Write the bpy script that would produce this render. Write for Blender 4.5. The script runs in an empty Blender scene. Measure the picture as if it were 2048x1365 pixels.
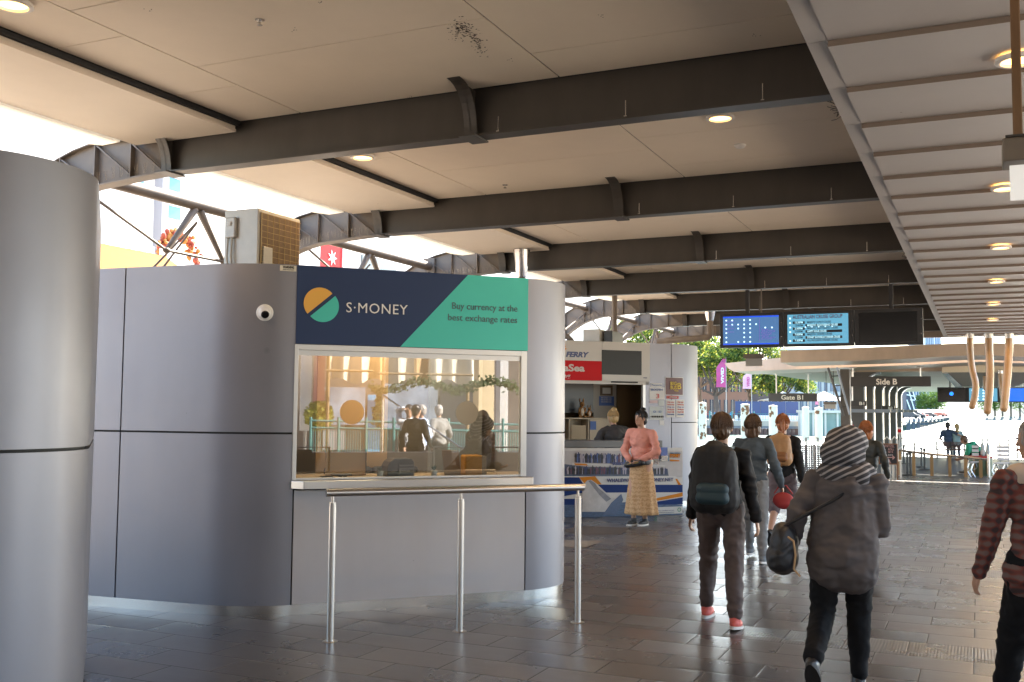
import bpy, bmesh, math, random
from mathutils import Vector, Matrix, noise
R = math.radians
rnd = random.Random(7)
scene = bpy.context.scene
COL = scene.collection

# ------------------------------------------------------------------ camera
CAM_H = 1.65
F, CX, CY = 2030.0, 1024.0, 682.5
_yaw, _pit, _rol = R(24.7), R(3.83), 0.0085
fw = Vector((-math.sin(_yaw)*math.cos(_pit), math.cos(_yaw)*math.cos(_pit), math.sin(_pit)))
r0 = fw.cross(Vector((0, 0, 1))).normalized(); u0 = r0.cross(fw)
rt = (math.cos(_rol)*r0 + math.sin(_rol)*u0); up = (math.cos(_rol)*u0 - math.sin(_rol)*r0)
camd = bpy.data.cameras.new('camera'); cam = bpy.data.objects.new('camera', camd); COL.objects.link(cam)
m = Matrix.Identity(4)
for i in range(3):
    m[i][0] = rt[i]; m[i][1] = up[i]; m[i][2] = -fw[i]
m[0][3], m[1][3], m[2][3] = 0, 0, CAM_H
cam.matrix_world = m
camd.sensor_width = 36; camd.lens = F/2048*36; camd.clip_start = 0.05; camd.clip_end = 3000
scene.camera = cam

# ------------------------------------------------------------------ world, sun, exposure
SUN_EL, SUN_AZ = R(38), Vector((0.14, 0.990))          # direction towards the sun in plan
w = bpy.data.worlds.new('World'); scene.world = w; w.use_nodes = True
nt = w.node_tree; bg = nt.nodes['Background']; sky = nt.nodes.new('ShaderNodeTexSky')
sky.sky_type = 'NISHITA'; sky.sun_disc = False; sky.sun_elevation = SUN_EL
sky.sun_rotation = math.atan2(SUN_AZ.x, SUN_AZ.y)
nt.links.new(sky.outputs[0], bg.inputs[0]); bg.inputs[1].default_value = 0.15
sd = bpy.data.lights.new('sun', 'SUN'); sd.energy = 4.6; sd.angle = R(0.5); sd.color = (1, 0.90, 0.76)
sun = bpy.data.objects.new('sun', sd); COL.objects.link(sun)
sdir = Vector((SUN_AZ.x*math.cos(SUN_EL), SUN_AZ.y*math.cos(SUN_EL), math.sin(SUN_EL)))
sun.rotation_euler = sdir.to_track_quat('Z', 'Y').to_euler(); sun.location = (0, 0, 60)
vs = scene.view_settings; vs.view_transform = 'Standard'; vs.look = 'None'; vs.gamma = 1; vs.exposure = 2.72
scene.cycles.max_bounces = 10; scene.cycles.diffuse_bounces = 6; scene.cycles.glossy_bounces = 5
scene.cycles.transparent_max_bounces = 12; scene.cycles.caustics_reflective = False; scene.cycles.caustics_refractive = False
scene.cycles.sample_clamp_indirect = 6

# ------------------------------------------------------------------ pixel helpers (pixel of the photo -> real point on a plane)
def ray(x, y): return fw + rt*((x-CX)/F) + up*(-(y-CY)/F)
C0 = Vector((0, 0, CAM_H))
def atz(x, y, z=0.0):
    d = ray(x, y); return C0 + d*((z-CAM_H)/d.z)
def atX(x, y, X):
    d = ray(x, y); return C0 + d*(X/d.x)
def atY(x, y, Y):
    d = ray(x, y); return C0 + d*(Y/d.y)
def atd(x, y, t): return C0 + ray(x, y)*t
def atP(x, y, p, n):
    d = ray(x, y); return C0 + d*((Vector(p)-C0).dot(n)/d.dot(n))

# ------------------------------------------------------------------ materials
MATS = {}
def mat(name, col=(.5, .5, .5), rough=.5, metal=0.0, emit=None, es=1.0, alpha=None, noise_s=None, noise_a=.15, noise_d=4, bump=0, spec=None, trans=0, coat=0, stretch=None, translucent=0):
    if name in MATS: return MATS[name]
    M = bpy.data.materials.new(name); M.use_nodes = True; n = M.node_tree.nodes; l = M.node_tree.links
    b = n['Principled BSDF']; b.inputs['Base Color'].default_value = (*col, 1); b.inputs['Roughness'].default_value = rough
    b.inputs['Metallic'].default_value = metal
    if spec is not None: b.inputs['Specular IOR Level'].default_value = spec
    if coat: b.inputs['Coat Weight'].default_value = coat
    if trans: b.inputs['Transmission Weight'].default_value = trans
    if emit: b.inputs['Emission Color'].default_value = (*emit, 1); b.inputs['Emission Strength'].default_value = es
    if noise_s:
        tc = n.new('ShaderNodeTexCoord'); mp = n.new('ShaderNodeMapping'); nz = n.new('ShaderNodeTexNoise')
        if stretch: mp.inputs['Scale'].default_value = stretch
        nz.inputs['Scale'].default_value = noise_s; nz.inputs['Detail'].default_value = noise_d; nz.inputs['Roughness'].default_value = .6
        l.new(tc.outputs['Object'], mp.inputs[0]); l.new(mp.outputs[0], nz.inputs[0])
        mx = n.new('ShaderNodeMix'); mx.data_type = 'RGBA'
        mx.inputs[6].default_value = (*[c*(1-noise_a) for c in col], 1); mx.inputs[7].default_value = (*[min(1, c*(1+noise_a)) for c in col], 1)
        l.new(nz.outputs[0], mx.inputs[0]); l.new(mx.outputs[2], b.inputs['Base Color'])
        mr = n.new('ShaderNodeMapRange'); mr.inputs[3].default_value = max(0, rough-.08); mr.inputs[4].default_value = min(1, rough+.08)
        l.new(nz.outputs[0], mr.inputs[0]); l.new(mr.outputs[0], b.inputs['Roughness'])
        if bump:
            bp = n.new('ShaderNodeBump'); bp.inputs['Strength'].default_value = bump; bp.inputs['Distance'].default_value = .02
            l.new(nz.outputs[0], bp.inputs['Height']); l.new(bp.outputs[0], b.inputs['Normal'])
    if translucent:
        t = n.new('ShaderNodeBsdfTranslucent'); t.inputs[0].default_value = (*col, 1); ms = n.new('ShaderNodeMixShader'); ms.inputs[0].default_value = translucent
        l.new(b.outputs[0], ms.inputs[1]); l.new(t.outputs[0], ms.inputs[2]); l.new(ms.outputs[0], n['Material Output'].inputs[0])
    MATS[name] = M; return M

def math_node(n, l, op, a, b=None, c=None):
    k = n.new('ShaderNodeMath'); k.operation = op
    for i, v in enumerate((a, b, c)):
        if v is None: continue
        if isinstance(v, (int, float)): k.inputs[i].default_value = v
        else: l.new(v, k.inputs[i])
    return k.outputs[0]

def floor_material():
    M = bpy.data.materials.new('floor_pavers'); M.use_nodes = True; n = M.node_tree.nodes; l = M.node_tree.links
    b = n['Principled BSDF']; tc = n.new('ShaderNodeTexCoord'); sp = n.new('ShaderNodeSeparateXYZ'); l.new(tc.outputs['Object'], sp.inputs[0])
    X, Y = sp.outputs[0], sp.outputs[1]
    mn = lambda op, a, b_=None, c=None: math_node(n, l, op, a, b_, c)
    P, G = 3.93, 0.46
    v = mn('SUBTRACT', Y, 7.515-P*20)
    k = mn('MULTIPLY', mn('FRACT', mn('DIVIDE', v, P)), P)            # 0..P, first G is the grooved row
    rib = mn('LESS_THAN', k, G)
    pv = mn('SUBTRACT', k, G); row = mn('FLOOR', mn('DIVIDE', pv, .347)); fy = mn('MULTIPLY', mn('FRACT', mn('DIVIDE', pv, .347)), .347)
    off = mn('MULTIPLY', mn('MODULO', mn('ADD', row, 20), 2), .309)
    xs = mn('ADD', mn('ADD', X, .067+.309+61.8), off)
    fx = mn('MULTIPLY', mn('FRACT', mn('DIVIDE', xs, .618)), .618); cx = mn('FLOOR', mn('DIVIDE', xs, .618))
    xr = mn('ADD', X, .07+42.0); fxr = mn('MULTIPLY', mn('FRACT', mn('DIVIDE', xr, .42)), .42); cxr = mn('FLOOR', mn('DIVIDE', xr, .42))
    mix = lambda f, a, c: mn('ADD', mn('MULTIPLY', a, mn('SUBTRACT', 1, f)), mn('MULTIPLY', c, f))
    ey = mix(rib, mn('MINIMUM', fy, mn('SUBTRACT', .347, fy)), mn('MINIMUM', k, mn('SUBTRACT', G, k)))
    ex = mix(rib, mn('MINIMUM', fx, mn('SUBTRACT', .618, fx)), mn('MINIMUM', fxr, mn('SUBTRACT', .42, fxr)))
    e = mn('MINIMUM', ex, ey)
    joint = mn('LESS_THAN', e, .0038)
    # per-tile tone
    cell = n.new('ShaderNodeCombineXYZ'); l.new(mix(rib, cx, mn('ADD', cxr, 500)), cell.inputs[0])
    l.new(mn('ADD', row, mn('MULTIPLY', mn('FLOOR', mn('DIVIDE', v, P)), 17)), cell.inputs[1])
    wn = n.new('ShaderNodeTexWhiteNoise'); wn.noise_dimensions = '3D'; l.new(cell.outputs[0], wn.inputs[0])
    # long grain along X
    mp = n.new('ShaderNodeMapping'); mp.inputs['Scale'].default_value = (1.2, 60, 1); l.new(tc.outputs['Object'], mp.inputs[0])
    nz = n.new('ShaderNodeTexNoise'); nz.inputs['Scale'].default_value = 1.6; nz.inputs['Detail'].default_value = 5; l.new(mp.outputs[0], nz.inputs[0])
    st = n.new('ShaderNodeTexNoise'); st.inputs['Scale'].default_value = .55; st.inputs['Detail'].default_value = 6; st.inputs['Roughness'].default_value = .65; l.new(tc.outputs['Object'], st.inputs[0])
    sp2 = n.new('ShaderNodeTexNoise'); sp2.inputs['Scale'].default_value = 5; sp2.inputs['Detail'].default_value = 3; l.new(tc.outputs['Object'], sp2.inputs[0])
    rb = mn('MULTIPLY', mn('ADD', mn('SINE', mn('MULTIPLY', X, 2*math.pi/.021)), 1), .5)
    t = mn('ADD', mn('MULTIPLY', wn.outputs[0], .34), mn('ADD', mn('MULTIPLY', nz.outputs[0], .55), mn('MULTIPLY', st.outputs[0], .7)))
    t = mn('SUBTRACT', t, mn('MULTIPLY', mn('MULTIPLY', rib, mn('SUBTRACT', 1, rb)), .35))
    cr = n.new('ShaderNodeValToRGB'); cr.color_ramp.elements[0].position = .35; cr.color_ramp.elements[0].color = (.028, .025, .024, 1)
    cr.color_ramp.elements[1].position = 1.35/1.4; cr.color_ramp.elements[1].color = (.118, .108, .104, 1); l.new(t, cr.inputs[0])
    vo = n.new('ShaderNodeTexVoronoi'); vo.inputs['Scale'].default_value = 2.6; l.new(tc.outputs['Object'], vo.inputs[0]); gum = mn('MULTIPLY', mn('LESS_THAN', vo.outputs['Distance'], .045), mn('GREATER_THAN', st.outputs[0], .47))
    v3 = n.new('ShaderNodeTexVoronoi'); v3.inputs['Scale'].default_value = 1.1; l.new(tc.outputs['Object'], v3.inputs[0]); pale = mn('LESS_THAN', v3.outputs['Distance'], .014)
    g1 = n.new('ShaderNodeMix'); g1.data_type = 'RGBA'; g1.inputs[7].default_value = (.022, .02, .019, 1); l.new(mn('MULTIPLY', gum, .75), g1.inputs[0]); l.new(cr.outputs[0], g1.inputs[6])
    g2 = n.new('ShaderNodeMix'); g2.data_type = 'RGBA'; g2.inputs[7].default_value = (.5, .48, .45, 1); l.new(pale, g2.inputs[0]); l.new(g1.outputs[2], g2.inputs[6])
    mx = n.new('ShaderNodeMix'); mx.data_type = 'RGBA'; mx.inputs[7].default_value = (.012, .010, .009, 1); l.new(joint, mx.inputs[0]); l.new(g2.outputs[2], mx.inputs[6])
    l.new(mx.outputs[2], b.inputs['Base Color'])
    ro = mn('ADD', mn('ADD', .10, mn('MULTIPLY', st.outputs[0], .20)), mn('ADD', mn('MULTIPLY', wn.outputs[0], .10), mn('MULTIPLY', sp2.outputs[0], .08)))
    l.new(mn('ADD', ro, mn('MULTIPLY', joint, .4)), b.inputs['Roughness'])
    h = mn('ADD', mn('MULTIPLY', nz.outputs[0], .35), mn('MULTIPLY', mn('MULTIPLY', rib, rb), 1.0))
    h = mn('ADD', h, mn('MULTIPLY', mn('MINIMUM', e, .012), 70)); h = mn('ADD', h, mn('MULTIPLY', mn('MINIMUM', ey, .05), 9))
    tilt = n.new('ShaderNodeVectorMath'); tilt.operation = 'SUBTRACT'; l.new(wn.outputs['Color'], tilt.inputs[0]); tilt.inputs[1].default_value = (.5, .5, .5)
    ts = n.new('ShaderNodeVectorMath'); ts.operation = 'MULTIPLY'; l.new(tilt.outputs[0], ts.inputs[0]); ts.inputs[1].default_value = (.022, .034, 0)
    bp = n.new('ShaderNodeBump'); bp.inputs['Strength'].default_value = .38; bp.inputs['Distance'].default_value = .004
    l.new(h, bp.inputs['Height']); ta = n.new('ShaderNodeVectorMath'); ta.operation = 'ADD'; l.new(bp.outputs[0], ta.inputs[0]); l.new(ts.outputs[0], ta.inputs[1]); tn_ = n.new('ShaderNodeVectorMath'); tn_.operation = 'NORMALIZE'; l.new(ta.outputs[0], tn_.inputs[0]); l.new(tn_.outputs[0], b.inputs['Normal'])
    b.inputs['Specular IOR Level'].default_value = 1.0
    return M

def ceiling_material(name, col):
    """painted soffit board with faint grime and a few screw marks"""
    M = bpy.data.materials.new(name); M.use_nodes = True; n = M.node_tree.nodes; l = M.node_tree.links
    b = n['Principled BSDF']; tc = n.new('ShaderNodeTexCoord')
    nz = n.new('ShaderNodeTexNoise'); nz.inputs['Scale'].default_value = .7; nz.inputs['Detail'].default_value = 8; nz.inputs['Roughness'].default_value = .7; l.new(tc.outputs['Object'], nz.inputs[0])
    vo = n.new('ShaderNodeTexVoronoi'); vo.inputs['Scale'].default_value = 1.9; l.new(tc.outputs['Object'], vo.inputs[0])
    dot = math_node(n, l, 'LESS_THAN', vo.outputs['Distance'], .014)
    mx = n.new('ShaderNodeMix'); mx.data_type = 'RGBA'; mx.inputs[6].default_value = (*[c*.86 for c in col], 1); mx.inputs[7].default_value = (*[c*1.1 for c in col], 1); l.new(nz.outputs[0], mx.inputs[0])
    m2 = n.new('ShaderNodeMix'); m2.data_type = 'RGBA'; m2.inputs[7].default_value = (.16, .14, .12, 1); l.new(mx.outputs[2], m2.inputs[6]); l.new(dot, m2.inputs[0])
    l.new(m2.outputs[2], b.inputs['Base Color']); b.inputs['Roughness'].default_value = .55
    return M

def clad_material(name, col, rough, metal):
    """painted metal sheet with wiped streaks, hand smudges and a few dark marks"""
    M = bpy.data.materials.new(name); M.use_nodes = True; n = M.node_tree.nodes; l = M.node_tree.links; b = n['Principled BSDF']; tc = n.new('ShaderNodeTexCoord')
    def nz(sc, det, stretch=(1, 1, 1), ro=.6):
        mp = n.new('ShaderNodeMapping'); mp.inputs['Scale'].default_value = stretch; l.new(tc.outputs['Object'], mp.inputs[0]); q = n.new('ShaderNodeTexNoise'); q.inputs['Scale'].default_value = sc; q.inputs['Detail'].default_value = det; q.inputs['Roughness'].default_value = ro; l.new(mp.outputs[0], q.inputs[0]); return q.outputs[0]
    big = nz(1.1, 3); st = nz(3.0, 5, (3, 3, .18)); fine = nz(14, 6, (1, 1, .6), .7)
    vo = n.new('ShaderNodeTexVoronoi'); vo.inputs['Scale'].default_value = 1.15; l.new(tc.outputs['Object'], vo.inputs[0]); sm = n.new('ShaderNodeMapRange'); sm.inputs[1].default_value = .05; sm.inputs[2].default_value = .018; l.new(vo.outputs['Distance'], sm.inputs[0])
    v2 = n.new('ShaderNodeTexVoronoi'); v2.inputs['Scale'].default_value = 4.5; l.new(tc.outputs['Object'], v2.inputs[0]); d2 = math_node(n, l, 'LESS_THAN', v2.outputs['Distance'], .022)
    t = math_node(n, l, 'ADD', math_node(n, l, 'MULTIPLY', big, .5), math_node(n, l, 'ADD', math_node(n, l, 'MULTIPLY', st, .3), math_node(n, l, 'MULTIPLY', fine, .2)))
    mx = n.new('ShaderNodeMix'); mx.data_type = 'RGBA'; mx.inputs[6].default_value = (*[c*.86 for c in col], 1); mx.inputs[7].default_value = (*[c*1.14 for c in col], 1); l.new(t, mx.inputs[0])
    m2 = n.new('ShaderNodeMix'); m2.data_type = 'RGBA'; m2.inputs[7].default_value = (*[c*.55 for c in col], 1); l.new(mx.outputs[2], m2.inputs[6]); l.new(math_node(n, l, 'ADD', math_node(n, l, 'MULTIPLY', sm.outputs[0], .75), math_node(n, l, 'MULTIPLY', d2, .6)), m2.inputs[0])
    l.new(m2.outputs[2], b.inputs['Base Color']); mr = n.new('ShaderNodeMapRange'); mr.inputs[1].default_value = .3; mr.inputs[2].default_value = .7; mr.inputs[3].default_value = rough-.09; mr.inputs[4].default_value = rough+.10; l.new(t, mr.inputs[0]); l.new(mr.outputs[0], b.inputs['Roughness'])
    b.inputs['Metallic'].default_value = metal; bp = n.new('ShaderNodeBump'); bp.inputs['Strength'].default_value = .25; bp.inputs['Distance'].default_value = .02; l.new(big, bp.inputs['Height']); l.new(bp.outputs[0], b.inputs['Normal']); MATS[name] = M; return M

def steel_brushed(name, col, rough, sc=(1, 1, 60)):
    return mat(name, col, rough, 1.0, noise_s=3, noise_a=.12, stretch=sc)

FLOOR = floor_material()
CEIL = ceiling_material('ceiling_paint', (.82, .73, .61)); SOFF = ceiling_material('soffit_paint', (.47, .46, .46))
STEEL = mat('dark_steel_paint', (.050, .043, .036), .48, .0, noise_s=3.5, noise_a=.4, bump=.12, stretch=(1, 1, .35))
STEEL_L = mat('weathered_steel_paint', (.15, .12, .092), .55, 0, noise_s=5, noise_a=.35, bump=.1)
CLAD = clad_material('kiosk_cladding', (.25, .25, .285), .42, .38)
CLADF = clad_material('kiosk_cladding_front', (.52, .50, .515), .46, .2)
SS = mat("stainless", (.58, .56, .53), .26, 1)
SSR = mat("stainless_rail", (.52, .49, .46), .30, 1)
BLACK = mat('black_gap', (.012, .012, .012), .7)
BLKP = mat('black_plastic', (.02, .02, .022), .35)
WHITE = mat('white_paint', (.78, .77, .75), .45, noise_s=4, noise_a=.05)
OFFW = mat('offwhite_plastic', (.62, .59, .53), .45, noise_s=8, noise_a=.12)
GALV = mat('galvanised_box', (.48, .46, .42), .5, .2, noise_s=6, noise_a=.22, bump=.05)
BEIGE = mat('interior_beige', (.40, .285, .17), .6, noise_s=2, noise_a=.08)
RUST = mat('rust', (.20, .085, .035), .85, noise_s=9, noise_a=.5, bump=.4)

# ------------------------------------------------------------------ mesh builder
ORIGIN = {}
def origin_of(p):
    while p is not None:
        if p.name in ORIGIN: return ORIGIN[p.name]
        p = p.parent
    return Vector((0, 0, 0))
def link_mesh(name, me, parent=None):
    o = bpy.data.objects.new(name, me); COL.objects.link(o)
    if parent is not None: o.parent = parent
    return o
def tag(o, label=None, cat=None, group=None, kind=None):
    if label: o['label'] = label
    if cat: o['category'] = cat
    if group: o['group'] = group
    if kind: o['kind'] = kind
    return o
def thing(name, label, cat, loc=(0, 0, 0), group=None):
    o = bpy.data.objects.new(name, None); o.empty_display_size = .1; COL.objects.link(o); o.location = loc
    ORIGIN[o.name] = Vector(loc); return tag(o, label, cat, group)

class MB:
    def __init__(s, M=None): s.v = []; s.f = []; s.M = M or Matrix.Identity(4)
    def add(s, vs_, fs_):
        k = len(s.v); s.v += [s.M @ Vector(p) for p in vs_]; s.f += [tuple(i+k for i in f) for f in fs_]; return s
    def box(s, x0, x1, y0, y1, z0, z1, T=None):
        vs_ = [(x, y, z) for z in (z0, z1) for x, y in ((x0, y0), (x1, y0), (x1, y1), (x0, y1))]
        if T: vs_ = [T @ Vector(p) for p in vs_]
        return s.add(vs_, [(3, 2, 1, 0), (4, 5, 6, 7), (0, 1, 5, 4), (1, 2, 6, 5), (2, 3, 7, 6), (3, 0, 4, 7)])
    def quad(s, a, b, c, d): return s.add([a, b, c, d], [(0, 1, 2, 3)])
    def prism(s, pts, d, cap=True):
        """pts: closed loop of 3-D points, d: extrusion vector"""
        n = len(pts); d = Vector(d); vs_ = [Vector(p) for p in pts] + [Vector(p)+d for p in pts]
        fs_ = [(i, (i+1) % n, n+(i+1) % n, n+i) for i in range(n)]
        if cap: fs_ += [tuple(range(n-1, -1, -1)), tuple(range(n, 2*n))]
        return s.add(vs_, fs_)
    def strip(s, pts, z0, z1, th=0):
        """vertical wall along plan points; th>0 gives thickness to the left of travel"""
        n = len(pts); P = [Vector((p[0], p[1], 0)) for p in pts]
        if th:
            off = []
            for i in range(n):
                a = P[max(0, i-1)]; b = P[min(n-1, i+1)]; t = (b-a).normalized(); off.append(P[i]+Vector((-t.y, t.x, 0))*th)
            loop = P + off[::-1]
            N = len(loop); vs_ = [(p.x, p.y, z0) for p in loop]+[(p.x, p.y, z1) for p in loop]
            fs_ = [(i, (i+1) % N, N+(i+1) % N, N+i) for i in range(N)]
            for i in range(n-1):
                fs_ += [(N-1-i, N-2-i, i+1, i), (N+i, N+i+1, N+N-2-i, N+N-1-i)]
            return s.add(vs_, fs_)
        return s.add([(p.x, p.y, z0) for p in P]+[(p.x, p.y, z1) for p in P], [(i, i+1, n+i+1, n+i) for i in range(n-1)])
    def tube(s, path, r, seg=10, cap=True):
        path = [Vector(p) for p in path]; n = len(path); rs = r if isinstance(r, (list, tuple)) else [r]*n; vs_ = []; fs_ = []
        t0 = (path[1]-path[0]).normalized(); ref = Vector((0, 0, 1)) if abs(t0.z) < .9 else Vector((1, 0, 0)); a = t0.cross(ref).normalized()
        for i, p in enumerate(path):
            t = (path[min(n-1, i+1)]-path[max(0, i-1)]).normalized(); a = (a - t*a.dot(t)).normalized(); b = t.cross(a)
            for k in range(seg):
                q = 2*math.pi*k/seg; vs_.append(p + a*math.cos(q)*rs[i] + b*math.sin(q)*rs[i])
        for i in range(n-1):
            for k in range(seg): fs_.append((i*seg+k, i*seg+(k+1) % seg, (i+1)*seg+(k+1) % seg, (i+1)*seg+k))
        if cap: fs_ += [tuple(range(seg-1, -1, -1)), tuple((n-1)*seg+k for k in range(seg))]
        return s.add(vs_, fs_)
    def lathe(s, c, prof, seg=24, axis=Vector((0, 0, 1)), cap=True):
        axis = Vector(axis).normalized(); ref = Vector((1, 0, 0)) if abs(axis.x) < .9 else Vector((0, 1, 0)); a = axis.cross(ref).normalized(); b = axis.cross(a); c = Vector(c)
        vs_ = []; fs_ = []
        for r, h in prof:
            for k in range(seg):
                q = 2*math.pi*k/seg; vs_.append(c+axis*h+(a*math.cos(q)+b*math.sin(q))*r)
        for i in range(len(prof)-1):
            for k in range(seg): fs_.append((i*seg+k, i*seg+(k+1) % seg, (i+1)*seg+(k+1) % seg, (i+1)*seg+k))
        if cap: fs_ += [tuple(range(seg-1, -1, -1)), tuple((len(prof)-1)*seg+k for k in range(seg))]
        return s.add(vs_, fs_)
    def ball(s, c, r, seg=12, rings=8, T=None):
        r = r if isinstance(r, (tuple, list)) else (r, r, r); vs_ = []; fs_ = []; c = Vector(c)
        for i in range(rings+1):
            th = math.pi*i/rings
            for k in range(seg):
                q = 2*math.pi*k/seg; d = Vector((r[0]*math.sin(th)*math.cos(q), r[1]*math.sin(th)*math.sin(q), r[2]*math.cos(th)))
                vs_.append(c+(T @ d if T else d))
        for i in range(rings):
            for k in range(seg): fs_.append((i*seg+k, (i+1)*seg+k, (i+1)*seg+(k+1) % seg, i*seg+(k+1) % seg))
        return s.add(vs_, fs_)
    def build(s, name, m, parent=None, smooth=False, bevel=0, label=None):
        o0 = origin_of(parent); me = bpy.data.meshes.new(name); me.from_pydata([v-o0 for v in s.v], [], s.f)
        bm = bmesh.new(); bm.from_mesh(me); bmesh.ops.remove_doubles(bm, verts=bm.verts, dist=1e-5); bmesh.ops.recalc_face_normals(bm, faces=bm.faces)
        bm.to_mesh(me); bm.free(); me.validate()
        me.materials.append(m)
        if smooth:
            me.polygons.foreach_set('use_smooth', [True]*len(me.polygons)); me.set_sharp_from_angle(angle=R(40))
        o = link_mesh(name, me, parent)
        if bevel:
            b = o.modifiers.new('bevel', 'BEVEL'); b.width = bevel; b.segments = 2; b.limit_method = 'ANGLE'
        if label: o['label'] = label
        return o
def box_obj(name, x0, x1, y0, y1, z0, z1, m, parent=None, bevel=0, M=None):
    return MB(M).box(x0, x1, y0, y1, z0, z1).build(name, m, parent, bevel=bevel)

def text(name, body, size, m, M, parent=None, align='LEFT', width=None, ext=.002, bold=0, shear=0, space=1.0):
    """lettering as thin solid mesh; M maps local x right, y up, z out"""
    cu = bpy.data.curves.new(name, 'FONT'); cu.body = body; cu.size = size; cu.align_x = align; cu.extrude = ext; cu.offset = bold; cu.shear = shear; cu.space_character = space
    cu.resolution_u = 3
    o = bpy.data.objects.new('tmp', cu); COL.objects.link(o); dg = bpy.context.evaluated_depsgraph_get()
    me = bpy.data.meshes.new_from_object(o.evaluated_get(dg)); bpy.data.objects.remove(o); bpy.data.curves.remove(cu)
    if width and len(me.vertices):
        xs = [v.co.x for v in me.vertices]; k = width/(max(xs)-min(xs))
        for v in me.vertices: v.co.x *= k
    me.transform(M); me.transform(Matrix.Translation(-origin_of(parent))); me.materials.clear(); me.materials.append(m); me.name = name
    return link_mesh(name, me, parent)
def frame(o, ex, up_=Vector((0, 0, 1))):
    """matrix with local x=ex, y=up, z=out of the face"""
    ex = Vector(ex).normalized(); up_ = Vector(up_).normalized(); n_ = ex.cross(up_)
    M = Matrix.Identity(4)
    for i in range(3): M[i][0] = ex[i]; M[i][1] = up_[i]; M[i][2] = n_[i]; M[i][3] = o[i]
    return M
def copy_tree(o, d, label=None, parent=None):
    c = o.copy(); COL.objects.link(c); c.parent = parent
    if parent is None: c.location = o.location + Vector(d)
    if label: c['label'] = label
    for ch in [x for x in bpy.data.objects if x.parent == o]: copy_tree(ch, d, None, c)
    return c
# ------------------------------------------------------------------ ground
Y_END = 28.3
MB().quad((-9.6, -21, 0), (5.2, -21, 0), (5.2, Y_END, 0), (-9.6, Y_END, 0)).build('floor', FLOOR)['kind'] = 'structure'
CONC = mat('sunlit_concrete', (.60, .49, .37), .85, noise_s=.6, noise_a=.2)
g = MB()
g.quad((-200, -200, -.02), (-9.6, -200, -.02), (-9.6, 32, -.02), (-200, 32, -.02)); g.quad((5.2, -200, -.02), (200, -200, -.02), (200, 29, -.02), (5.2, 29, -.02))
g.quad((-9.6, -200, -.02), (5.2, -200, -.02), (5.2, -21, -.02), (-9.6, -21, -.02))
g.build('ground', CONC)['kind'] = 'structure'

# ------------------------------------------------------------------ canopy: ceiling boards, soffit
BAY0, BAY = 6.95, 3.55
BY = [BAY0+BAY*k for k in range(-5, 7)]            # girder positions
ZB, ZC = 3.765, 4.125
can = thing('canopy_roof', 'long canopy roof lined with pale ceiling boards over the walkway', 'roof', (-4, 11, 4))
MB().box(-6.9, 4.2, -14, 30.9, 4.30, 4.42).build('roof_slab', STEEL_L, can)
MB().box(-6.9, 4.2, 30.95, 31.0, 3.76, 4.42).build('end_sun_block', STEEL_L, can)  # hidden strip added to keep direct sun off the floor end
MB().box(-6.85, -0.7, -13.9, 29.5, 4.135, 4.15).build('backing_sheet', BLACK, can)
for i in range(len(BY)-1):
    ya, yb = BY[i]+.06, BY[i+1]-.06
    for c, (xa, xb) in enumerate(((-5.78, -5.158), (-5.142, -2.808), (-2.792, -0.72))):
        st = (.32, .94, .55)[c]; ys = [ya]; y = ya+st*1.1
        while y < yb-.3: ys.append(y); y += 1.14
        ys.append(yb)
        b = MB()
        for a_, b_ in zip(ys[:-1], ys[1:]): b.box(xa, xb, a_+.0042, b_-.0042, ZC, ZC+.02)
        b.build('ceiling_board', CEIL, can)
    # lower outer board beside the step, with its dark edge
    MB().box(-6.98, -5.83, ya, yb, 4.035, 4.06).box(-6.98, -5.84, ya, yb, 4.0601, 4.29).build('outer_board', CEIL, can)
    MB().box(-5.828, -5.79, ya, yb, 4.085, 4.12).build('gap_strip', BLACK, can)
LIP = mat('roof_lip', (.80, .76, .68), .6, translucent=.45)
for i in range(len(BY)-1):
    ya, yb = BY[i]+.25, BY[i+1]-.25
    q = MB()
    for s_ in range(40):
        y_ = ya+(yb-ya)*s_/39; q.tube([(-7.41, y_, 4.07), (-7.41-.03*(s_ % 3-1), y_+.01, 4.17)], .0018, 4)
    q.build('bird_spikes', SS, can)['kind'] = 'stuff'
    MB().prism([(-6.985, ya, 4.02), (-7.2, ya, 4.01), (-7.42, ya, 4.05), (-7.42, ya, 4.07), (-7.2, ya, 4.03), (-6.985, ya, 4.04)], (0, yb-ya, 0)).build('edge_lip', LIP, can)
# dirt patch on a board
DIRT = mat('mould', (.10, .085, .07), .9)
b = MB(); cdir = atz(955, 92, ZC)
for k in range(260):
    a = rnd.gauss(0, 1); q = rnd.gauss(0, .8)
    x = 905+60*rnd.random()+a*8; y = 60+q*14+max(0, x-930)*.9
    p = atz(x, y, ZC-.0012); s_ = rnd.uniform(.002, .008)
    n_ = rnd.randint(5, 7); b.add([(p.x+s_*rnd.uniform(.6, 1.4)*math.cos(t*2*math.pi/n_), p.y+s_*rnd.uniform(.6, 1.6)*math.sin(t*2*math.pi/n_), p.z) for t in range(n_)], [tuple(range(n_))])
b.build('mould_stain', DIRT, can)
b = MB()
for p in [(590, 60), (640, 5), (300, 22), (1020, 120), (820, 195), (1200, 30), (1510, 72), (1480, 290)]:
    for k in range(5):
        q = atz(p[0]+rnd.gauss(0, 5), p[1]+rnd.gauss(0, 2), ZC-.0012); b.lathe(q, [(.004, 0), (.003, .0008)], 8)
b.build('screw_mark', DIRT, can)

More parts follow.
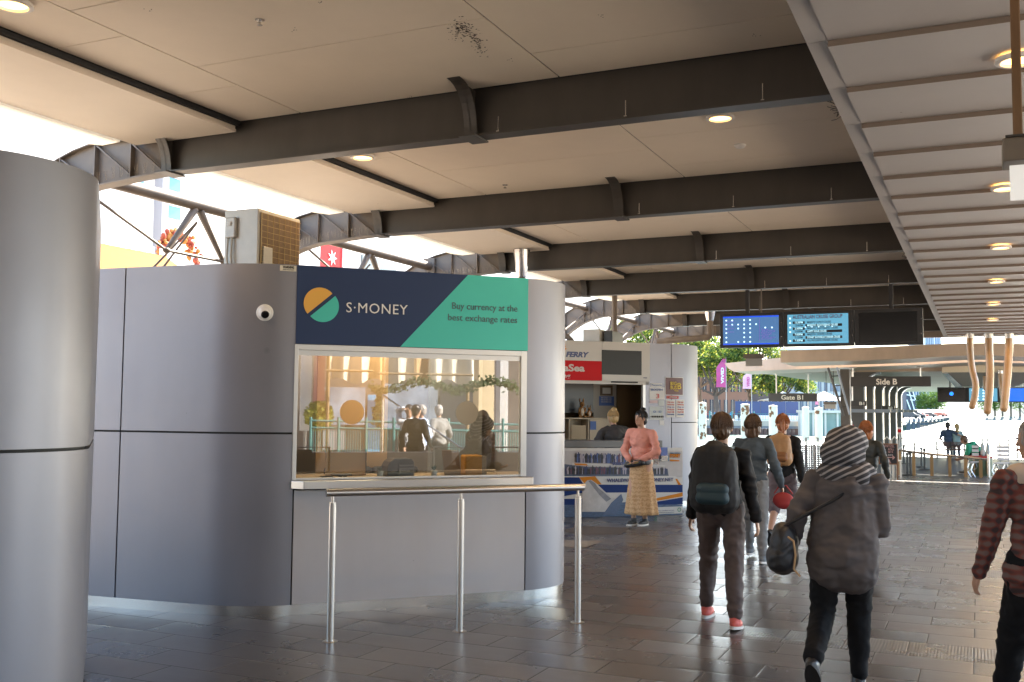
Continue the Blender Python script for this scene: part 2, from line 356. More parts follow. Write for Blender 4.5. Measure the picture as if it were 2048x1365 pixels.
p = atz(1480, 290, ZC); sd2 = thing('smoke_detector', 'small white smoke detector on the ceiling between the nearest girders at the right', 'detector', p); MB().lathe(p, [(.055, 0), (.055, -.012), (.035, -.03), (.02, -.034), (.001, -.034)], 24, cap=False).build('body', WHITE, sd2, True)
for k, (px, py, lb) in enumerate(((1010, 370, 'sprinkler head on the ceiling above the middle of the second girder'), (520, 40, 'sprinkler head on the nearest ceiling panels at the left'))):
    p = atz(px, py, ZC); s2 = thing('sprinkler_head', lb, 'sprinkler', p, 'sprinkler heads'); MB().lathe(p, [(.03, 0), (.03, -.004), (.008, -.006), (.008, -.03), (.018, -.034), (.018, -.036)], 16).build('body', SS, s2, True)
# soffit with saw-tooth boards
sof = thing('slatted_soffit', 'lower grey soffit of overlapping boards with downlights, right of the girders', 'ceiling', (2, 11, 3.7))
edge_x, in_x, out_x = -.835, -.72, 4.2
y = .395-.8875*15; prof = []
ys = []
while y < 30.4: ys.append(y); y += .8875
bm_ = MB()
for a_, b_ in zip(ys[:-1], ys[1:]):
    bm_.prism([(in_x, a_, 3.668), (in_x, b_, 3.70), (in_x, b_, 3.78), (in_x, a_, 3.78)], (out_x-in_x, 0, 0))
bm_.build('lapped_board', SOFF, sof)
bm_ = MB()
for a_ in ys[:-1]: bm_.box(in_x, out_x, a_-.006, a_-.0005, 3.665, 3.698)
bm_.build('painted_shade_strip', mat('riser_shade_brown', (.20, .16, .13), .7), sof)  # thin dark strips that paint the shade of the risers as colour
bm_ = MB()
for a_, b_ in zip(ys[:-1], ys[1:]): bm_.box(edge_x, in_x-.002, a_+.002, b_-.002, 3.70, 3.74)
bm_.build('edge_board', SOFF, sof)
MB().box(edge_x+.01, out_x, ys[0], ys[-1]+.06, 3.782, 4.28).build('soffit_box', STEEL_L, sof)
# bird debris tufts on the soffit edge
tw = MB()
for (px, py) in ((1682, 226), (1816, 515), (1848, 592)):
    c = atz(px, py, 3.71)
    for k in range(26):
        d = Vector((rnd.uniform(-1, .4), rnd.uniform(-1, 1), rnd.uniform(-.6, .8)))*.09; o_ = c+Vector((-.01, rnd.uniform(-.12, .12), rnd.uniform(0, .05)))
        tw.tube([o_, o_+d*.5+Vector((0, 0, rnd.uniform(-.02, .02))), o_+d], .0022, 4)
tag(tw.build('nest_twigs', mat('twig', (.05, .04, .03), .9)), 'scruffy dark twigs stuck along the soffit edge', 'bird nest', kind='stuff')

# ------------------------------------------------------------------ girders
def girder(Y, idx):
    where = ['', '', '', '', '', 'nearest dark steel girder, crossing the ceiling in front of the downlight on the right', 'second dark steel girder from the front, above the outdoor air conditioner',
             'third dark steel girder, meeting the steel funnel downpipe', 'fourth dark steel girder, from which the three hanging screens drop', 'fifth dark steel girder, just above the hanging screens', 'sixth dark steel girder, curving down over the far kiosk', 'last dark steel girder at the end of the canopy']
    g = thing('steel_girder', where[idx] or 'dark steel girder behind the viewpoint', 'girder', (-9.1, Y, 0), 'curved steel girders under the canopy')
    w = .011
    # web
    c, ro, ri = Vector((-7.3, 0, 2.12)), 2.0, 1.60
    top = [(-.75, ZC+.12), (-6.9, ZC+.12), (-7.3, 4.10)]; bot = [(-.75, ZB), (-6.65, ZB)]
    outer = [(c.x-ro*math.sin(t), c.z+ro*math.cos(t)) for t in [R(a) for a in range(8, 91, 6)]]
    inner = [(c.x-ri*math.sin(t), c.z+ri*math.cos(t)) for t in [R(a) for a in range(8, 91, 6)]]
    up_ = top+outer+[(-9.3, 0)]; lo = [(-.75, ZB), (-4, ZB), (-6.65, ZB), (-7.0, ZB-.02)]+inner+[(-8.86, 0)]
    # straight web
    MB().box(-6.65, -.75, Y-w, Y+w, ZB, ZC+.15).build('web', STEEL, g)
    a = [(-6.65, ZC-.05), (-7.0, ZC-.03)]+outer+[(-9.3, 0)]; b_ = [(-6.65, ZB), (-7.0, ZB-.02)]+inner+[(-8.86, 0)]
    n = min(len(a), len(b_)); loop = [(x, Y-w, z) for x, z in a[:n]]+[(x, Y-w, z) for x, z in b_[:n][::-1]]
    mb = MB(); vs_ = [(x, Y-w, z) for x, z in a[:n]]+[(x, Y-w, z) for x, z in b_[:n]]; k = n
    vs2 = [(x, Y+w, z) for x, _, z in vs_]
    f = [(i, i+1, k+i+1, k+i) for i in range(n-1)]; mb.add(vs_, f); mb.add(vs2, f)
    mb.build('haunch_plate', STEEL_L, g)
    def flange(pts, hw, th, nm, m_):
        q = MB(); n = len(pts); off = []
        for i in range(n):
            p, nx = Vector(pts[max(0, i-1)]), Vector(pts[min(n-1, i+1)]); t = (nx-p).normalized(); off.append(Vector((pts[i][0], pts[i][1]))+Vector((-t.y, t.x))*th)
        lp = [(p[0], p[1]) for p in pts]+[(p.x, p.y) for p in off[::-1]]
        vs_ = [(x, Y-hw, z) for x, z in lp]+[(x, Y+hw, z) for x, z in lp]; N = len(lp)
        fs_ = [(i, (i+1) % N, N+(i+1) % N, N+i) for i in range(N)]
        for i in range(n-1): fs_ += [(i, i+1, N-2-i, N-1-i), (N+N-1-i, N+N-2-i, N+i+1, N+i)]
        q.add(vs_, fs_); return q.build(nm, m_, g)
    flange(b_, .075, .014, 'bottom_flange', STEEL_L)
    MB().box(-6.64, -.75, Y-.075, Y+.075, ZB-.016, ZB-.001).build('bottom_flange', STEEL, g)
    flange(a[::-1], .06, .012, 'top_flange', STEEL_L)
    # stiffeners and diagonals on the camera side of the haunch
    for sgn in (-1, 1):
        s_ = MB()
        def zt(x): d = x-c.x; return c.z+math.sqrt(max(.02, ro*ro-d*d)) if x < -7.3 else 4.08
        def zb(x): d = x-c.x; return c.z+math.sqrt(max(.02, ri*ri-d*d)) if x < -7.3 else ZB-.02
        for x in (-7.05, -7.5, -7.95, -8.4):
            s_.box(x-.006, x+.006, Y+sgn*.012 if sgn > 0 else Y-.062, Y+.062 if sgn > 0 else Y-.012, zb(x)+.004, zt(x)-.004)
        for xa, xb in ((-7.06, -7.48), (-7.51, -7.93), (-7.96, -8.38), (-6.67, -7.03)):
            A, B = Vector((xa, Y+sgn*.03, zb(xa)+.03)), Vector((xb, Y+sgn*.03, zt(xb)-.03))
            d = (B-A).normalized(); nrm = Vector((-d.z, 0, d.x))*.006
            s_.prism([A+nrm, B+nrm, B-nrm, A-nrm], (0, sgn*.03, 0))
        s_.build('stiffener', STEEL_L, g)
    # curved gusset brackets under the ceiling
    for x in (-6.60, -3.53):
        q = MB(); prof = [(Y-.075-.30*(t*t), ZB+(ZC-ZB)*math.sin(t*math.pi/2)) for t in [i/9 for i in range(10)]]
        q.prism([(x-.006, y_, z_) for y_, z_ in prof]+[(x-.006, Y-.012, ZC), (x-.006, Y-.012, ZB)], (.012, 0, 0))
        vs_ = [(x+dx, y_, z_) for y_, z_ in prof for dx in (-.055, .055)]
        q.add(vs_, [(2*i, 2*i+1, 2*i+3, 2*i+2) for i in range(len(prof)-1)])
        vs_ = [(x+dx, y_+.012, z_) for y_, z_ in prof for dx in (-.055, .055)]
        q.add(vs_, [(2*i, 2*i+2, 2*i+3, 2*i+1) for i in range(len(prof)-1)])
        q.box(x-.07, x+.07, Y-.15, Y+.10, ZB-.030, ZB-.0175)
        q.build('gusset_bracket', STEEL, g)
    # little threaded rods
    for x in (-3.3, -2.28, -1.3): MB().tube([(x, Y-.06, ZB+.003), (x, Y-.06, ZB+.12)], .004, 6).box(x-.012, x+.012, Y-.072, Y-.048, ZB-.001, ZB+.006).build('threaded_rod', SS, g)
    # bird spikes along the lower curve
    if idx in (5, 6, 7, 8, 9):
        q = MB()
        for i in range(48):
            t = R(-20+80*i/47) if False else 0
            x = -6.75-1.5*i/47; z = (zb(x) if x < -7.3 else ZB-.02)+.014; yy = Y-.05+.02*(i % 3-1)
            q.tube([(x, yy, z), (x-.01+.02*rnd.random(), yy-.01*(i % 3), z+.10)], .0016, 4)
        q.build('bird_spikes', SS, g)['kind'] = 'stuff'
    return g
for i, Y in enumerate(BY):
    if Y > 5 : girder(Y, i)
for i, Y in enumerate(BY):
    if Y <= 5: girder(Y, i)

# purlin truss outside the haunches, one bay each
def edge_truss(ya, yb, label):
    g = thing('edge_truss', label, 'truss', (-7.9, ya, 3.3), 'tubular trusses between the girders')
    X, zt, zl = -7.9, 3.90, 3.32; ym = (ya+yb)/2
    MB().tube([(X, ya+.04, zt), (X, yb-.04, zt)], .068, 14).build('top_tube', STEEL_L, g, True)
    for yy in (ya+.05, yb-.05): MB().box(X-.1, X+.1, yy-.012, yy+.012, zt-.13, zt+.13).build('end_plate', STEEL_L, g)
    for s_ in (-1, 1):
        MB().tube([(X, ym+s_*.04, zt-.06), (X, ym+s_*.45, zl)], [.045, .028], 10).build('strut', STEEL_L, g, True)
        MB().tube([(X, ym+s_*.45, zl), (X, ym+s_*(BAY/2-.05), zt-.1)], .016, 8).build('tie_rod', STEEL_L, g, True)
        MB().ball((X, ym+s_*.45, zl), (.035, .05, .035)).build('node', STEEL_L, g, True)
        MB().tube([(X-.02*s_, ym+.02*s_, zt-.2), (X-1.1, ym+.16*s_-.3, zl-.9)], .012, 6).build('stay_rod', STEEL_L, g, True)
    MB().tube([(X, ym-.45, zl), (X, ym+.45, zl)], .018, 8).build('bottom_rod', STEEL_L, g, True)
    return g
tl = ['tubular truss between the girders left of the air conditioner', 'tubular truss seen just above the dark blue sign', 'tubular truss between the third and fourth girders', 'tubular truss over the gap before the far kiosk', 'tubular truss above the far kiosk roof', 'farthest tubular truss near the trees']
for k in range(6): edge_truss(BY[5+k], BY[6+k], tl[k])

# ------------------------------------------------------------------ downlights
def downlight(c, label):
    g = thing('downlight', label, 'light', c, 'round downlights in the ceiling'); c = Vector(c)
    MB().lathe(c, [(.10, 0), (.118, -.004), (.122, -.025), (.108, -.032), (.092, -.030), (.088, -.012)], 28, cap=False).build('trim_ring', WHITE, g, True)
    MB().lathe(c, [(.086, -.016), (.06, -.022), (.001, -.024)], 24, cap=False).build('lens', mat('lamp_lens', (.9, .7, .4), .4, emit=(1, .50, .13), es=1.6), g, True)
    ld = bpy.data.lights.new('downlight_lamp', 'SPOT'); ld.energy = 14; ld.color = (1, .66, .34); ld.spot_size = R(150); ld.shadow_soft_size = .08
    lo = bpy.data.objects.new('lamp', ld); COL.objects.link(lo); lo.parent = g; lo.location = (0, 0, -.05)
for (x, y, z, lb) in [(-5.36, 4.25, ZC, 'downlight at the top left corner of the ceiling'), (-5.46, 8.32, ZC, 'downlight in the pale ceiling left of the middle, behind the nearest girder'), (-1.93, 8.35, ZC, 'downlight between the two nearest girders, near the slatted soffit'),
                      (.24, 6.35, 3.677, 'nearest soffit downlight, half behind the rusty hanging pole'), (.25, 10.0, 3.677, 'soffit downlight beside the hanging white light box'), (.28, 13.6, 3.677, 'third downlight along the slatted soffit'), (.28, 17.15, 3.677, 'fourth downlight along the slatted soffit'), (.28, 20.7, 3.677, 'fifth downlight along the slatted soffit'), (.30, 24.25, 3.677, 'farthest downlight along the slatted soffit')]:
    downlight((x, y, z), lb)

# ------------------------------------------------------------------ kiosks
EK = Vector((.692, .722, 0)).normalized(); NK = Vector((EK.y, -EK.x, 0))      # along the front, out of the front
def KM(ox, oy):
    M = Matrix.Identity(4)
    for i in range(3): M[i][0] = EK[i]; M[i][1] = -NK[i]; M[i][2] = (0, 0, 1)[i]
    M[0][3], M[1][3] = ox, oy; return M
def kiosk_outline(xr, rr, depth):
    right = [(xr+rr*math.sin(R(a)), rr-rr*math.cos(R(a))) for a in range(0, 91, 5)]+[(xr+rr, depth-rr)]+[(xr+rr*math.cos(R(a)), depth-rr+rr*math.sin(R(a))) for a in range(10, 91, 10)]
    left = [(-1.02*math.sin(R(a)), 1.02-1.02*math.cos(R(a))) for a in range(0, 41, 4)]
    e = left[-1]; d = (-math.cos(R(40)), math.sin(R(40))); left.append((e[0]+d[0]*1.25, e[1]+d[1]*1.25)); e = left[-1]
    left += [(e[0]-.5*math.sin(R(a))*1.0-.1, e[1]+.25+.5*(1-math.cos(R(a)))) for a in range(30, 91, 15)]; e = left[-1]
    left += [(e[0], depth-.5), (e[0]+.15, depth-.15), (e[0]+.5, depth)]
    return left, right
def wall_panels(g, M, pts, x_seams, name='cladding_panel'):
    """pts plan polyline; panels split by horizontal joint at z 1.44, standing 10 mm proud of a black core"""
    for z0, z1 in ((.085, 1.432), (1.448, 2.80)):
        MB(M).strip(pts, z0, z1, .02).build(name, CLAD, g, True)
def kiosk(name, label, ox, oy, xr=2.0, rr=.58, depth=2.7, front=True, loc=None):
    M = KM(ox, oy); o = M @ Vector((xr/2, depth/2, 0)); g = thing(name, label, 'kiosk', o)
    left, right = kiosk_outline(xr, rr, depth)
    # left panels: split in two at the seam
    L = left[::-1]                                        # from the back left round to the front corner
    # seam ~1.33 m left of corner
    i_s = [i for i, p in enumerate(L) if p[0] > -1.30][0]; pa, pb = Vector(L[i_s-1]), Vector(L[i_s]); t = (-1.30-pa.x)/(pb.x-pa.x); sp = pa.lerp(pb, t); dd = (pb-pa).normalized()*.007
    A = [tuple(p) for p in L[:i_s]]+[tuple(sp-dd)]; B = [tuple(sp+dd)]+[tuple(p) for p in L[i_s:]]; B[-1] = (-.008, 0)
    wall_panels(g, M, A, None); wall_panels(g, M, B, None)
    Rr = [(xr+.008, 0)]+right[1:]+[(xr-.3, depth), (left[-1][0], depth)]
    wall_panels(g, M, Rr, None)
    core = [(p[0], p[1]+.02) for p in left[1:4]]
    full = left[::-1]+right
    # black core just inside the skin shows in the joints
    def inset(pts, d):
        n = len(pts); out = []
        for i in range(n):
            a = Vector(pts[max(0, i-1)]); b = Vector(pts[min(n-1, i+1)]); t = (b-a).normalized(); out.append((pts[i][0]-t.y*d, pts[i][1]+t.x*d))
        return out
    MB(M).strip(inset(L[:-1]+[(-.02, 0)], .024), .06, 2.79).strip(inset([(xr+.02, 0)]+right[1:]+[(left[-1][0], depth)], .024), .06, 2.79).build('core', BLACK, g)
    plc = inset(L, .012)+[(x_, .012) for x_ in (0.0, xr)]+inset(right, .012)
    MB(M).strip(plc, 0, .082, .01).build('plinth', SS, g, True)
    roof = [p for p in inset(full, .03)]+[(left[-1][0], depth-.03)]
    MB(M).prism([(p[0], p[1], 2.72) for p in roof], (0, 0, .03)).build('roof', STEEL_L, g)
    return g, M
k1, K1 = kiosk('ticket_kiosk', 'grey metal clad currency kiosk with a wide glass window and blue green sign', -4.99, 6.70)
kd, KD = kiosk('metal_kiosk', 'rounded blank end of a grey metal kiosk at the left edge, nearest to the viewer', -5.485, 1.555)
box_obj('front_panel', 0, 2.0, 0, .02, .085, 2.8, CLAD, kd, M=KD)
k2, K2 = kiosk('tour_kiosk', 'grey metal clad tour booking kiosk with an open hatch and red and white sign', -6.66, 15.28, xr=2.62, rr=.95, depth=3.2)

blk = thing('light_blocking_walls', 'unseen dark walls added behind the viewpoint to block light', 'building', (-2, -22, 0))  # unseen walls added behind and beside the viewpoint to hold back light
MB().box(3.0, 5.4, -21.5, -2.6, 0, 3.66).build('side_blocker', mat('blocker_side', (.16, .15, .145), .7), blk)
MB().box(-22, 20, -24, -22, 0, 12).build('wall', mat('blocker_rear', (.20, .18, .165), .8), blk)
# --- kiosk 1 front
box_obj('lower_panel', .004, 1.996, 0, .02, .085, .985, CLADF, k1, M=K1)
box_obj('front_core', -.02, 2.02, .024, .03, .05, .99, BLACK, k1, M=K1)
def Kf(M, x, z, out=0): return frame(M @ Vector((x, -out, z)), EK)
NAVY = mat('sign_navy', (.020, .042, .118), .5, spec=.3); TEAL = mat('sign_teal', (.075, .58, .50), .5, spec=.3); SYEL = mat('sign_yellow', (.78, .42, .06), .4)
SWH = mat('sign_white', (.82, .82, .82), .4); SGREY = mat('sign_slate', (.06, .115, .13), .4)
MB(K1).box(-.012, 2.008, -.012, .03, 2.16, 2.80).build('sign_board', NAVY, k1, bevel=.002)
MB(K1).prism([(.853, -.0145, 2.1605), (2.0075, -.0145, 2.1605), (2.0075, -.0145, 2.7995), (1.447, -.0145, 2.7995)], (0, .002, 0)).build('sign_teal_field', TEAL, k1)
lc = Vector((.183, 0, 2.476)); r_ = .136; ang = R(41)
def half(c, r, a0, a1, n=28): return [(c[0]+r*math.cos(a0+(a1-a0)*i/n), -.0165, c[1]+r*math.sin(a0+(a1-a0)*i/n)) for i in range(n+1)]
d_ = Vector((math.cos(ang), math.sin(ang)))*.026
MB(K1).prism(half((.187-d_.x*.6, 2.497-d_.y*.3), r_-.004, ang, ang+math.pi), (0, .003, 0)).build('sign_logo_yellow', SYEL, k1)
MB(K1).prism(half((.187+d_.x*.6, 2.492+d_.y*.0-.018), r_-.004, ang-math.pi, ang), (0, .003, 0)).build('sign_logo_teal', TEAL, k1)
text('sign_lettering', 'S\u00b7MONEY', .118, SWH, Kf(K1, .388, 2.432, .0165), k1, width=.52, bold=0, space=1.1)
text('sign_slogan', 'Buy currency at the', .082, SGREY, Kf(K1, 1.300, 2.500, .0165), k1, width=.60, bold=0)
text('sign_slogan', 'best exchange rates', .082, SGREY, Kf(K1, 1.265, 2.400, .0165), k1, width=.635, bold=0)
# window frame
ALU = mat('window_aluminium', (.55, .54, .53), .4, .6)
fr = MB(K1)
fr.box(-.018, .014, -.006, .05, 1.066, 2.158).box(1.950, 2.005, -.006, .05, 1.066, 2.158).box(.0141, 1.9499, -.006, .05, 2.112, 2.158).box(.0141, 1.9499, .0, .05, 1.066, 1.082)
fr.build('window_frame', ALU, k1, bevel=.002)
MB(K1).box(.0142, 1.9498, .012, .045, 2.070, 2.1115).build('window_head', ALU, k1)
# counter
ct = MB(K1); ct.prism([(-.025, -.02, 1.0), (.06, -.11, 1.0), (2.03, -.11, 1.0), (2.03, .3, 1.0), (-.025, .3, 1.0)], (0, 0, .064))
ct.build('counter', SSR, k1, bevel=.004)
box_obj('counter_shadow_gap', .0, 2.0, .004, .05, .986, .999, BLACK, k1, M=K1)
# pane with two round hatches
GL = bpy.data.materials.new('window_glass'); GL.use_nodes = True; n = GL.node_tree.nodes; l = GL.node_tree.links; n.remove(n['Principled BSDF'])
tr = n.new('ShaderNodeBsdfTransparent'); tr.inputs[0].default_value = (.80, .84, .82, 1); gs = n.new('ShaderNodeBsdfGlossy'); gs.inputs['Roughness'].default_value = .0; gs.inputs['Color'].default_value = (.95, .98, 1, 1)
lw = n.new('ShaderNodeLayerWeight'); lw.inputs[0].default_value = .35; mr = n.new('ShaderNodeMapRange'); mr.inputs[3].default_value = .25; mr.inputs[4].default_value = .95
ms = n.new('ShaderNodeMixShader'); l.new(lw.outputs['Fresnel'], mr.inputs[0]); l.new(mr.outputs[0], ms.inputs[0]); l.new(tr.outputs[0], ms.inputs[1]); l.new(gs.outputs[0], ms.inputs[2]); l.new(ms.outputs[0], n['Material Output'].inputs[0])
pane = MB(K1); hz = 1.613; yy = .016
def ring(cx, r, x0, x1, z0, z1):
    N = 48; vs_ = []; 
    for i in range(N):
        a = 2*math.pi*i/N; ca, sa = math.cos(a), math.sin(a); vs_.append((cx+r*ca, yy, hz+r*sa))
    for i in range(N):
        a = 2*math.pi*i/N; ca, sa = math.cos(a), math.sin(a); k = min((x1-cx)/ca if ca > 1e-6 else (x0-cx)/ca if ca < -1e-6 else 9, (z1-hz)/sa if sa > 1e-6 else (z0-hz)/sa if sa < -1e-6 else 9)
        vs_.append((cx+k*ca, yy, hz+k*sa))
    pane.add(vs_, [(i, (i+1) % N, N+(i+1) % N, N+i) for i in range(N)])
Z0, Z1 = 1.082, 2.07
for (cx, x0, x1) in ((.463, .33-.12, .33+.386), (1.46, 1.21, 1.71)):
    ring(cx, .101, cx-.25, cx+.25, hz-.25, hz+.25)
    pane.quad((cx-.25, yy, Z0), (cx+.25, yy, Z0), (cx+.25, yy, hz-.25), (cx-.25, yy, hz-.25)).quad((cx-.25, yy, hz+.25), (cx+.25, yy, hz+.25), (cx+.25, yy, Z1), (cx-.25, yy, Z1))
for (a, b) in ((.0142, .213), (.713, 1.21), (1.71, 1.9498)): pane.quad((a, yy, Z0), (b, yy, Z0), (b, yy, Z1), (a, yy, Z1))
pane.build('window_pane', GL, k1)
# interior
inn = MB(K1); inn.box(-.6, 2.4, 1.45, 1.5, .1, 2.7).box(2.26, 2.30, .3, 1.449, .1, 2.7).box(-.45, -.40, .4, 1.45, .1, 2.7); inn.build('inner_wall', mat('inner_wall_grey', (.20, .165, .125), .6), k1)
box_obj('inner_floor', -.1, 2.2, .12, 1.45, .05, .1, mat('dark_carpet', (.05, .05, .05), .9), k1, M=K1)
box_obj('inner_ceiling', -.1, 2.2, .12, 1.45, 2.66, 2.7, WHITE, k1, M=K1)
box_obj('inner_counter', -.12, 2.2, .305, .72, 1.03, 1.063, BEIGE, k1, M=K1)
TAN = mat('partition_tan', (.58, .36, .16), .55)
box_obj('inner_partition', .36, 1.02, 1.0, 1.03, .1, 2.4, TAN, k1, M=K1)
box_obj('inner_door', 1.55, 2.1, 1.40, 1.449, .1, 2.3, mat('inner_door', (.34, .33, .31), .5), k1, M=K1)
# no fixture is visible; glowing panel and area light added to light the interior
MB(K1).box(.2, 1.6, .72, .98, 2.625, 2.655).build('added_glow_panel', mat('added_panel_glow', (.9, .8, .6), .4, emit=(1, .8, .5), es=1.2), k1)
ld = bpy.data.lights.new('booth_fill_light', 'AREA'); ld.shape = 'RECTANGLE'; ld.size = 1.6; ld.size_y = .5; ld.energy = 7; ld.color = (1, .80, .55)
lo = bpy.data.objects.new('booth_fill_light', ld); COL.objects.link(lo); lo.parent = k1; lo.location = (K1 @ Vector((.9, .85, 2.615)))-ORIGIN[k1.name]
# ------------------------------------------------------------------ kiosk 1 small things
# sticker and dome camera on the left panel (pixel rays onto the wall's own surface)
def cyl_hit(M, px, py, cx, cy, r, far=False):
    Mi = M.inverted(); o = Mi @ C0; d = (Mi.to_3x3() @ ray(px, py)); a = d.x**2+d.y**2; b = 2*((o.x-cx)*d.x+(o.y-cy)*d.y); c = (o.x-cx)**2+(o.y-cy)**2-r*r
    q = b*b-4*a*c; t = (-b-math.sqrt(max(0, q)))/(2*a); return o+d*t
h = cyl_hit(K1, 530, 626, 0, 1.02, 1.02); nrm = (K1.to_3x3() @ Vector((h.x, h.y-1.02, 0))).normalized(); hp = K1 @ h
sc = thing('security_camera', 'white dome security camera on the curved metal wall left of the sign', 'camera', hp+nrm*.004)
MB().lathe(hp, [(.066, .001), (.068, .012), (.060, .020), (.03, .024)], 28, axis=nrm).build('base_plate', WHITE, sc, True)
MB().ball(hp+nrm*.032, .050, 20, 14).build('housing', mat('cam_white', (.75, .75, .75), .3), sc, True)
eye = (nrm+Vector((.25, .1, -.55))).normalized()
MB().lathe(hp+nrm*.032, [(.030, .036), (.032, .047), (.026, .0535), (.001, .0545)], 24, axis=eye).build('lens', mat('lens_black', (.01, .01, .012), .15), sc, True)
h = cyl_hit(K1, 571, 537, 0, 1.02, 1.02)
st = MB(K1); st.box(-.15, -.02, -.004, .004, 2.745, 2.79); stk = st.build('warning_sticker', mat('sticker', (.75, .72, .62), .5), k1)
text('warning_text', 'WARNING', .028, BLACK, Kf(K1, -.128, 2.767, .0052), k1, width=.09, bold=.0006)
text('warning_text', 'HIGH VOLTAGE', .012, BLACK, Kf(K1, -.128, 2.752, .0052), k1, width=.085)

# air conditioner on the roof
cN = atd(519, 416, 9.15); xa, ztp = cN.x, cN.z; yn = cN.y; x0 = atY(450, 418, yn).x; ye = atX(603, 440, xa).y
ac = thing('air_conditioner', 'outdoor air conditioner with a gridded fan face standing on the kiosk roof', 'air conditioner', ((x0+xa)/2, (yn+ye)/2, 2.76))
zb_ = 2.80
MB().box(x0, xa-.012, yn, ye, zb_, ztp).build('casing', GALV, ac, bevel=.008)
MB().box(xa-.0118, xa-.004, yn+.03, ye-.02, zb_+.03, ztp-.035).build('fan_opening', mat('ac_coil', (.16, .10, .05), .6, noise_s=30, noise_a=.4), ac)
MB().box(xa-.010, xa+.012, yn+.06, yn+.19, zb_+.05, zb_+.30).build('terminal_cover', GALV, ac, bevel=.004)
b = MB(); yy = yn+.03
k = 0
while yy < ye-.02: b.box(xa+.004, xa+.0075, yy-.0015, yy+.0015, zb_+.03, ztp-.04); yy += .085
zz = zb_+.05
while zz < ztp-.04: b.box(xa+.008, xa+.0115, yn+.03, ye-.02, zz-.0015, zz+.0015); zz += .055
b.build('wire_guard', mat('brassy_wire', (.45, .33, .15), .4, .8), ac)
MB().box(x0+.03, x0+.15, yn-.035, yn-.001, ztp-.26, ztp-.07).build('isolator', GALV, ac, bevel=.012)
MB().box(x0+.06, x0+.11, yn-.045, yn-.036, ztp-.15, ztp-.11).build('isolator_switch', OFFW, ac, bevel=.004)
for dx in (.06, .105): MB().tube([(x0+dx, yn-.02, ztp-.25), (x0+dx, yn-.03, zb_+.2), (x0+dx+.03, yn-.03, zb_+.02), (x0+dx+.16, yn-.04, zb_-.06)], .010, 8).build('conduit', GALV, ac, True)
MB().box(x0-.10, x0-.01, yn-.02, yn+.1, zb_-.04, zb_+.14).build('junction_box', OFFW, ac, bevel=.004)
b = MB(); c = Vector((xa+.05, yn-.05, zb_-.06))
b.tube([c+Vector((.13*math.cos(t), -.02, .14*math.sin(t))) for t in [math.pi*i/12 for i in range(13)]], .018, 8); b.build('insulated_pipe', GALV, ac, True)
box_obj('mounting_feet', x0+.02, xa-.02, yn+.05, ye-.05, 2.752, 2.799, STEEL, ac)

# things on the kiosk counter, inside the glass
def KP(M, x, y, z): return M @ Vector((x, y, z))
def plant(x, lb):
    g = thing('potted_succulent', lb, 'plant', KP(K1, x, .17, 1.064), 'potted plants on the counter')
    MB(K1).lathe((x, .17, 1.0645), [(.022, 0), (.030, .055), (.027, .055), (.025, .048)], 18).build('pot', WHITE, g, True)
    b = MB(K1)
    for i in range(13):
        a = i*2.4; t = .35+.5*(i/13); d = Vector((math.cos(a)*math.sin(t), math.sin(a)*math.sin(t), math.cos(t))); s_ = Vector((-math.sin(a), math.cos(a), 0)); c = Vector((x, .17, 1.115)); L = .055
        b.add([c-s_*.007, c+s_*.007, c+d*L*.6+s_*.006, c+d*L, c+d*L*.6-s_*.006, c+d*L*.5+Vector((0, 0, -.004))], [(0, 1, 2, 3, 4), (0, 5, 1), (1, 5, 2), (2, 5, 3), (3, 5, 4), (4, 5, 0)])
    b.build('leaves', mat('succulent', (.03, .09, .04), .5), g)
plant(.745, 'potted succulent behind the glass between the brown card and the black printer'); plant(1.22, 'potted succulent behind the glass right of the black printer')
pr = thing('printer', 'black rounded receipt printer behind the kiosk glass', 'printer', KP(K1, .95, .3, 1.064))
MB(K1).prism([(.83, .24, 1.0645), (.83, .24, 1.15), (.85, .24, 1.19), (.89, .24, 1.215), (1.04, .24, 1.215), (1.065, .24, 1.19), (1.065, .24, 1.0645)], (0, .22, 0)).build('body', BLKP, pr, bevel=.006)
MB(K1).box(.925, 1.06, .225, .2398, 1.075, 1.165).build('front_cover', mat('printer_grey', (.12, .125, .13), .3), pr, bevel=.004)
MB(K1).box(.93, 1.055, .218, .2248, 1.142, 1.152).build('paper_slot', BLACK, pr)
MB(K1).box(1.02, 1.045, .218, .2248, 1.10, 1.125).build('button_panel', BLKP, pr)
cb = thing('card_divider', 'tan desk screen standing behind the left hatch of the glass', 'screen', KP(K1, .5, .5, 1.064))
MB(K1).box(.35, .70, .50, .52, 1.0645, 1.29).build('board', TAN, cb); MB(K1).box(.6995, .706, .495, .53, 1.0645, 1.29).build('edge_trim', BLKP, cb)
kb = thing('payment_terminal', 'low black keyboard tray lying on the counter at the left of the window', 'keyboard', KP(K1, .4, .2, 1.064))
MB(K1).box(.34, .50, .12, .24, 1.085, 1.10).build('keys', BLKP, kb, bevel=.004); MB(K1).box(.25, .34, .13, .23, 1.075, 1.084).box(.40, .42, .15, .2, 1.0645, 1.0845).box(.44, .46, .15, .2, 1.0645, 1.0845).build('stand', BLKP, kb)
ob = thing('orange_stand', 'orange plastic brochure stand behind the right part of the glass', 'stand', KP(K1, 1.6, .2, 1.064))
MB(K1).box(1.50, 1.66, .16, .30, 1.0645, 1.245).build('orange_cover', mat('orange_plastic', (.62, .27, .035), .45), ob, bevel=.015)
MB(K1).box(1.6605, 1.70, .17, .30, 1.0645, 1.235).build('side_card', mat('card_brown', (.45, .32, .2), .6), ob)
lp = thing('laptop', 'open brown backed laptop behind the glass beside the orange stand', 'laptop', KP(K1, 1.42, .25, 1.064))
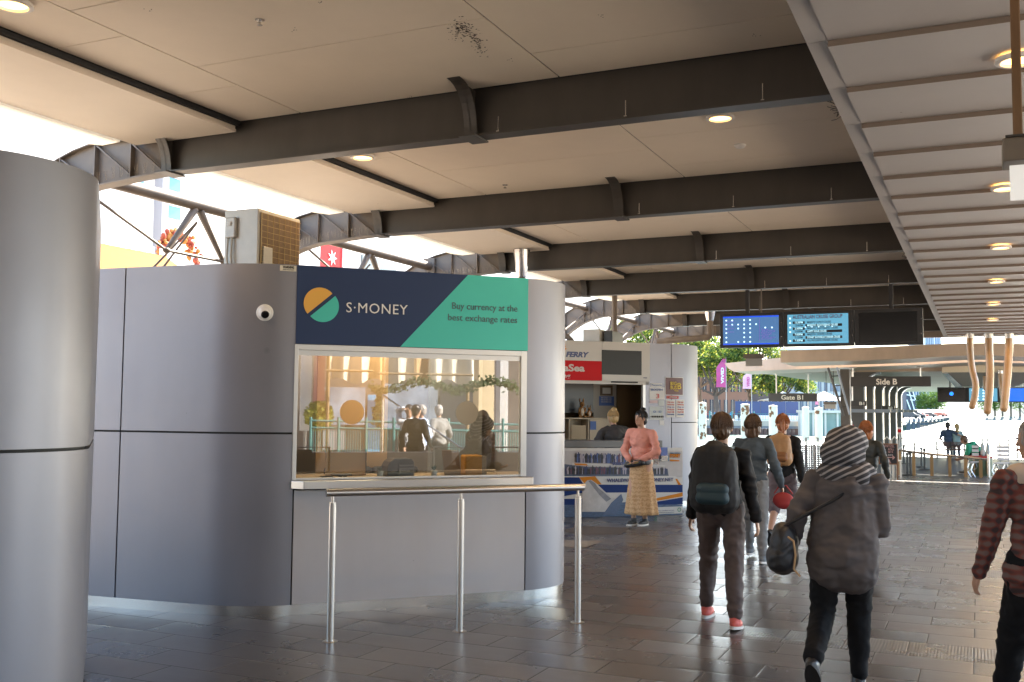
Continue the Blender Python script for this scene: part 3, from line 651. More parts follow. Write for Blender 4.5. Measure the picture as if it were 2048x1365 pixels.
MB(K1).prism([(1.34, .25, 1.075), (1.49, .25, 1.075), (1.49, .32, 1.28), (1.34, .32, 1.28)], (0, .012, .003)).build('lid', mat('laptop_brown', (.22, .14, .08), .4), lp)
MB(K1).box(1.34, 1.49, .12, .25, 1.0645, 1.0745).build('base', BLKP, lp)
for (x, lb) in ((.62, 'black office chair inside the kiosk at the left'), (1.05, 'black office chair inside the kiosk behind the printer')):
    g = thing('office_chair', lb, 'chair', KP(K1, x, .9, .1), 'chairs inside the kiosk')
    MB(K1).box(x-.22, x+.22, .80, .86, .75, 1.12).build('backrest', BLKP, g, bevel=.03); MB(K1).box(x-.22, x+.22, .45, .80, .52, .58).build('seat', BLKP, g, bevel=.02)
    MB(K1).tube([KP(Matrix.Identity(4), x, .65, .1005), KP(Matrix.Identity(4), x, .65, .52)], .03).build('column', BLKP, g)

# ------------------------------------------------------------------ kiosk 2
def k2p(px, py, out=0.0):
    p = atP(px, py, K2 @ Vector((0, -out, 0)), NK); q = K2.inverted() @ p; return q.x, q.z
xs_l, zt = k2p(1203, 686); xs_r, _ = k2p(1298, 687); _, zsb = k2p(1203, 762); zsb = round(zsb, 3)
RED = mat('sign_red', (.50, .008, .012), .55, spec=.15); SIGNW = mat('sign_panel_white', (.56, .54, .51), .5, spec=.2); DBLUE = mat('letter_blue', (.03, .05, .16), .4)
XL = -.15
zmid = k2p(1165, 722)[1]
box_obj('sign_board_white', XL, xs_l-.004, -.03, .03, zmid, 2.80, SIGNW, k2, M=K2); box_obj('sign_board_red', XL, xs_l-.004, -.03, .03, zsb, zmid-.001, RED, k2, M=K2)
def Kt(px, py, out=.0315): x, z = k2p(px, py, out); return frame(K2 @ Vector((x, -out, z)), EK)
def wid(p0, p1, y): return abs(k2p(p1, y)[0]-k2p(p0, y)[0])
text('ferry_lettering', 'FERRY', .115, DBLUE, Kt(1131.5, 713.5), k2, width=wid(1131.5, 1178, 713), bold=.006, shear=.25)
text('sea_lettering', 'taSea', .16, SIGNW, Kt(1119, 742), k2, width=wid(1119, 1170, 742), bold=.005)
text('fishing_lettering', 'fishing', .10, SIGNW, Kt(1100, 755), k2, width=wid(1098, 1139, 755), bold=.002)
b = MB(K2)
for (px, py, r_) in ((1130.5, 693, .014), (1131.5, 698, .016), (1129, 702, .014), (1130, 689, .009)):
    x, z = k2p(px, py, .031); b.ball((x, -.031, z), (r_, .002, r_), 10, 6)
b.build('sun_dots', mat('sun_orange', (.7, .3, .08), .5), k2)
box_obj('screen_surround', xs_l, xs_r, -.03, .03, zsb, 2.80, SIGNW, k2, M=K2)
xa_, za_ = k2p(1203, 700, .03); xb_, zb2 = k2p(1283, 751, .03)
box_obj('header_screen', xa_+.004, xb_, -.034, -.0305, zb2, za_, mat('screen_off', (.012, .011, .010), .35, spec=.25), k2, M=K2)
text('screen_note', 'Information', .03, DBLUE, Kt(1287, 757), k2, width=wid(1287, 1294, 757))
box_obj('header_rail', XL, xs_r, 0, .04, zsb-.055, zsb-.002, SIGNW, k2, M=K2)
box_obj('header_slot', k2p(1222, 760)[0], k2p(1275, 760)[0], -.012, -.001, zsb-.03, zsb-.006, BLACK, k2, M=K2)
xj0, _ = k2p(1286, 800)
box_obj('door_jamb', xj0, xj0+.05, 0, .06, .1, zsb-.057, ALU, k2, M=K2)
box_obj('front_return', xj0+.052, 2.614, 0, .02, .085, 2.8, CLAD, k2, M=K2)
box_obj('inner_wall', -.3, 2.6, 1.6, 1.65, .1, 2.7, BEIGE, k2, M=K2)
BRN = mat('brown_board', (.20, .13, .06), .6)
x1, z1 = k2p(1234, 770, -.9); x2, z2_ = k2p(1292, 770, -.9)
box_obj('brown_partition', x1, 2.6, .9, .94, .1, 2.68, BRN, k2, M=K2)
box_obj('white_pillar', k2p(1187, 770, -.85)[0], k2p(1233, 770, -.85)[0], .85, .95, .1, 2.68, mat('pillar_grey', (.40, .37, .33), .6), k2, M=K2)
box_obj('black_screen', k2p(1122, 770, -.8)[0], k2p(1187, 770, -.8)[0], .8, .84, k2p(1150, 826, -.8)[1], 2.4, BLKP, k2, M=K2)
box_obj('inner_ceiling', -.3, 2.6, .05, 1.6, 2.66, 2.7, WHITE, k2, M=K2)
def onin(name, p0, p1, q0, q1, out, m, th=.006, par=None):
    x0_, z1_ = k2p(p0, q0, out); x1_, z0_ = k2p(p1, q1, out); return box_obj(name, x0_, x1_, -out-th, -out, z0_, z1_, m, par or k2, M=K2)
onin('notice_picture', 1200, 1225, 771, 792, -.844, mat('photo_dark', (.10, .06, .03), .5, noise_s=14, noise_a=.8)); onin('notice_white', 1205, 1221, 776, 788, -.834, SIGNW)
onin('notice_blue', 1198, 1228, 793, 812, -.844, mat('notice_blue', (.04, .10, .32), .5))
for yy in (797, 801, 805): text('notice_text', 'whale and dolphin cruises', .03, SIGNW, frame(K2 @ Vector((k2p(1202, yy, -.836)[0], .836, k2p(1202, yy, -.836)[1])), EK), k2, width=wid(1202, 1224, yy))
# shelf unit inside
sh = thing('pigeonhole_shelf', 'beige pigeonhole shelf unit inside the hatch of the far kiosk', 'shelf', K2 @ Vector((.5, .6, .1)))
xs0, zsT = k2p(1118, 836, -.5); xs1, _ = k2p(1225, 836, -.5); SHM = mat('shelf_beige', (.46, .38, .27), .55)
b = MB(K2); b.box(xs0, xs1, .5, .78, zsT-.02, zsT).box(xs0, xs1, .76, .78, 1.0, zsT-.021)
for p_ in (1120, 1139, 1177): x_ = k2p(p_, 860, -.5)[0]; b.box(x_-.01, x_+.01, .5, .759, 1.0, zsT-.021)
b.box(xs0, k2p(1175, 860, -.5)[0], .505, .758, k2p(1150, 878, -.5)[1]-.01, k2p(1150, 878, -.5)[1])
b.build('carcass', SHM, sh)
x_ = k2p(1178, 860, -.5)[0]; box_obj('side_panel', x_+.011, xs1, .49, .75, 1.0, zsT-.022, SHM, sh, M=K2)
onin('poster', 1180, 1192, 843, 860, -.488, mat('poster_blue', (.03, .09, .30), .5), par=sh); onin('box_file', 1142, 1172, 851, 878, -.52, mat('card_tan', (.42, .32, .2), .6), par=sh)
# plush kangaroos
PL = mat('plush_brown', (.30, .15, .05), .9, noise_s=60, noise_a=.4); PLW = mat('plush_cream', (.62, .55, .45), .9)
def plush(px, py, s_, lb):
    x_, z_ = k2p(px, py, -.62); p = K2 @ Vector((x_, .62, zsT+.001)); g = thing('plush_kangaroo', lb, 'toy', p, 'plush kangaroos on the shelf')
    D = NK; S = EK
    b = MB(); b.ball(p+Vector((0, 0, .10*s_)), (.06*s_, .055*s_, .105*s_)); b.ball(p+Vector((0, 0, .235*s_))+D*.02*s_, (.042*s_, .05*s_, .045*s_)); b.ball(p+Vector((0, 0, .22*s_))+D*.07*s_, (.02*s_, .03*s_, .018*s_))
    for q in (-1, 1): b.ball(p+S*.035*q*s_+Vector((0, 0, .30*s_)), (.014*s_, .010*s_, .036*s_)); b.ball(p+S*.05*q*s_+D*.05*s_+Vector((0, 0, .022*s_)), (.022*s_, .05*s_, .02*s_)); b.ball(p+S*.055*q*s_+D*.03*s_+Vector((0, 0, .14*s_)), (.015*s_, .02*s_, .045*s_))
    b.tube([p-D*.03*s_+S*.02+Vector((0, 0, .03*s_)), p-D*.06*s_+S*.09*s_+Vector((0, 0, .02*s_)), p-D*.05*s_+S*.16*s_+Vector((0, 0, .015*s_))], [.03*s_, .02*s_, .01*s_], 8)
    b.build('fur_body', PL, g, True); MB().ball(p+D*.028*s_+Vector((0, 0, .10*s_)), (.035*s_, .036*s_, .075*s_)).build('belly', PLW, g, True)
plush(1163, 835, 1.0, 'larger plush kangaroo sitting on the shelf inside the far kiosk'); plush(1178, 835, .66, 'smaller plush kangaroo beside the larger one on the shelf')
# counter with printed boat board in front
pA, pB = Vector((-5.80, 14.55, 0)), Vector((-4.31, 15.90, 0)); EP = (pB-pA).normalized(); NP = Vector((EP.y, -EP.x, 0)); PW = (pB-pA).length
PM = Matrix.Identity(4)
for i in range(3): PM[i][0] = EP[i]; PM[i][1] = -NP[i]; PM[i][2] = (0, 0, 1)[i]; PM[i][3] = pA[i]
ctr = thing('tour_counter', 'counter wrapped in a boat poster in front of the far kiosk', 'counter', PM @ Vector((.8, .2, 0)))
PWH = mat('poster_white', (.50, .49, .47), .42); NV = mat('poster_navy', (.014, .035, .14), .55, spec=.15); OR = mat('poster_orange', (.52, .19, .02), .55, spec=.15); DK = mat('poster_dark', (.035, .035, .06), .45)
PHZ = 1.055
box_obj('board', -.9, PW, 0, .03, .01, PHZ, PWH, ctr, M=PM); box_obj('carcass', -.9, PW-.1, .031, .34, .0, 1.03, mat('counter_grey', (.20, .20, .20), .5), ctr, M=PM)
box_obj('counter_top', -.9, PW-.32, .06, .42, 1.06, 1.17, mat('counter_dark', (.10, .10, .10), .35), ctr, M=PM, bevel=.004)
PMi = PM.inverted()
def pp(px, py): q = PMi @ atP(px, py, pA, NP); return q.x, q.z
lay = [0]
def shape(nm, pts, m, par=ctr):
    lay[0] += 1; d = .0012+.0006*lay[0]; return MB(PM).prism([(pp(x, y)[0], -d, pp(x, y)[1]) for x, y in pts], (0, .0005, 0)).build(nm, m, par)
SKY_ = mat('poster_sky', (.40, .38, .38), .42, noise_s=9, noise_a=.15); SEA = mat('poster_sea', (.05, .085, .16), .42, noise_s=16, noise_a=.95, stretch=(1, 1, 3)); FOAM = mat('poster_foam', (.46, .44, .43), .42, noise_s=7, noise_a=.35)
L_ = 1098
shape('picture_sky', [(L_, 902), (1365, 902), (1365, 955), (L_, 955)], SKY_)
shape('picture_sea', [(L_, 1008), (1180, 1010), (1260, 1004), (1365, 1010), (1365, 1030), (L_, 1036)], SEA)
shape('lower_deck', [(L_, 925), (1175, 934), (1335, 938), (1337, 952), (L_, 954)], mat('poster_glass', (.05, .07, .12), .4, noise_s=20, noise_a=.6))
shape('hull_white', [(L_, 953), (1350, 953), (1365, 960), (1365, 986), (L_, 986)], PWH)
shape('hull_band', [(1140, 969.5), (1365, 970), (1365, 985), (1150, 986)], NV)
shape('bow_blue', [(L_, 955), (1158, 955), (1166, 968), (1172, 985), (L_, 998)], NV)
shape('hull_stripe', [(1168, 986), (1365, 986), (1365, 998), (1240, 998)], PWH)
shape('orange_panel', [(1158, 955), (1190, 953), (1203, 969), (1170, 969)], OR)
shape('orange_panel', [(1303, 999), (1365, 985), (1365, 993), (1303, 1004)], OR); shape('orange_panel', [(1350, 958), (1354, 958), (1362, 970), (1356, 970)], OR)
shape('bow_blue', [(L_, 998), (1180, 998), (1170, 1010), (L_, 1010)], NV); shape('bow_blue', [(1300, 1006), (1365, 995), (1365, 1009), (1300, 1010)], NV)
shape('upper_deck', [(1144, 926), (1260, 931), (1330, 931), (1330, 933.5), (1144, 931)], PWH); shape('orange_panel', [(1148, 927), (1172, 928), (1176, 931.5), (1150, 930.5)], OR)
shape('whale', [(1164, 1024), (1164, 985), (1168, 968), (1174, 961), (1182, 960), (1192, 967), (1210, 984), (1232, 1000), (1222, 1008), (1215, 1024)], FOAM)
shape('whale', [(1176, 962), (1181, 960.5), (1190, 967), (1196, 976), (1206, 984), (1222, 998), (1212, 1004), (1198, 990), (1186, 975)], mat('whale_grey', (.20, .20, .22), .45, noise_s=18, noise_a=.4))
shape('whale_fin', [(1205, 1030), (1222, 1006), (1242, 988), (1246, 1000), (1232, 1030)], mat('fin_blue', (.06, .09, .17), .4, noise_s=30, noise_a=.7, stretch=(6, 6, 1)))
# people printed on the two decks
COLS = [mat('print_%s' % n_, c_, .45) for n_, c_ in (('navy', (.02, .03, .10)), ('plum', (.10, .035, .07)), ('pale', (.30, .28, .34)), ('blue', (.05, .09, .25)), ('black', (.015, .015, .02)))]
groups = {i: MB(PM) for i in range(5)}; lay[0] += 1; dl = .0012+.0006*lay[0]
def fig(px, py, h_, i):
    x, z = pp(px, py); b_ = groups[i]; w_ = h_*.15; x0_, y0_ = x, -dl
    P_ = [(x-w_*.5, z), (x+w_*.5, z), (x+w_*.6, z+h_*.5), (x+w_*.95, z+h_*.55), (x+w_*.8, z+h_*.82), (x+w_*.3, z+h_*.86), (x+w_*.45, z+h_*.94), (x, z+h_), (x-w_*.45, z+h_*.94), (x-w_*.3, z+h_*.86), (x-w_*.8, z+h_*.82), (x-w_*.95, z+h_*.55), (x-w_*.6, z+h_*.5)]
    b_.prism([(a, y0_-.00025*i, c) for a, c in P_], (0, .0002, 0))
for k in range(44): fig(1152+k*(98/43)+rnd.uniform(-.7, .7), 925.5+k*.06, rnd.uniform(.125, .165), rnd.choice([0, 0, 3, 4, 1, 2]))
for k in range(60): fig(1100+k*(165/59)+rnd.uniform(-1, 1), 949, rnd.uniform(.09, .14), rnd.choice([0, 0, 4, 4, 1, 2]))
for k in range(12): fig(1302+k*2.8, 949, rnd.uniform(.08, .12), rnd.choice([0, 4, 2]))
for i, b_ in groups.items(): b_.build('printed_figures', COLS[i], ctr)
def PT(px, py, d=.034): x, z = pp(px, py); return frame(PM @ Vector((x, -d, z)), EP)
def pw(a, b_, y): return abs(pp(b_, y)[0]-pp(a, y)[0])
TXB = mat('print_text_navy', (.03, .04, .14), .4)
text('website_lettering', 'WHALEWATCHINGSYDNEY.NET', .075, TXB, PT(1213, 964.5, .018), ctr, width=pw(1213, 1346, 965), bold=.0018)
text('phone_number', '9583', .06, TXB, PT(1223, 930.5, .018), ctr, width=pw(1223, 1247, 930), bold=.003)
text('sydney_lettering', 'SYDNEY', .075, OR, PT(1339, 915, .018), ctr, width=pw(1339, 1360, 915), bold=.004)
text('small_lettering', 'WHALE WATCHING', .03, mat('print_teal', (.03, .16, .30), .4), PT(1339, 908, .018), ctr, width=pw(1339, 1360, 908), bold=.001)
shape('tail_logo', [(1331, 905), (1336, 912), (1338, 922), (1333, 922), (1330, 917), (1332, 911)], mat('print_teal', (.03, .16, .30)))
shape('tail_logo', [(1338, 919), (1358, 921), (1358, 923), (1340, 923)], OR)
shape('certificate', [(1308, 1015), (1364, 1013), (1364, 1027), (1308, 1029)], PWH); shape('certificate_stripe', [(1308, 1015), (1313, 1015), (1313, 1029), (1308, 1029)], mat('print_green', (.03, .22, .12), .4))
x, z = pp(1357, 1019.5); lay[0] += 1; MB(PM).lathe((x, -.012-.0006*lay[0], z), [(.032, 0), (.032, .001), (.022, .001), (.022, 0)], 24, axis=(0, -1, 0), cap=False).build('certificate_seal', MATS['print_green'], ctr)
text('certificate_text', 'Eco certified tourism', .02, TXB, PT(1315, 1022, .034), ctr, width=pw(1315, 1346, 1022)); text('certificate_text', 'advanced ecotourism', .02, TXB, PT(1315, 1026, .034), ctr, width=pw(1315, 1346, 1026))
# leaflet holders
for (a, b_, c_, d_, colr) in ((1318, 1331, 895, 920, (.05, .09, .3)), (1302, 1313, 905, 927, (.35, .1, .06))):
    x0_, z1_ = pp(a, c_); x1_, z0_ = pp(b_, d_)
    MB(PM).box(x0_, x1_, -.075, -.045, z0_, z1_).build('leaflet_stack', mat('leaflet_%d' % a, colr, .4, noise_s=14, noise_a=.6), ctr)
    MB(PM).box(x0_-.004, x1_+.004, -.082, -.078, z0_-.01, z0_+.07).box(x0_-.004, x1_+.004, -.0775, -.04, z0_-.014, z0_-.004).build('holder', mat('clear_plastic', (.8, .8, .8), .1, alpha=1, trans=.85), ctr)
# notices on the curved end of kiosk 2
RC, CXL = .95, 2.62
def sxy(s_, off):                                        # arc length from the start of the curve -> local plan point, tangent angle
    if s_ <= 0: return CXL+s_, -off, 0
    t = s_/RC; return CXL+(RC+off)*math.sin(t), RC-(RC+off)*math.cos(t), t
def s_of(px, py):
    x, z = k2p(px, py)
    if x <= CXL: return x-CXL, z
    c_ = cyl_hit(K2, px, py, CXL, RC, RC); return RC*math.atan2(c_.x-CXL, RC-c_.y), c_.z
def curved(nm, p0, p1, q0, q1, m, off=.006, par=None):
    pm, qm = (p0+p1)/2, (q0+q1)/2; s0, s1 = s_of(p0, qm)[0], s_of(p1, qm)[0]; zt_, zb__ = s_of(pm, q0)[1], s_of(pm, q1)[1]
    n_ = 8; vs_ = []
    for o_ in (off, off-.004):
        for i in range(n_+1): x, y, t = sxy(s0+(s1-s0)*i/n_, o_); vs_ += [(x, y, zb__), (x, y, zt_)]
    o = 2*(n_+1); fs_ = [(2*i, 2*i+2, 2*i+3, 2*i+1) for i in range(n_)]+[(o+2*i, o+2*i+1, o+2*i+3, o+2*i+2) for i in range(n_)]+[(2*i, 2*i+2, o+2*i+2, o+2*i) for i in range(n_)]+[(2*i+1, 2*i+3, o+2*i+3, o+2*i+1) for i in range(n_)]
    MB(K2).add(vs_, fs_).build(nm, m, par or k2)
    x, y, t = sxy((s0+s1)/2, off+.010); c_ = K2 @ Vector((x, y, (zt_+zb__)/2)); ex = (K2.to_3x3() @ Vector((math.cos(t), math.sin(t), 0)))
    return c_, ex, s1-s0, zt_-zb__, t
PAP = mat('paper', (.62, .60, .58), .6); PAP2 = mat('paper_map', (.50, .52, .50), .6, noise_s=12, noise_a=.35); BB = mat('bus_maroon', (.10, .02, .018), .4); BY_ = mat('bus_yellow', (.62, .42, .02), .45); RB = mat('notice_red', (.42, .06, .05), .5); INK = mat('red_ink', (.55, .12, .10), .6); INKB = mat('blue_ink', (.08, .14, .35), .6)
def ctext(nm, body, c, ex, dx, dz, size, m, w_): text(nm, body, size, m, frame(c+ex*dx+Vector((0, 0, dz)), ex), k2, width=w_, bold=size*.02)
c, ex, w_, h_, t = curved('booth_notice', 1299, 1329, 775, 799.5, PAP); ctext('booth_text', 'BOOTH', c, ex, -w_*.42, h_*.22, .05, INKB, w_*.75); ctext('booth_text', '3', c, ex, -.03, -h_*.4, .11, INK, .06)
c, ex, w_, h_, t = curved('small_notice', 1302, 1324, 767, 774, PAP); ctext('notice_text', 'Please queue here', c, ex, -w_*.45, -.01, .03, INKB, w_*.9)
c, ex, w_, h_, t = curved('bus_poster_border', 1330, 1366, 755, 791, PAP, .005); c, ex, w_, h_, t = curved('bus_poster', 1331, 1365, 756, 790, BB, .0085)
ctext('bus_text', 'BIG', c, ex, -w_*.28, h_*.06, .085, BY_, w_*.36); ctext('bus_text', 'BUS', c, ex, -w_*.28, -h_*.18, .085, BY_, w_*.36); ctext('bus_text', 'B', c, ex, w_*.11, -h_*.16, .15, BY_, w_*.22); ctext('bus_text', 'TOURS', c, ex, -w_*.06, -h_*.3, .03, BY_, w_*.25)
c, ex, w_, h_, t = curved('attention_notice', 1333, 1357, 792, 798, RB); ctext('notice_text', 'ATTENTION', c, ex, -w_*.3, -.012, .03, PAP, w_*.6)
for (a, b_) in ((1332, 1350), (1352, 1368)):
    c, ex, w_, h_, t = curved('price_sheet', a, b_, 800, 835, PAP)
    for k, (tx, ik) in enumerate((('City tour', INK), ('Harbour loop', INK), ('Hop on', INKB), ('One day pass', INK), ('Departs daily', INK), ('Ask inside', INKB))): ctext('sheet_text', tx, c, ex, -w_*.4, h_*(.33-.14*k), .035, ik, w_*.75)
curved('pink_notice', 1299, 1315, 801, 807, mat('paper_pink', (.55, .40, .40), .6)); curved('small_notice', 1317, 1328, 801, 812, PAP2)
c, ex, w_, h_, t = curved('tour_map', 1299, 1326, 814, 840, PAP2)
for k in range(7): ctext('map_mark', 'I', c, ex, -w_*.4+w_*.8*k/6, -h_*.32, .04, BLACK, .02)
for k in range(2): ctext('map_mark', 'O', c, ex, -w_*.25+w_*.4*k, h_*.05, .05, INKB, .05)
curved('small_notice', 1319, 1328, 841, 851, PAP)

# ------------------------------------------------------------------ handrail
hr = thing('queue_handrail', 'stainless steel queue rail on three posts in front of the currency window', 'railing', (-3.54, 6.807, 0))
for p in [(-4.205, 6.106), (-3.54, 6.807), (-2.871, 7.505)]:
    q = Vector((*p, 0))
    MB().tube([q, q+Vector((0, 0, .955))], .0255, 18).tube([q+Vector((0, 0, .956)), q+Vector((0, 0, .975))], .0235, 14).tube([q+Vector((0, 0, .975)), q+Vector((0, 0, 1.026))], .009, 10).build('post', SSR, hr, True)
    MB().lathe(q, [(.055, .001), (.05, .004), (.0265, .005)], 20).build('base_ring', SSR, hr, True)
d = Vector((.692, .722, 0)); a = Vector((-4.205, 6.106, 1.042))-d*.04; b_ = Vector((-2.871, 7.505, 1.042))+d*.05
MB().tube([a, b_], .0265, 20).build('top_rail', SSR, hr, True)
MB().lathe(a, [(.0275, -.002), (.0275, .008)], 20, axis=-d).build('end_cap', SS, hr, True)

# ------------------------------------------------------------------ pipes
def pipe(name, lb, path, r, cone=None):
    g = thing(name, lb, 'pipe', (path[-1][0], path[-1][1], path[-1][2]))
    MB().tube(path, r, 14).build('pipe', STEEL_L, g, True)
    if cone: MB().lathe(cone[0], cone[1], 24, cap=False).build('funnel', SS, g, True)
    return g
p = atY(1043, 545, 13.72); pipe('funnel_downpipe', 'downpipe with a shiny steel funnel behind the currency kiosk', [(p.x, 13.72, 3.66), (p.x, 13.72, 0)], .062, ((p.x, 13.72, 3.6), [(.062, 0), (.075, .02), (.13, .42), (.125, .42)]))
p = atY(1078, 552, 17.25); pipe('downpipe', 'thin dark downpipe just right of the funnel one', [(p.x, 17.25, 4.1), (p.x, 17.25, 0)], .06)
p = atY(1229, 640, 19.6); pipe('downpipe', 'dark vertical pipe rising behind the far kiosk roof', [(p.x, 19.6, 4.1), (p.x, 19.6, 0)], .055)
A_, B_ = atY(1315, 683, 24.0), atY(1412, 676, 24.0)
pts = [A_, A_.lerp(B_, .5), B_]+[B_+Vector((.10*math.sin(t), 0, .10-.10*math.cos(t))) for t in [R(a) for a in (30, 60, 90)]]+[B_+Vector((.10, 0, .42))]
pg = pipe('drain_pipe', 'fat beige drain pipe with a bend under the last girder by the trees', pts, .075, (B_+Vector((.10, 0, .40)), [(.075, 0), (.09, .03), (.17, .30), (.16, .30)]))
# second ac and hose on kiosk 2
q = atd(1165, 687, 17.6); g = thing('roof_air_conditioner', 'small rusty white air conditioner on the far kiosk roof', 'air conditioner', (q.x, q.y+.6, 2.75))
x0_ = atd(1160, 687, 18).x; x1_ = atd(1187, 687, 18).x; x2_ = atd(1212, 687, 18).x; y_ = q.y+.5; zt_ = atY(1175, 659, y_).z
MB().box(x0_, x1_+.1, y_, y_+.7, 2.76, zt_).build('casing', OFFW, g, bevel=.01); MB().box(x1_+.14, x2_+.1, y_+.1, y_+.7, 2.76, zt_-.03).build('coil_side', BLKP, g, bevel=.01)
MB().tube([(x0_-.45+.28*math.cos(t), y_, 2.72+.28*math.sin(t)) for t in [math.pi*i/10 for i in range(11)]], .05, 10).build('flexible_duct', STEEL_L, g, True)

# hanging rusty pole with light box, upper right
q = atd(2036, 275, 4.6); g = thing('hanging_light_box', 'white light box hanging from a rusty pole at the top right', 'sign', (q.x, q.y, 3.65))
RP = mat('rusty_pole', (.17, .095, .045), .6, .2, noise_s=8, noise_a=.45, stretch=(1, 1, .3), bump=.1)
zpb = q.z; MB().box(q.x-.020, q.x+.020, q.y-.02, q.y+.02, zpb, 3.66).build('pole', RP, g, bevel=.006)
c0 = atd(2004, 279, 4.6); c1 = atd(2004, 331, 4.6)
MB().box(c0.x, c0.x+.9, q.y-.10, q.y+.10, c1.z, c0.z-.012).build('housing', STEEL_L, g, bevel=.006); MB().box(c0.x+.012, c0.x+.9, q.y-.11, q.y+.11, c0.z-.0115, c0.z-.002).build('housing_lid', STEEL, g)
c2 = atd(2019, 326, 4.6); c3 = atd(2019, 402, 4.6)
MB().box(c2.x, c2.x+.8, q.y-.012, q.y+.012, c3.z, c1.z-.002).build('lit_panel', mat('lit_panel', (.7, .7, .68), .5, emit=(1, .97, .92), es=.07), g)
# covers let into the floor
b = MB(); vs_ = [atz(x, y, .004) for x, y in ((1118, 1062), (1160, 1052), (1262, 1056), (1242, 1069), (1166, 1070))]
MB().add(vs_, [tuple(range(5))]).build('floor_cover', mat('cover_brown', (.085, .065, .05), .5, noise_s=8, noise_a=.3))['kind'] = 'structure'
vs_ = [atz(x, y, .004) for x, y in ((1100, 1080), (1208, 1082), (1172, 1095), (1100, 1093))]
MB().add(vs_, [(0, 1, 2, 3)]).build('floor_hatch', mat('hatch_stone', (.22, .18, .14), .55, noise_s=8, noise_a=.2))['kind'] = 'structure'
# ------------------------------------------------------------------ water, deck, far land
WM = bpy.data.materials.new('harbour_water'); WM.use_nodes = True; n = WM.node_tree.nodes; l = WM.node_tree.links; b = n['Principled BSDF']
b.inputs['Base Color'].default_value = (.03, .10, .085, 1); b.inputs['Roughness'].default_value = .42
tc = n.new('ShaderNodeTexCoord'); nz = n.new('ShaderNodeTexNoise'); nz.inputs['Scale'].default_value = .9; nz.inputs['Detail'].default_value = 5; bp = n.new('ShaderNodeBump'); bp.inputs['Strength'].default_value = .9; bp.inputs['Distance'].default_value = .35
l.new(tc.outputs['Object'], nz.inputs[0]); l.new(nz.outputs[0], bp.inputs['Height']); l.new(bp.outputs[0], b.inputs['Normal'])
MB().quad((-400, 29, -2.2), (700, 29, -2.2), (900, 1400, -2.2), (-700, 1400, -2.2)).build('water', WM)['kind'] = 'structure'
DECK = mat('deck_boards', (.10, .10, .11), .35, noise_s=2.5, noise_a=.3, stretch=(1, 14, 1))
xd = atz(1640, 946, 0).x
Yd = atz(1900, 915, 0).y
MB().box(-60, 60, 27.0, Y_END+.15, -2.4, -.03).build('quay_edge', CONC)['kind'] = 'structure'
MB().box(xd, 30, Y_END+.001, Yd, -.3, -.012).build('wharf_deck', DECK)['kind'] = 'structure'
# frame Q for the far side of the basin
QO = atd(1500, 822.5, 165); QO.z = 0; QE = Vector((rt.x, rt.y, 0)).normalized(); QF = Vector((-QE.y, QE.x, 0))
QM = Matrix.Identity(4)
for i in range(3): QM[i][0] = QE[i]; QM[i][1] = QF[i]; QM[i][2] = (0, 0, 1)[i]; QM[i][3] = QO[i]
QMi = QM.inverted()
def qp(px, py, v=0.0):
    p = atP(px, py, QM @ Vector((0, v, 0)), QF); q = QMi @ p; return q.x, q.z
MB(QM).quad((-160, 1, 0), (15.6, 1, 0), (15.6, 400, 0), (-160, 400, 0)).build('promenade', CONC)['kind'] = 'structure'
qw = thing('quay_wall', 'concrete quay wall over rusty sheet piling across the water', 'wall', QM @ Vector((0, 0, -2.2)))
MB(QM).box(-60, 8, 0, 1.4, -.75, .06).build('coping', mat('quay_stone', (.42, .36, .29), .85, noise_s=1.5, noise_a=.25), qw)
MB(QM).box(-60, 8, .05, 1.3, -1.15, -.76).build('waler', mat('waler_grey', (.16, .16, .17), .8), qw)
b = MB(QM); u = -60.0; k = 0
while u < 8: b.prism([(u, .1, -2.3), (u+.18, .1, -2.3), (u+.3, .35, -2.3), (u+.5, .35, -2.3), (u+.62, .1, -2.3)], (0, 0, 1.13)); u += .64
b.build('sheet_piling', mat('sheet_rust', (.13, .075, .06), .9, noise_s=1, noise_a=.4), qw)
tw_ = thing('terrace_wall', 'pale terrace wall with green glass panels at the water beyond the gate sign', 'wall', QM @ Vector((12, -2, -2.2)))
u0, u1 = qp(1596, 820)[0], qp(1692, 820)[0]
MB(QM).box(u0, u1+1, -2, 1, 1.45, 1.85).build('coping', mat('coping_cream', (.60, .54, .46), .8), tw_)
for a in range(4):
    ua = u0+(u1-u0)*a/4; MB(QM).box(ua+.15, ua+(u1-u0)/4-.15, -1.6, -1.5, -2.2, 1.449).build('glass_panel', mat('green_glass', (.16, .24, .22), .12, noise_s=.5, noise_a=.4), tw_)
    MB(QM).box(ua-.15, ua+.149, -1.8, -.5, -2.2, 1.449).build('pier', MATS['coping_cream'], tw_)
# promenade railing
TL = mat('teal_paint', (.05, .20, .19), .5)
rl = thing('promenade_railing', 'teal railing along the promenade under the trees across the water', 'railing', QM @ Vector((-5, .5, 0)))
b = MB(QM); b.box(-30, 8, .6, .66, 1.18, 1.25).box(-30, 8, .6, .66, .18, .24); b.build('rail', TL, rl)
b = MB(QM); u = -28.0
while u < 8: b.box(u, u+.035, .61, .65, .24, 1.18); u += .42
b.build('balusters', TL, rl)['kind'] = 'stuff'
for k in range(10):
    MB(QM).lathe((-28+k*3.6, .63, .06), [(.11, 0), (.11, 1.3), (.15, 1.35), (.1, 1.5), (.01, 1.6)], 10).build('post', TL, rl)
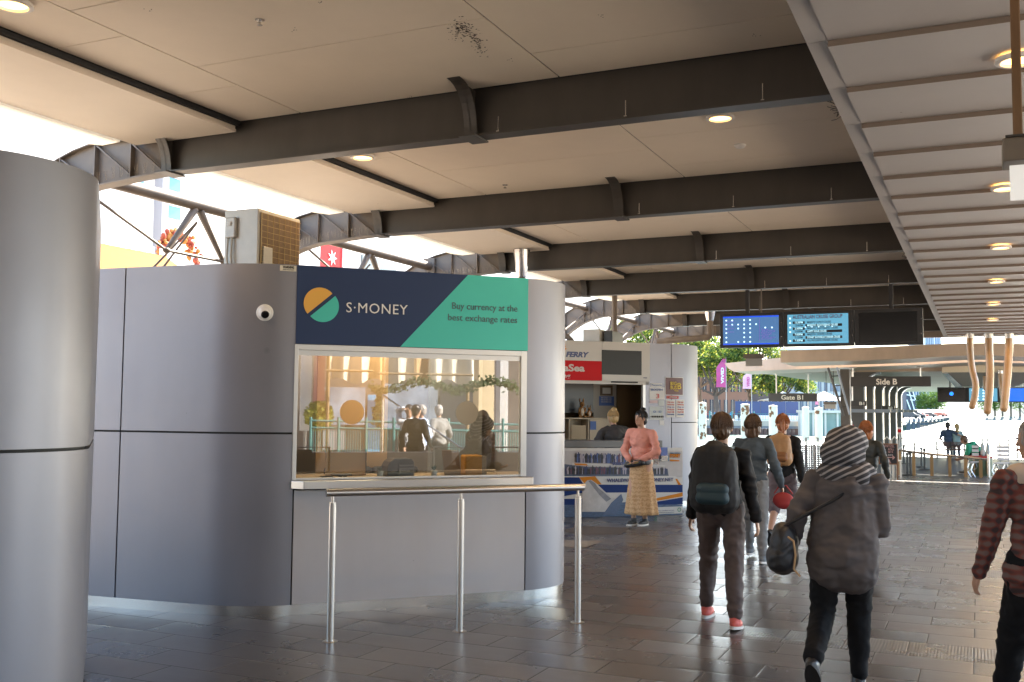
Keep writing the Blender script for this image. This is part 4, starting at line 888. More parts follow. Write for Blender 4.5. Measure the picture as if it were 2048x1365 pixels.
# piles standing in the basin
PILE = mat('pile_white', (.72, .60, .46), .7, noise_s=1.2, noise_a=.2, stretch=(1, 1, .25))
def pile(px, wpx, top, rusty, lb, D=135):
    c = atd(px, top, D); g = thing('mooring_pile', lb, 'pile', (c.x, c.y, -2.2), 'steel piles standing in the water'); r_ = wpx/2/F*D
    MB().lathe((c.x, c.y, -2.2), [(r_, 0), (r_, c.z+2.1), (r_*1.06, c.z+2.1), (r_*1.06, c.z+2.2), (.02, c.z+2.3)], 20).build('shaft', PILE, g, True)
    if rusty:
        b = MB(); toC = Vector((-c.x, -c.y, 0)).normalized(); sd_ = Vector((-toC.y, toC.x, 0))
        for k in range(rusty):
            s_ = rnd.uniform(-.75, .85); zc = rnd.choice([c.z-rnd.uniform(.2, 1.3), c.z-rnd.uniform(.2, 1.0), -rnd.uniform(0.2, 1.9)]); sz = rnd.uniform(.10, .36)*r_*1.3
            N = 12; P_ = []
            for i in range(N):
                a = 2*math.pi*i/N; rr_ = sz*rnd.uniform(.6, 1.25); an = s_+rr_*math.cos(a)/r_; P_.append(Vector((c.x, c.y, zc))+(toC*math.cos(an)+sd_*math.sin(an))*(r_+.012)+Vector((0, 0, rr_*1.4*math.sin(a))))
            b.add(P_+[Vector((c.x, c.y, zc))+(toC*math.cos(s_)+sd_*math.sin(s_))*(r_+.02)], [(i, (i+1) % N, N) for i in range(N)])
        b.build('rust_patches', RUST, g)
pile(1405, 15, 806, 16, 'rust streaked pile right beside the far kiosk'); pile(1490, 17, 809, 16, 'white pile with a big rust patch near its top'); pile(1546, 17, 812, 8, 'white pile under the left end of the gate sign')
pile(1611, 14, 815, 0, 'clean white pile under the right end of the gate sign'); pile(1637, 15, 816, 3, 'cream stained pile next to the dark steel column')
# trees
def leafmat(nm, c): return mat(nm, c, .6, translucent=.5, noise_s=.6, noise_a=.45)
LF = [leafmat('leaf_green', (.10, .17, .03)), leafmat('leaf_yellow', (.32, .33, .05)), leafmat('leaf_dark', (.035, .075, .02))]
BARK = mat('bark', (.11, .085, .07), .9, noise_s=2, noise_a=.4)
def tree(px, v, base, h_, w_, lb, seed, group='trees along the promenade', M=QM):
    rr = random.Random(seed); u, _ = qp(px, 800, v); p = Vector((u, v, base)); g = thing('broadleaf_tree', lb, 'tree', M @ p, group)
    b = MB(M); b.tube([p, p+Vector((.1, 0, h_*.18)), p+Vector((-.15, 0, h_*.36))], [.55, .42, .34], 10); tips = []
    for k in range(9):
        a = k*2.4; q0 = p+Vector((-.1, 0, h_*rr.uniform(.26, .38))); q2 = p+Vector((math.cos(a)*w_*rr.uniform(.3, .75), math.sin(a)*w_*rr.uniform(.3, .7), h_*rr.uniform(.55, .9))); q1 = q0.lerp(q2, .5)+Vector((0, 0, -h_*.05))
        b.tube([q0, q1, q2], [.22, .14, .04], 7); tips += [q1, q2]
    b.build('trunk', BARK, g, True)
    cl = []
    for k in range(46):
        a = rr.uniform(0, 6.283); e = rr.uniform(-.35, 1); rad = rr.uniform(.55, 1)**.5
        cl.append((p+Vector((math.cos(a)*w_*rad*math.sqrt(max(.05, 1-e*e*.8)), math.sin(a)*w_*rad*.8, h_*(.60+.36*e))), rr.uniform(.9, 1.9)))
    for li, share in ((0, .5), (1, .28), (2, .22)):
        b = MB(M); N = int(9500*share); vs_ = []; fs_ = []
        for i in range(N):
            c, s_ = rr.choice(cl); d = Vector((rr.gauss(0, 1), rr.gauss(0, 1), rr.gauss(0, .75))).normalized()*s_*rr.random()**.4
            q = c+d; z_ = Vector((rr.gauss(0, 1), rr.gauss(0, 1), rr.gauss(0, 1))).normalized(); x_ = z_.orthogonal().normalized(); y_ = z_.cross(x_); L = rr.uniform(.15, .33); k = len(vs_)
            vs_ += [q-x_*L, q+y_*L*.55, q+x_*L, q-y_*L*.55]; fs_.append((k, k+1, k+2, k+3))
        b.v = [M @ q for q in vs_]; b.f = fs_; b2 = b
        o0 = origin_of(g); me = bpy.data.meshes.new('foliage'); me.from_pydata([q-o0 for q in b2.v], [], b2.f); me.materials.append(LF[li]); link_mesh('crown', me, g)
tree(1432, 8, 0, 14.5, 7.5, 'big tree with a thick trunk beside the pink flags', 1); tree(1340, 14, 0, 16, 8, 'tree rising behind the far kiosk roof', 2); tree(1500, 20, 0, 14.5, 7, 'tree between the two pink flags', 3); tree(1562, 16, 0, 11, 5.0, 'smaller yellow green tree behind the gate sign', 4); tree(1255, 10, 0, 17, 8, 'tree seen through the last curved girders', 5)
tree(1400, 30, 0, 17, 9, 'tall tree at the back between the kiosk and the left flag', 6)
# flags
PINK = mat('flag_pink', (.62, .10, .30), .6, translucent=.3); FW = mat('flag_white', (.75, .7, .72), .6)
def flag(px, top, bot, wpx, lb, colm, textm):
    v = -1.0 if False else 2.2; u, zt_ = qp(px, top, v); _, zb__ = qp(px, bot, v); wd = wpx/F*167; g = thing('feather_flag', lb, 'flag', QM @ Vector((u, v, 0)), 'feather flags on the promenade')
    MB(QM).tube([(u, v, 0), (u, v, zt_+.4)], .05, 8).build('pole', GALV, g)
    H_ = zt_-zb__; N = 14; pts = []
    for i in range(N+1):
        t = i/N; wv = wd*min(1, .12+1.25*math.sin(min(1, t*1.55)*math.pi/2)**1.3*.9); pts.append((u-.06-wv*(1-.0), v+.12*math.sin(t*7), zt_-H_*t))
    vs_ = pts+[(u-.05, v, zt_-H_*i/N) for i in range(N+1)]
    b = MB(QM).add(vs_, [(i, i+1, N+2+i, N+1+i) for i in range(N)]); o = b.build('cloth', colm, g); s_ = o.modifiers.new('s', 'SOLIDIFY'); s_.thickness = .02
    text('flag_lettering', 'VIVID', .62, textm, frame(QM @ Vector((u-wd*.30, v-.3, zb__+H_*.12)), Vector((0, 0, 1)), -QE), g, width=H_*.52, bold=.03)
flag(1452, 712, 775, 19, 'left pink feather flag in front of the trees', PINK, FW); flag(1503, 740, 778, 17, 'right paler pink feather flag hanging below the canopy edge', mat('flag_pale_pink', (.78, .42, .56), .6), PINK)
# buildings and clutter across the basin
def facade(nm, lb, px0, px1, pyt, v, col, wcol, nx, nz_, cat='building'):
    u0, zt_ = qp(px0, pyt, v); u1, _ = qp(px1, pyt, v); g = thing(nm, lb, cat, QM @ Vector(((u0+u1)/2, v, 0)))
    MB(QM).box(u0, u1, v, v+12, 0, zt_).build('wall', mat(nm+'_wall', col, .8, noise_s=.3, noise_a=.12), g)
    MB(QM).box(u0-.3, u1+.3, v-.3, v+12.3, zt_+.002, zt_+.5).build('cornice', mat(nm+'_trim', [min(1, c*1.3) for c in col], .7), g)
    cw, ch = (u1-u0)/nx, zt_/nz_
    for i in range(nx):
        for j in range(nz_): 
            w_ = MB(QM).box(u0+cw*(i+.22), u0+cw*(i+.78), v-.08, v-.002, ch*(j+.2), ch*(j+.85)).build('window', mat(nm+'_glass', wcol, .15), g)
            MB(QM).box(u0+cw*(i+.48), u0+cw*(i+.52), v-.13, v-.081, ch*(j+.2), ch*(j+.85)).build('mullion', SIGNW, w_)
facade('brick_building', 'brown building with tall windows behind the trees', 1388, 1500, 748, 45, (.20, .12, .09), (.05, .06, .08), 8, 2)
facade('glass_building', 'glass fronted building with white columns behind the gate sign', 1560, 1705, 700, 60, (.50, .48, .46), (.09, .13, .20), 12, 3)
facade('dark_building', 'dark building beyond the smaller tree', 1495, 1562, 752, 50, (.12, .10, .10), (.06, .08, .12), 5, 2)
facade('rear_building', 'wide pale building far behind all the trees', 1180, 1400, 705, 80, (.45, .42, .38), (.10, .13, .18), 14, 4)
u0, zt_ = qp(1470, 803, 6); u1, zb__ = qp(1597, 821, 6)
hd = thing('blue_hoarding', 'long navy hoarding with a white base along the promenade', 'hoarding', QM @ Vector(((u0+u1)/2, 6, 0)))
for k in range(5): MB(QM).box(u0+(u1-u0)*k/5+.03, u0+(u1-u0)*(k+1)/5-.03, 6, 6.1, .95, zt_).build('panel', mat('hoarding_navy', (.04, .06, .15), .6), hd)
MB(QM).box(u0, u1, 5.9, 6.2, 0, .93).build('base', WHITE, hd)
for (px, wd, lb) in ((1598, 5.2, 'larger white pointed marquee roof right behind the gate sign'), (1566, 3.6, 'smaller white marquee left of the gate sign text'), (1648, 4.2, 'white marquee beside the diagonal strut')):
    v = 12; u, zt_ = qp(px, 783, v); g = thing('marquee', lb, 'tent', QM @ Vector((u, v, 0)), 'white marquees by the water')
    b = MB(QM); ze = zt_-1.6
    b.add([(u-wd, v-wd, ze), (u+wd, v-wd, ze), (u+wd, v+wd, ze), (u-wd, v+wd, ze), (u, v, zt_), (u-wd*.45, v-wd*.45, ze+.5), (u+wd*.45, v-wd*.45, ze+.5), (u+wd*.45, v+wd*.45, ze+.5), (u-wd*.45, v+wd*.45, ze+.5)], [(0, 1, 6, 5), (1, 2, 7, 6), (2, 3, 8, 7), (3, 0, 5, 8), (5, 6, 4), (6, 7, 4), (7, 8, 4), (8, 5, 4)])
    b.build('canopy', mat('marquee_fabric', (.74, .73, .70), .7, translucent=.2), g)
    for sx in (-1, 1):
        for sy in (-1, 1): MB(QM).tube([(u+sx*wd*.96, v+sy*wd*.96, 0), (u+sx*wd*.96, v+sy*wd*.96, ze)], .06, 6).build('pole', GALV, g)

# ------------------------------------------------------------------ wharf roofs
WR = mat('wharf_fascia', (.50, .40, .31), .5, .25, noise_s=1.2, noise_a=.2, stretch=(3, 1, 1)); WU = mat('wharf_underside', (.36, .28, .20), .6, noise_s=2, noise_a=.15, stretch=(1, 12, 1))
def ext(px, Y, dxm): p = atY(*px, Y); return p
wr = thing('upper_fascia_roof', 'upper tan metal roof edge curving over the far gates', 'roof', (0, 31.5, 3.5))
Y0 = 31.0; top = [(1561, 702), (1640, 699), (1750, 694), (1850, 690), (1925, 686.5), (1985, 686), (2048, 688), (2110, 692)]; bot = [(2110, 718), (2048, 714), (1960, 711), (1900, 713), (1815, 718), (1700, 722), (1561, 726)]
MB().prism([atY(x, y, Y0) for x, y in top+bot], (0, 2.6, 0)).build('fascia', WR, wr)
wr2 = thing('lower_fascia_roof', 'lower tan metal roof edge with a pointed left tip above the gate sign', 'roof', (-4, 35, 3.3))
Y0 = 34.0; top = [(1449, 727), (1560, 716), (1815, 708), (2048, 700), (2110, 700)]; bot = [(2110, 730), (2048, 727), (1960, 724), (1815, 731), (1655, 736.5), (1468, 744), (1456, 737)]
MB().prism([atY(x, y, Y0) for x, y in top+bot], (0, 2.8, 0)).build('fascia', WR, wr2)
zu = atY(1655, 739, 36.9).z
left = [atY(1480, 744, 36.9)]
for k in range(7):
    ya, yb = 36.9+5.2*k, 36.9+5.2*(k+1); xl = left[0].x+.25*k
    MB().prism([(xl, ya, zu+.02), (xl+.9, ya, zu-.10), (9, ya, zu-.10), (9, ya, zu+.3), (xl, ya, zu+.3)], (0, 5.1, 0)).build('roof_bay', WU, wr2)
# bright vault over the far screens
vt = thing('roof_light_well', 'bright cream light well in the wharf roof above the far screens', 'roof', (2, 40, 3))
A_, B_, C_, D_ = atY(1884, 729, 36.5), atY(2100, 729, 36.5), atY(2100, 745, 36.5), atY(1884, 745, 36.5)
MB().prism([A_, B_, C_, D_], (0, .3, 0)).build('face', mat('well_cream', (.80, .70, .52), .6), vt)
E_, F_ = atY(1911, 774, 39.5), atY(2030, 774, 39.5)
MB().prism([D_+Vector((0, .31, 0)), C_+Vector((0, .31, 0)), F_, E_], (0, 0, .04)).build('soffit', WR, vt)
MB().prism([D_+Vector((0, .31, 0)), E_, E_+Vector((.25, 0, 0)), D_+Vector((.18, .31, 0))], (0, 0, -.03)).build('edge_strip', SS, vt)
# dark leg frames of the wharf
DG = mat('frame_grey', (.085, .08, .075), .5, noise_s=2, noise_a=.2); EDGE = mat('frame_edge', (.26, .29, .33), .35, .3)
xw = [(1703, 1727), (1731, 1745), (1749, 1763), (1767, 1776), (1779, 1790), (1793, 1801)]
for k, (xa, xb) in enumerate(xw):
    Y = 37+4.6*k; a_, b_ = atY(xa, 850, Y).x, atY(xb, 850, Y).x; rr_ = .55; g = thing('wharf_frame', ['nearest', 'second', 'third', 'fourth', 'fifth', 'farthest'][k]+' dark wharf leg frame counted from the large dark column', 'column', (a_, Y, -2.2), 'dark leg frames of the wharf')
    zt_ = zu-.1; cur = [(b_+rr_-rr_*math.cos(t), zt_-rr_+rr_*math.sin(t)) for t in [R(x) for x in range(0, 91, 10)]]
    loop = [(a_, -2.2), (b_, -2.2)]+cur+[(a_, zt_)]
    n_ = len(cur); b = MB(); vs_ = []
    for yy in (Y, Y+.5):
        vs_ += [(a_, yy, -2.2), (a_, yy, zt_-rr_)]+[(a_+(min(1, i/(n_-1)))*0, yy, zt_-rr_+(rr_)*i/(n_-1)) for i in range(n_)]+[(b_, yy, -2.2), (b_, yy, zt_-rr_)]+[(x, yy, z) for x, z in cur]
    m_ = n_+2; fs_ = [(i, i+1, m_+i+1, m_+i) for i in range(m_-1)]+[(2*m_+i, 2*m_+i+1, 3*m_+i+1, 3*m_+i) for i in range(m_-1)]
    b.add(vs_, fs_).build('plate', DG, g)
    q = MB(); pr_ = [(b_, -2.2), (b_, zt_-rr_)]+cur[1:]; vs_ = [(x+.012, yy, z-.01) for x, z in pr_ for yy in (Y-.02, Y+.52)]; q.add(vs_, [(2*i, 2*i+1, 2*i+3, 2*i+2) for i in range(len(pr_)-1)]); o = q.build('edge_flange', EDGE, g); s_ = o.modifiers.new('s', 'SOLIDIFY'); s_.thickness = .05
    zz = atY(xa, 822, Y).z; MB().box(a_-.1, b_+.9, Y-.1, Y-.03, zz-.06, zz+.06).build('cross_rail', EDGE, g)
# large column with ladder strut
cx0, cx1 = atY(1682, 900, 29.4).x, atY(1701, 900, 29.4).x; zt_ = atY(1690, 738, 31.2).z
lc_ = thing('steel_column', 'large dark square steel column behind the hooded person', 'column', (cx0, 29.4, 0))
MB().box(cx0, cx1, 29.4, 29.7, -.01, atY(1690, 739, 29.4).z).build('shaft', mat('column_grey', (.12, .105, .09), .55, noise_s=2, noise_a=.2), lc_, bevel=.01)
MB().box(cx0-.01, cx0+.12, 29.33, 29.39, atY(1690, 870, 29.3).z-.02, atY(1690, 870, 29.3).z+.03).build('plate', SIGNW, lc_)
ls = thing('ladder_strut', 'sloping ladder like steel strut leaning against the large dark column', 'strut', (cx0-.5, 29.2, 2.7))
a0, a1 = atY(1656, 736, 29.2), atY(1687, 832, 29.2); b0, b1 = atY(1674, 735, 29.2), atY(1699, 830, 29.2)
MB().tube([a0, a1], .035, 8).build('rail', DG, ls); MB().tube([b0, b1], .028, 8).build('rail', EDGE, ls)
for t in (.18, .38, .6, .82): MB().tube([a0.lerp(a1, t), b0.lerp(b1, t)], .016, 6).build('rung', DG, ls)

# ------------------------------------------------------------------ signs
SG = mat('sign_charcoal', (.055, .05, .048), .45); SLET = mat('sign_letter', (.85, .80, .72), .5)
def hang_sign(nm, lb, px0, px1, pyt, pyb, Y, body, tx0, tx1, tsize, rods, ztop):
    a, b_ = atY(px0, pyt, Y), atY(px1, pyb, Y); g = thing(nm, lb, 'sign', ((a.x+b_.x)/2, Y, a.z), 'hanging wayfinding signs')
    MB().box(a.x, b_.x, Y, Y+.10, b_.z, a.z).build('board', SG, g, bevel=.005)
    ta, tb = atY(tx0, (pyt+pyb)/2, Y), atY(tx1, (pyt+pyb)/2, Y)
    text('lettering', body, tsize, SLET, frame(Vector((ta.x, Y-.004, (a.z+b_.z)/2-tsize*.35)), (1, 0, 0)), g, width=tb.x-ta.x, bold=tsize*.022)
    for r_ in rods: p = atY(r_, pyt, Y+.05); MB().tube([(p.x, Y+.05, a.z), (p.x, Y+.05, ztop)], .022, 8).build('rod', SSR, g); MB().box(p.x-.1, p.x+.1, Y, Y+.1, ztop-.04, ztop).build('clamp', SSR, g)
hang_sign('gate_sign', 'charcoal hanging sign reading Gate B1', 1537, 1634, 787, 803.5, 38, 'Gate B1', 1562, 1606, .225, (1553, 1617), zu-.08)
hang_sign('side_sign', 'wide charcoal hanging sign reading Side B', 1690, 1862, 754, 773.5, 33.2, 'Side B', 1752, 1794, .25, (1706, 1841), 3.05)
hang_sign('berth_sign', 'small charcoal sign reading B1 by the dark frames', 1700, 1733, 802, 812.5, 36.6, 'B1', 1718, 1728, .15, (1705,), zu-.08)
hang_sign('berth_sign', 'small charcoal sign reading B2 among the dark frames', 1764, 1789, 812, 821, 46, 'B2', 1776, 1785, .15, (1769,), zu-.08)
hang_sign('berth_sign', 'smallest charcoal sign reading B3 at the end of the dark frames', 1789, 1801, 816, 823, 55, 'B3', 1791.5, 1798.5, .14, (1795,), zu-.08)
def exit_box(px0, px1, q0, q1, q2, Y, ztop, lb):
    a, b_ = atY(px0, q0, Y), atY(px1, q1, Y); g = thing('emergency_light_box', lb, 'light', ((a.x+b_.x)/2, Y, a.z), 'hanging light boxes')
    MB().box(a.x, b_.x, Y-.06, Y+.06, b_.z, a.z).build('housing', STEEL_L, g); c = atY(px0, q2, Y)
    MB().box(a.x+.03, b_.x-.03, Y-.01, Y+.01, c.z, b_.z-.002).build('panel', mat('box_panel', (.40, .37, .33), .4), g)
    for t in (.22, .8): x = a.x+(b_.x-a.x)*t; MB().tube([(x, Y, a.z), (x, Y, ztop)], .013, 6).build('rod', STEEL, g)
exit_box(1488, 1528, 709, 717, 733, 18.2, 3.70, 'grey hanging light box just under the left screen'); exit_box(1647, 1673, 804, 809, 818, 36, zu-.1, 'small hanging light box to the right of the gate sign')

# ------------------------------------------------------------------ hanging screens
YM = 17.0
def scr(px, py): p = atY(px, py, YM); return p
sg = thing('screen_array', 'row of three hanging timetable screens, the right one dark', 'screen', (scr(1640, 620).x, YM, scr(1640, 620).z))
ed = [(1440, 1567), (1567, 1709), (1709, 1847)]; z1_, z0_ = scr(1640, 622.5).z, scr(1640, 693.5).z
xs = [scr(1440, 660).x, scr(1567, 660).x, scr(1709, 660).x, scr(1847, 660).x]
MB().box(xs[0]+.02, xs[3]-.02, YM+.05, YM+.12, z0_+.06, z1_-.06).build('mounting_frame', BLKP, sg)
SB = mat('screen_blue', (.02, .05, .12), .2, emit=(.10, .24, .50), es=.12); SC = mat('screen_cyan', (.03, .1, .12), .2, emit=(.15, .45, .66), es=.14); SO = mat('screen_dark', (.012, .012, .013), .16)
EDB = mat('screen_edge_blue', (.01, .02, .1), .2, emit=(.01, .05, .4), es=.35); DOT = mat('screen_dot', (.2, .3, .4), .3, emit=(.5, .8, 1), es=.32); SROW = mat('screen_row', (.012, .014, .02), .3); SPUR = mat('screen_purple', (.05, .02, .12), .3, emit=(.05, .02, .14), es=.5); SHD = mat('screen_heading', (.10, .01, .05), .3)
areas = []
for k in range(3):
    t = MB().box(xs[k]+.004, xs[k+1]-.004, YM-.03, YM+.049, z0_, z1_).build('screen_housing', BLKP, sg, bevel=.006)
    a, b_ = (xs[k]+.07, xs[k+1]-.09) if k else (xs[k]+.06, xs[k+1]-.07); areas.append((a, b_))
    MB().box(a, b_, YM-.034, YM-.0305, z0_+.05, z1_-.05).build('display', (SB, SC, SO)[k], t)
    for s_ in (.3, .7): MB().lathe((xs[k+1]-.03, YM-.031, z0_+(z1_-z0_)*s_), [(.006, 0), (.006, .003)], 8, axis=(0, -1, 0)).build('screw', SS, t)
a, b_ = areas[0]; W_, zt0, Hh = b_-a, z1_-.05, z1_-z0_-.10
def ds(o_, x, y, w_, h_, m_, y0=.0352): return MB().box(a_0+x*WW, a_0+(x+w_)*WW, YM-y0, YM-y0+.0008, zt0-(y+h_)*Hh, zt0-y*Hh).build(o_, m_, sg)
a_0, WW = a, W_
ds('title_bar', 0, 0, 1, .05, EDB); ds('status_bar', 0, .955, 1, .045, EDB); ds('divider', .655, .09, .006, .8, SPUR)
b = MB()
for (r_, cs) in ((.14, (0, 1, 3, 4)), (.29, (0, 1, 2, 3, 4, 5)), (.43, (0, 2, 3, 4)), (.58, (0, 3, 4)), (.74, (0, 3, 4)), (.9, (0, 2, 3, 4)), (.42, (6.5, 7.6))):
    for c in cs: b.lathe((a+W_*(.06+.108*c), YM-.0355, zt0-Hh*r_), [(.014, 0), (.014, .001)], 12, axis=(0, -1, 0))
b.build('glowing_dots', DOT, sg)
for k in range(7): text('route_text', ['Circular', 'Darling', 'Ferry', 'Watsons', 'Manly', 'Rose', 'Cove'][k], .032, SPUR, frame(Vector((a+W_*(.68+.02*(k % 2)), YM-.037, zt0-Hh*(.50+.055*k))), (1, 0, 0)), sg, width=W_*(.14+.03*((k*3) % 4)))
for k in range(4): text('route_text', 'Departures', .03, SPUR, frame(Vector((a+W_*.04, YM-.037, zt0-Hh*(.2+.12*k))), (1, 0, 0)), sg, width=W_*.16)
a, b_ = areas[1]; W_ = b_-a; a_0, WW = a, W_
text('heading', 'AUSTRALIAN CRUISE GROUP', .085, SHD, frame(Vector((a+W_*.09, YM-.037, zt0-Hh*.15)), (1, 0, 0)), sg, width=W_*.82, bold=.0016)
rows = [('12:30PM', 'MAJESTIC LUNCH CRUISE'), ('12:45PM', 'MAJESTIC SIGHTSEEING CRUISE'), ('2:30PM', 'MAJESTIC SIGHTSEEING CRUISE'), ('5:00PM', 'HAPPY HOUR CRUISE'), ('7:00PM', 'MAJESTIC DINNER CRUISE'), ('7:15PM', 'SYDNEY SHOWBOAT DINNER CRUISE'), ('7:30PM', 'ALL INCLUSIVE DINNER CRUISE')]
SCT = mat('screen_text_light', (.2, .4, .5), .3, emit=(.35, .6, .7), es=.25)
for k, (t1, t2) in enumerate(rows):
    y = .235+.103*k; dark_t = k % 2 == 0
    ds('row_block', .09, y, .20, .088, SROW) if dark_t else ds('row_block', .30, y, .60, .088, SROW)
    text('row_time', t1, .045, SCT if dark_t else SROW, frame(Vector((a+W_*.12, YM-.038, zt0-Hh*(y+.07))), (1, 0, 0)), sg, width=W_*.13, bold=.0008); text('row_name', t2, .045, SROW if dark_t else SCT, frame(Vector((a+W_*.33, YM-.038, zt0-Hh*(y+.07))), (1, 0, 0)), sg, width=W_*.0185*len(t2), bold=.0008)
b = MB()
for k in (0, 1, 2, 3, 5): b.lathe((a+W_*.045, YM-.0355, zt0-Hh*(.13+.155*k)), [(.014, 0), (.014, .001)], 12, axis=(0, -1, 0))
for k in range(5): b.lathe((a+W_*(.3+.11*k), YM-.0385, zt0-Hh*.44), [(.011, 0), (.011, .001)], 12, axis=(0, -1, 0))
b.build('glowing_dots', DOT, sg)
for px in (1495, 1782): p = atY(px, 600, YM+.08); MB().box(p.x-.03, p.x+.03, YM+.05, YM+.11, z1_-.03, 3.68).build('hanger', BLKP, sg)
p = atY(1520, 600, YM+.08); MB().tube([(p.x, YM+.2, z1_-.2), (p.x, YM+.2, 3.7)], .012, 6).build('thin_rod', STEEL_L, sg)
# far screens
Y2 = 41.0; P = lambda x, y: atY(x, y, Y2); fs = thing('far_screen_array', 'far row of hanging screens behind the wooden tubes at the right', 'screen', (P(1960, 775).x, Y2, P(1960, 775).z))
for (p0, p1, m_) in ((1875, 1936, SO), (1936, 2000, SC), (2012, 2070, mat('screen_deep_blue', (.01, .04, .2), .2, emit=(.01, .10, .5), es=.3))):
    h_ = MB().box(P(p0, 800).x, P(p1, 800).x, Y2, Y2+.1, P(1960, 805).z, P(1960, 775).z).build('screen_housing', BLKP, fs); MB().box(P(p0+2.5, 800).x, P(p1-5, 800).x, Y2-.01, Y2-.002, P(1960, 803).z, P(1960, 777).z).build('display', m_, h_)
b = MB(); q = P(1903, 788); b.lathe((q.x, Y2-.012, q.z), [(.07, 0), (.07, .004)], 16, axis=(0, -1, 0)).build('logo_dot', mat('dot_blue', (.01, .1, .6), .3, emit=(.02, .2, 1), es=.4), fs)
b = MB()
for i in range(4):
    for j in range(4): q = P(1945+i*11, 781+j*6); b.lathe((q.x, Y2-.012, q.z), [(.035, 0), (.035, .003)], 8, axis=(0, -1, 0))
b.build('glowing_dots', DOT, fs); MB().tube([(P(1900, 775).x, Y2+.05, P(1900, 775).z), (P(1900, 775).x, Y2+.05, 3.1)], .03, 6).build('rod', BLKP, fs)

# ------------------------------------------------------------------ wooden tubes
WD = mat('varnished_wood', (.40, .23, .10), .28, 0, noise_s=3, noise_a=.3, stretch=(6, 6, .6), coat=.5)
def wtube(pts, wpx, Y, lb):
    ps = [atY(x, y, Y) for x, y in pts]; r_ = wpx/2/F*(Y/.92); g = thing('wooden_tube', lb, 'sculpture', ps[0], 'curved wooden tubes hanging from the soffit')
    # smooth with Catmull-Rom
    out = []
    for i in range(len(ps)-1):
        p0, p1, p2, p3 = ps[max(0, i-1)], ps[i], ps[i+1], ps[min(len(ps)-1, i+2)]
        for k in range(5):
            t = k/5; out.append(.5*((2*p1)+(p2-p0)*t+(2*p0-5*p1+4*p2-p3)*t*t+(3*p1-p0-3*p2+p3)*t**3))
    e = ps[-1]; dr = (ps[-1]-ps[-2]).normalized(); out += [e, e+dr*r_*.5, e+dr*r_*.85, e+dr*r_]; rs = [r_]*(len(out)-3)+[r_*.86, r_*.55, r_*.12]
    MB().tube(out, rs, 16).build('tube', WD, g, True); MB().lathe(ps[0]-(ps[1]-ps[0]).normalized()*0, [(r_*1.15, -.06), (r_*1.15, .05)], 16).build('collar', SS, g, True)
wtube([(1940, 672), (1940, 700), (1944, 738), (1951, 768), (1949, 795), (1944, 813)], 10.5, 26.5, 'leftmost of the three large curved wooden tubes'); wtube([(1977, 672), (1978, 700), (1980, 740), (1978, 785), (1975, 822)], 12.5, 26.0, 'middle, longest of the three large curved wooden tubes'); wtube([(2018, 672), (2018, 700), (2015, 745), (2011, 785), (2008, 817)], 12.5, 25.6, 'rightmost of the three large curved wooden tubes')
wtube([(1969, 742), (1970, 760), (1971, 778)], 7, 37.5, 'short wooden tube partly hidden behind the middle large one'); wtube([(2001, 744), (2003, 770), (2006, 795)], 9, 36.5, 'slimmer wooden tube behind the rightmost large one')

# ------------------------------------------------------------------ things at the end of the floor
def bottomY(px, py): return atz(px, py, 0)
pf = thing('perforated_barrier', 'low perforated metal barrier at the end of the floor by the water', 'barrier', (atz(1560, 947).x, Y_END-.2, 0))
def perfmat():
    M = bpy.data.materials.new('perforated_metal'); M.use_nodes = True; n = M.node_tree.nodes; l = M.node_tree.links; b = n['Principled BSDF']; b.inputs['Base Color'].default_value = (.22, .22, .23, 1); b.inputs['Metallic'].default_value = .5; b.inputs['Roughness'].default_value = .4
    tc = n.new('ShaderNodeTexCoord'); sp = n.new('ShaderNodeSeparateXYZ'); l.new(tc.outputs['Object'], sp.inputs[0]); mn = lambda op, a, b_=None: math_node(n, l, op, a, b_)
    fx = mn('SUBTRACT', mn('FRACT', mn('DIVIDE', mn('ADD', sp.outputs[0], 50), .055)), .5); fz = mn('SUBTRACT', mn('FRACT', mn('DIVIDE', mn('ADD', sp.outputs[2], 50), .055)), .5)
    r2 = mn('ADD', mn('MULTIPLY', fx, fx), mn('MULTIPLY', fz, fz)); hole = mn('LESS_THAN', r2, .075); l.new(mn('SUBTRACT', 1, hole), b.inputs['Alpha']); return M
PF = perfmat(); zt_ = atY(1600, 890, Y_END-.2).z
for k, (a, b_) in enumerate(((1500, 1568), (1569, 1628), (1629, 1684))): MB().quad((atY(a, 900, Y_END-.2).x, Y_END-.2, .04), (atY(b_, 900, Y_END-.2).x, Y_END-.2, .04), (atY(b_, 900, Y_END-.2).x, Y_END-.2, zt_), (atY(a, 900, Y_END-.2).x, Y_END-.2, zt_)).build('perforated_sheet', PF, pf)
for px in (1568.5, 1628.5, 1684): x = atY(px, 900, Y_END-.2).x; MB().box(x-.02, x+.02, Y_END-.22, Y_END-.18, 0, zt_+.02).build('post', SSR, pf)
for (a, b_, lb) in ((1612, 1636, 'black crowd barrier frame behind the perforated panel'), (1650, 1674, 'black crowd barrier next to the large column')):
    Y = Y_END+3; p0, p1 = atY(a, 876, Y), atY(b_, 876, Y); g = thing('crowd_barrier', lb, 'barrier', (p0.x, Y, -.01), 'black crowd barriers by the water')
    MB().tube([(p0.x, Y, -.01), (p0.x, Y, p0.z), (p1.x, Y, p0.z), (p1.x, Y, -.01)], .025, 6).build('frame', BLKP, g); MB().tube([((p0.x+p1.x)/2, Y, 0), ((p0.x+p1.x)/2, Y, p0.z)], .015, 6).build('mid_bar', BLKP, g)
MB().box(-40, xd+.001, Y_END+.15, Y_END+.7, -.3, -.012).build('landing', DECK)['kind'] = 'structure'
MB().box(atY(1600, 876, Y_END+3.3).x, xd, Y_END+.71, Y_END+3.6, -.3, -.012).build('landing', DECK)['kind'] = 'structure'
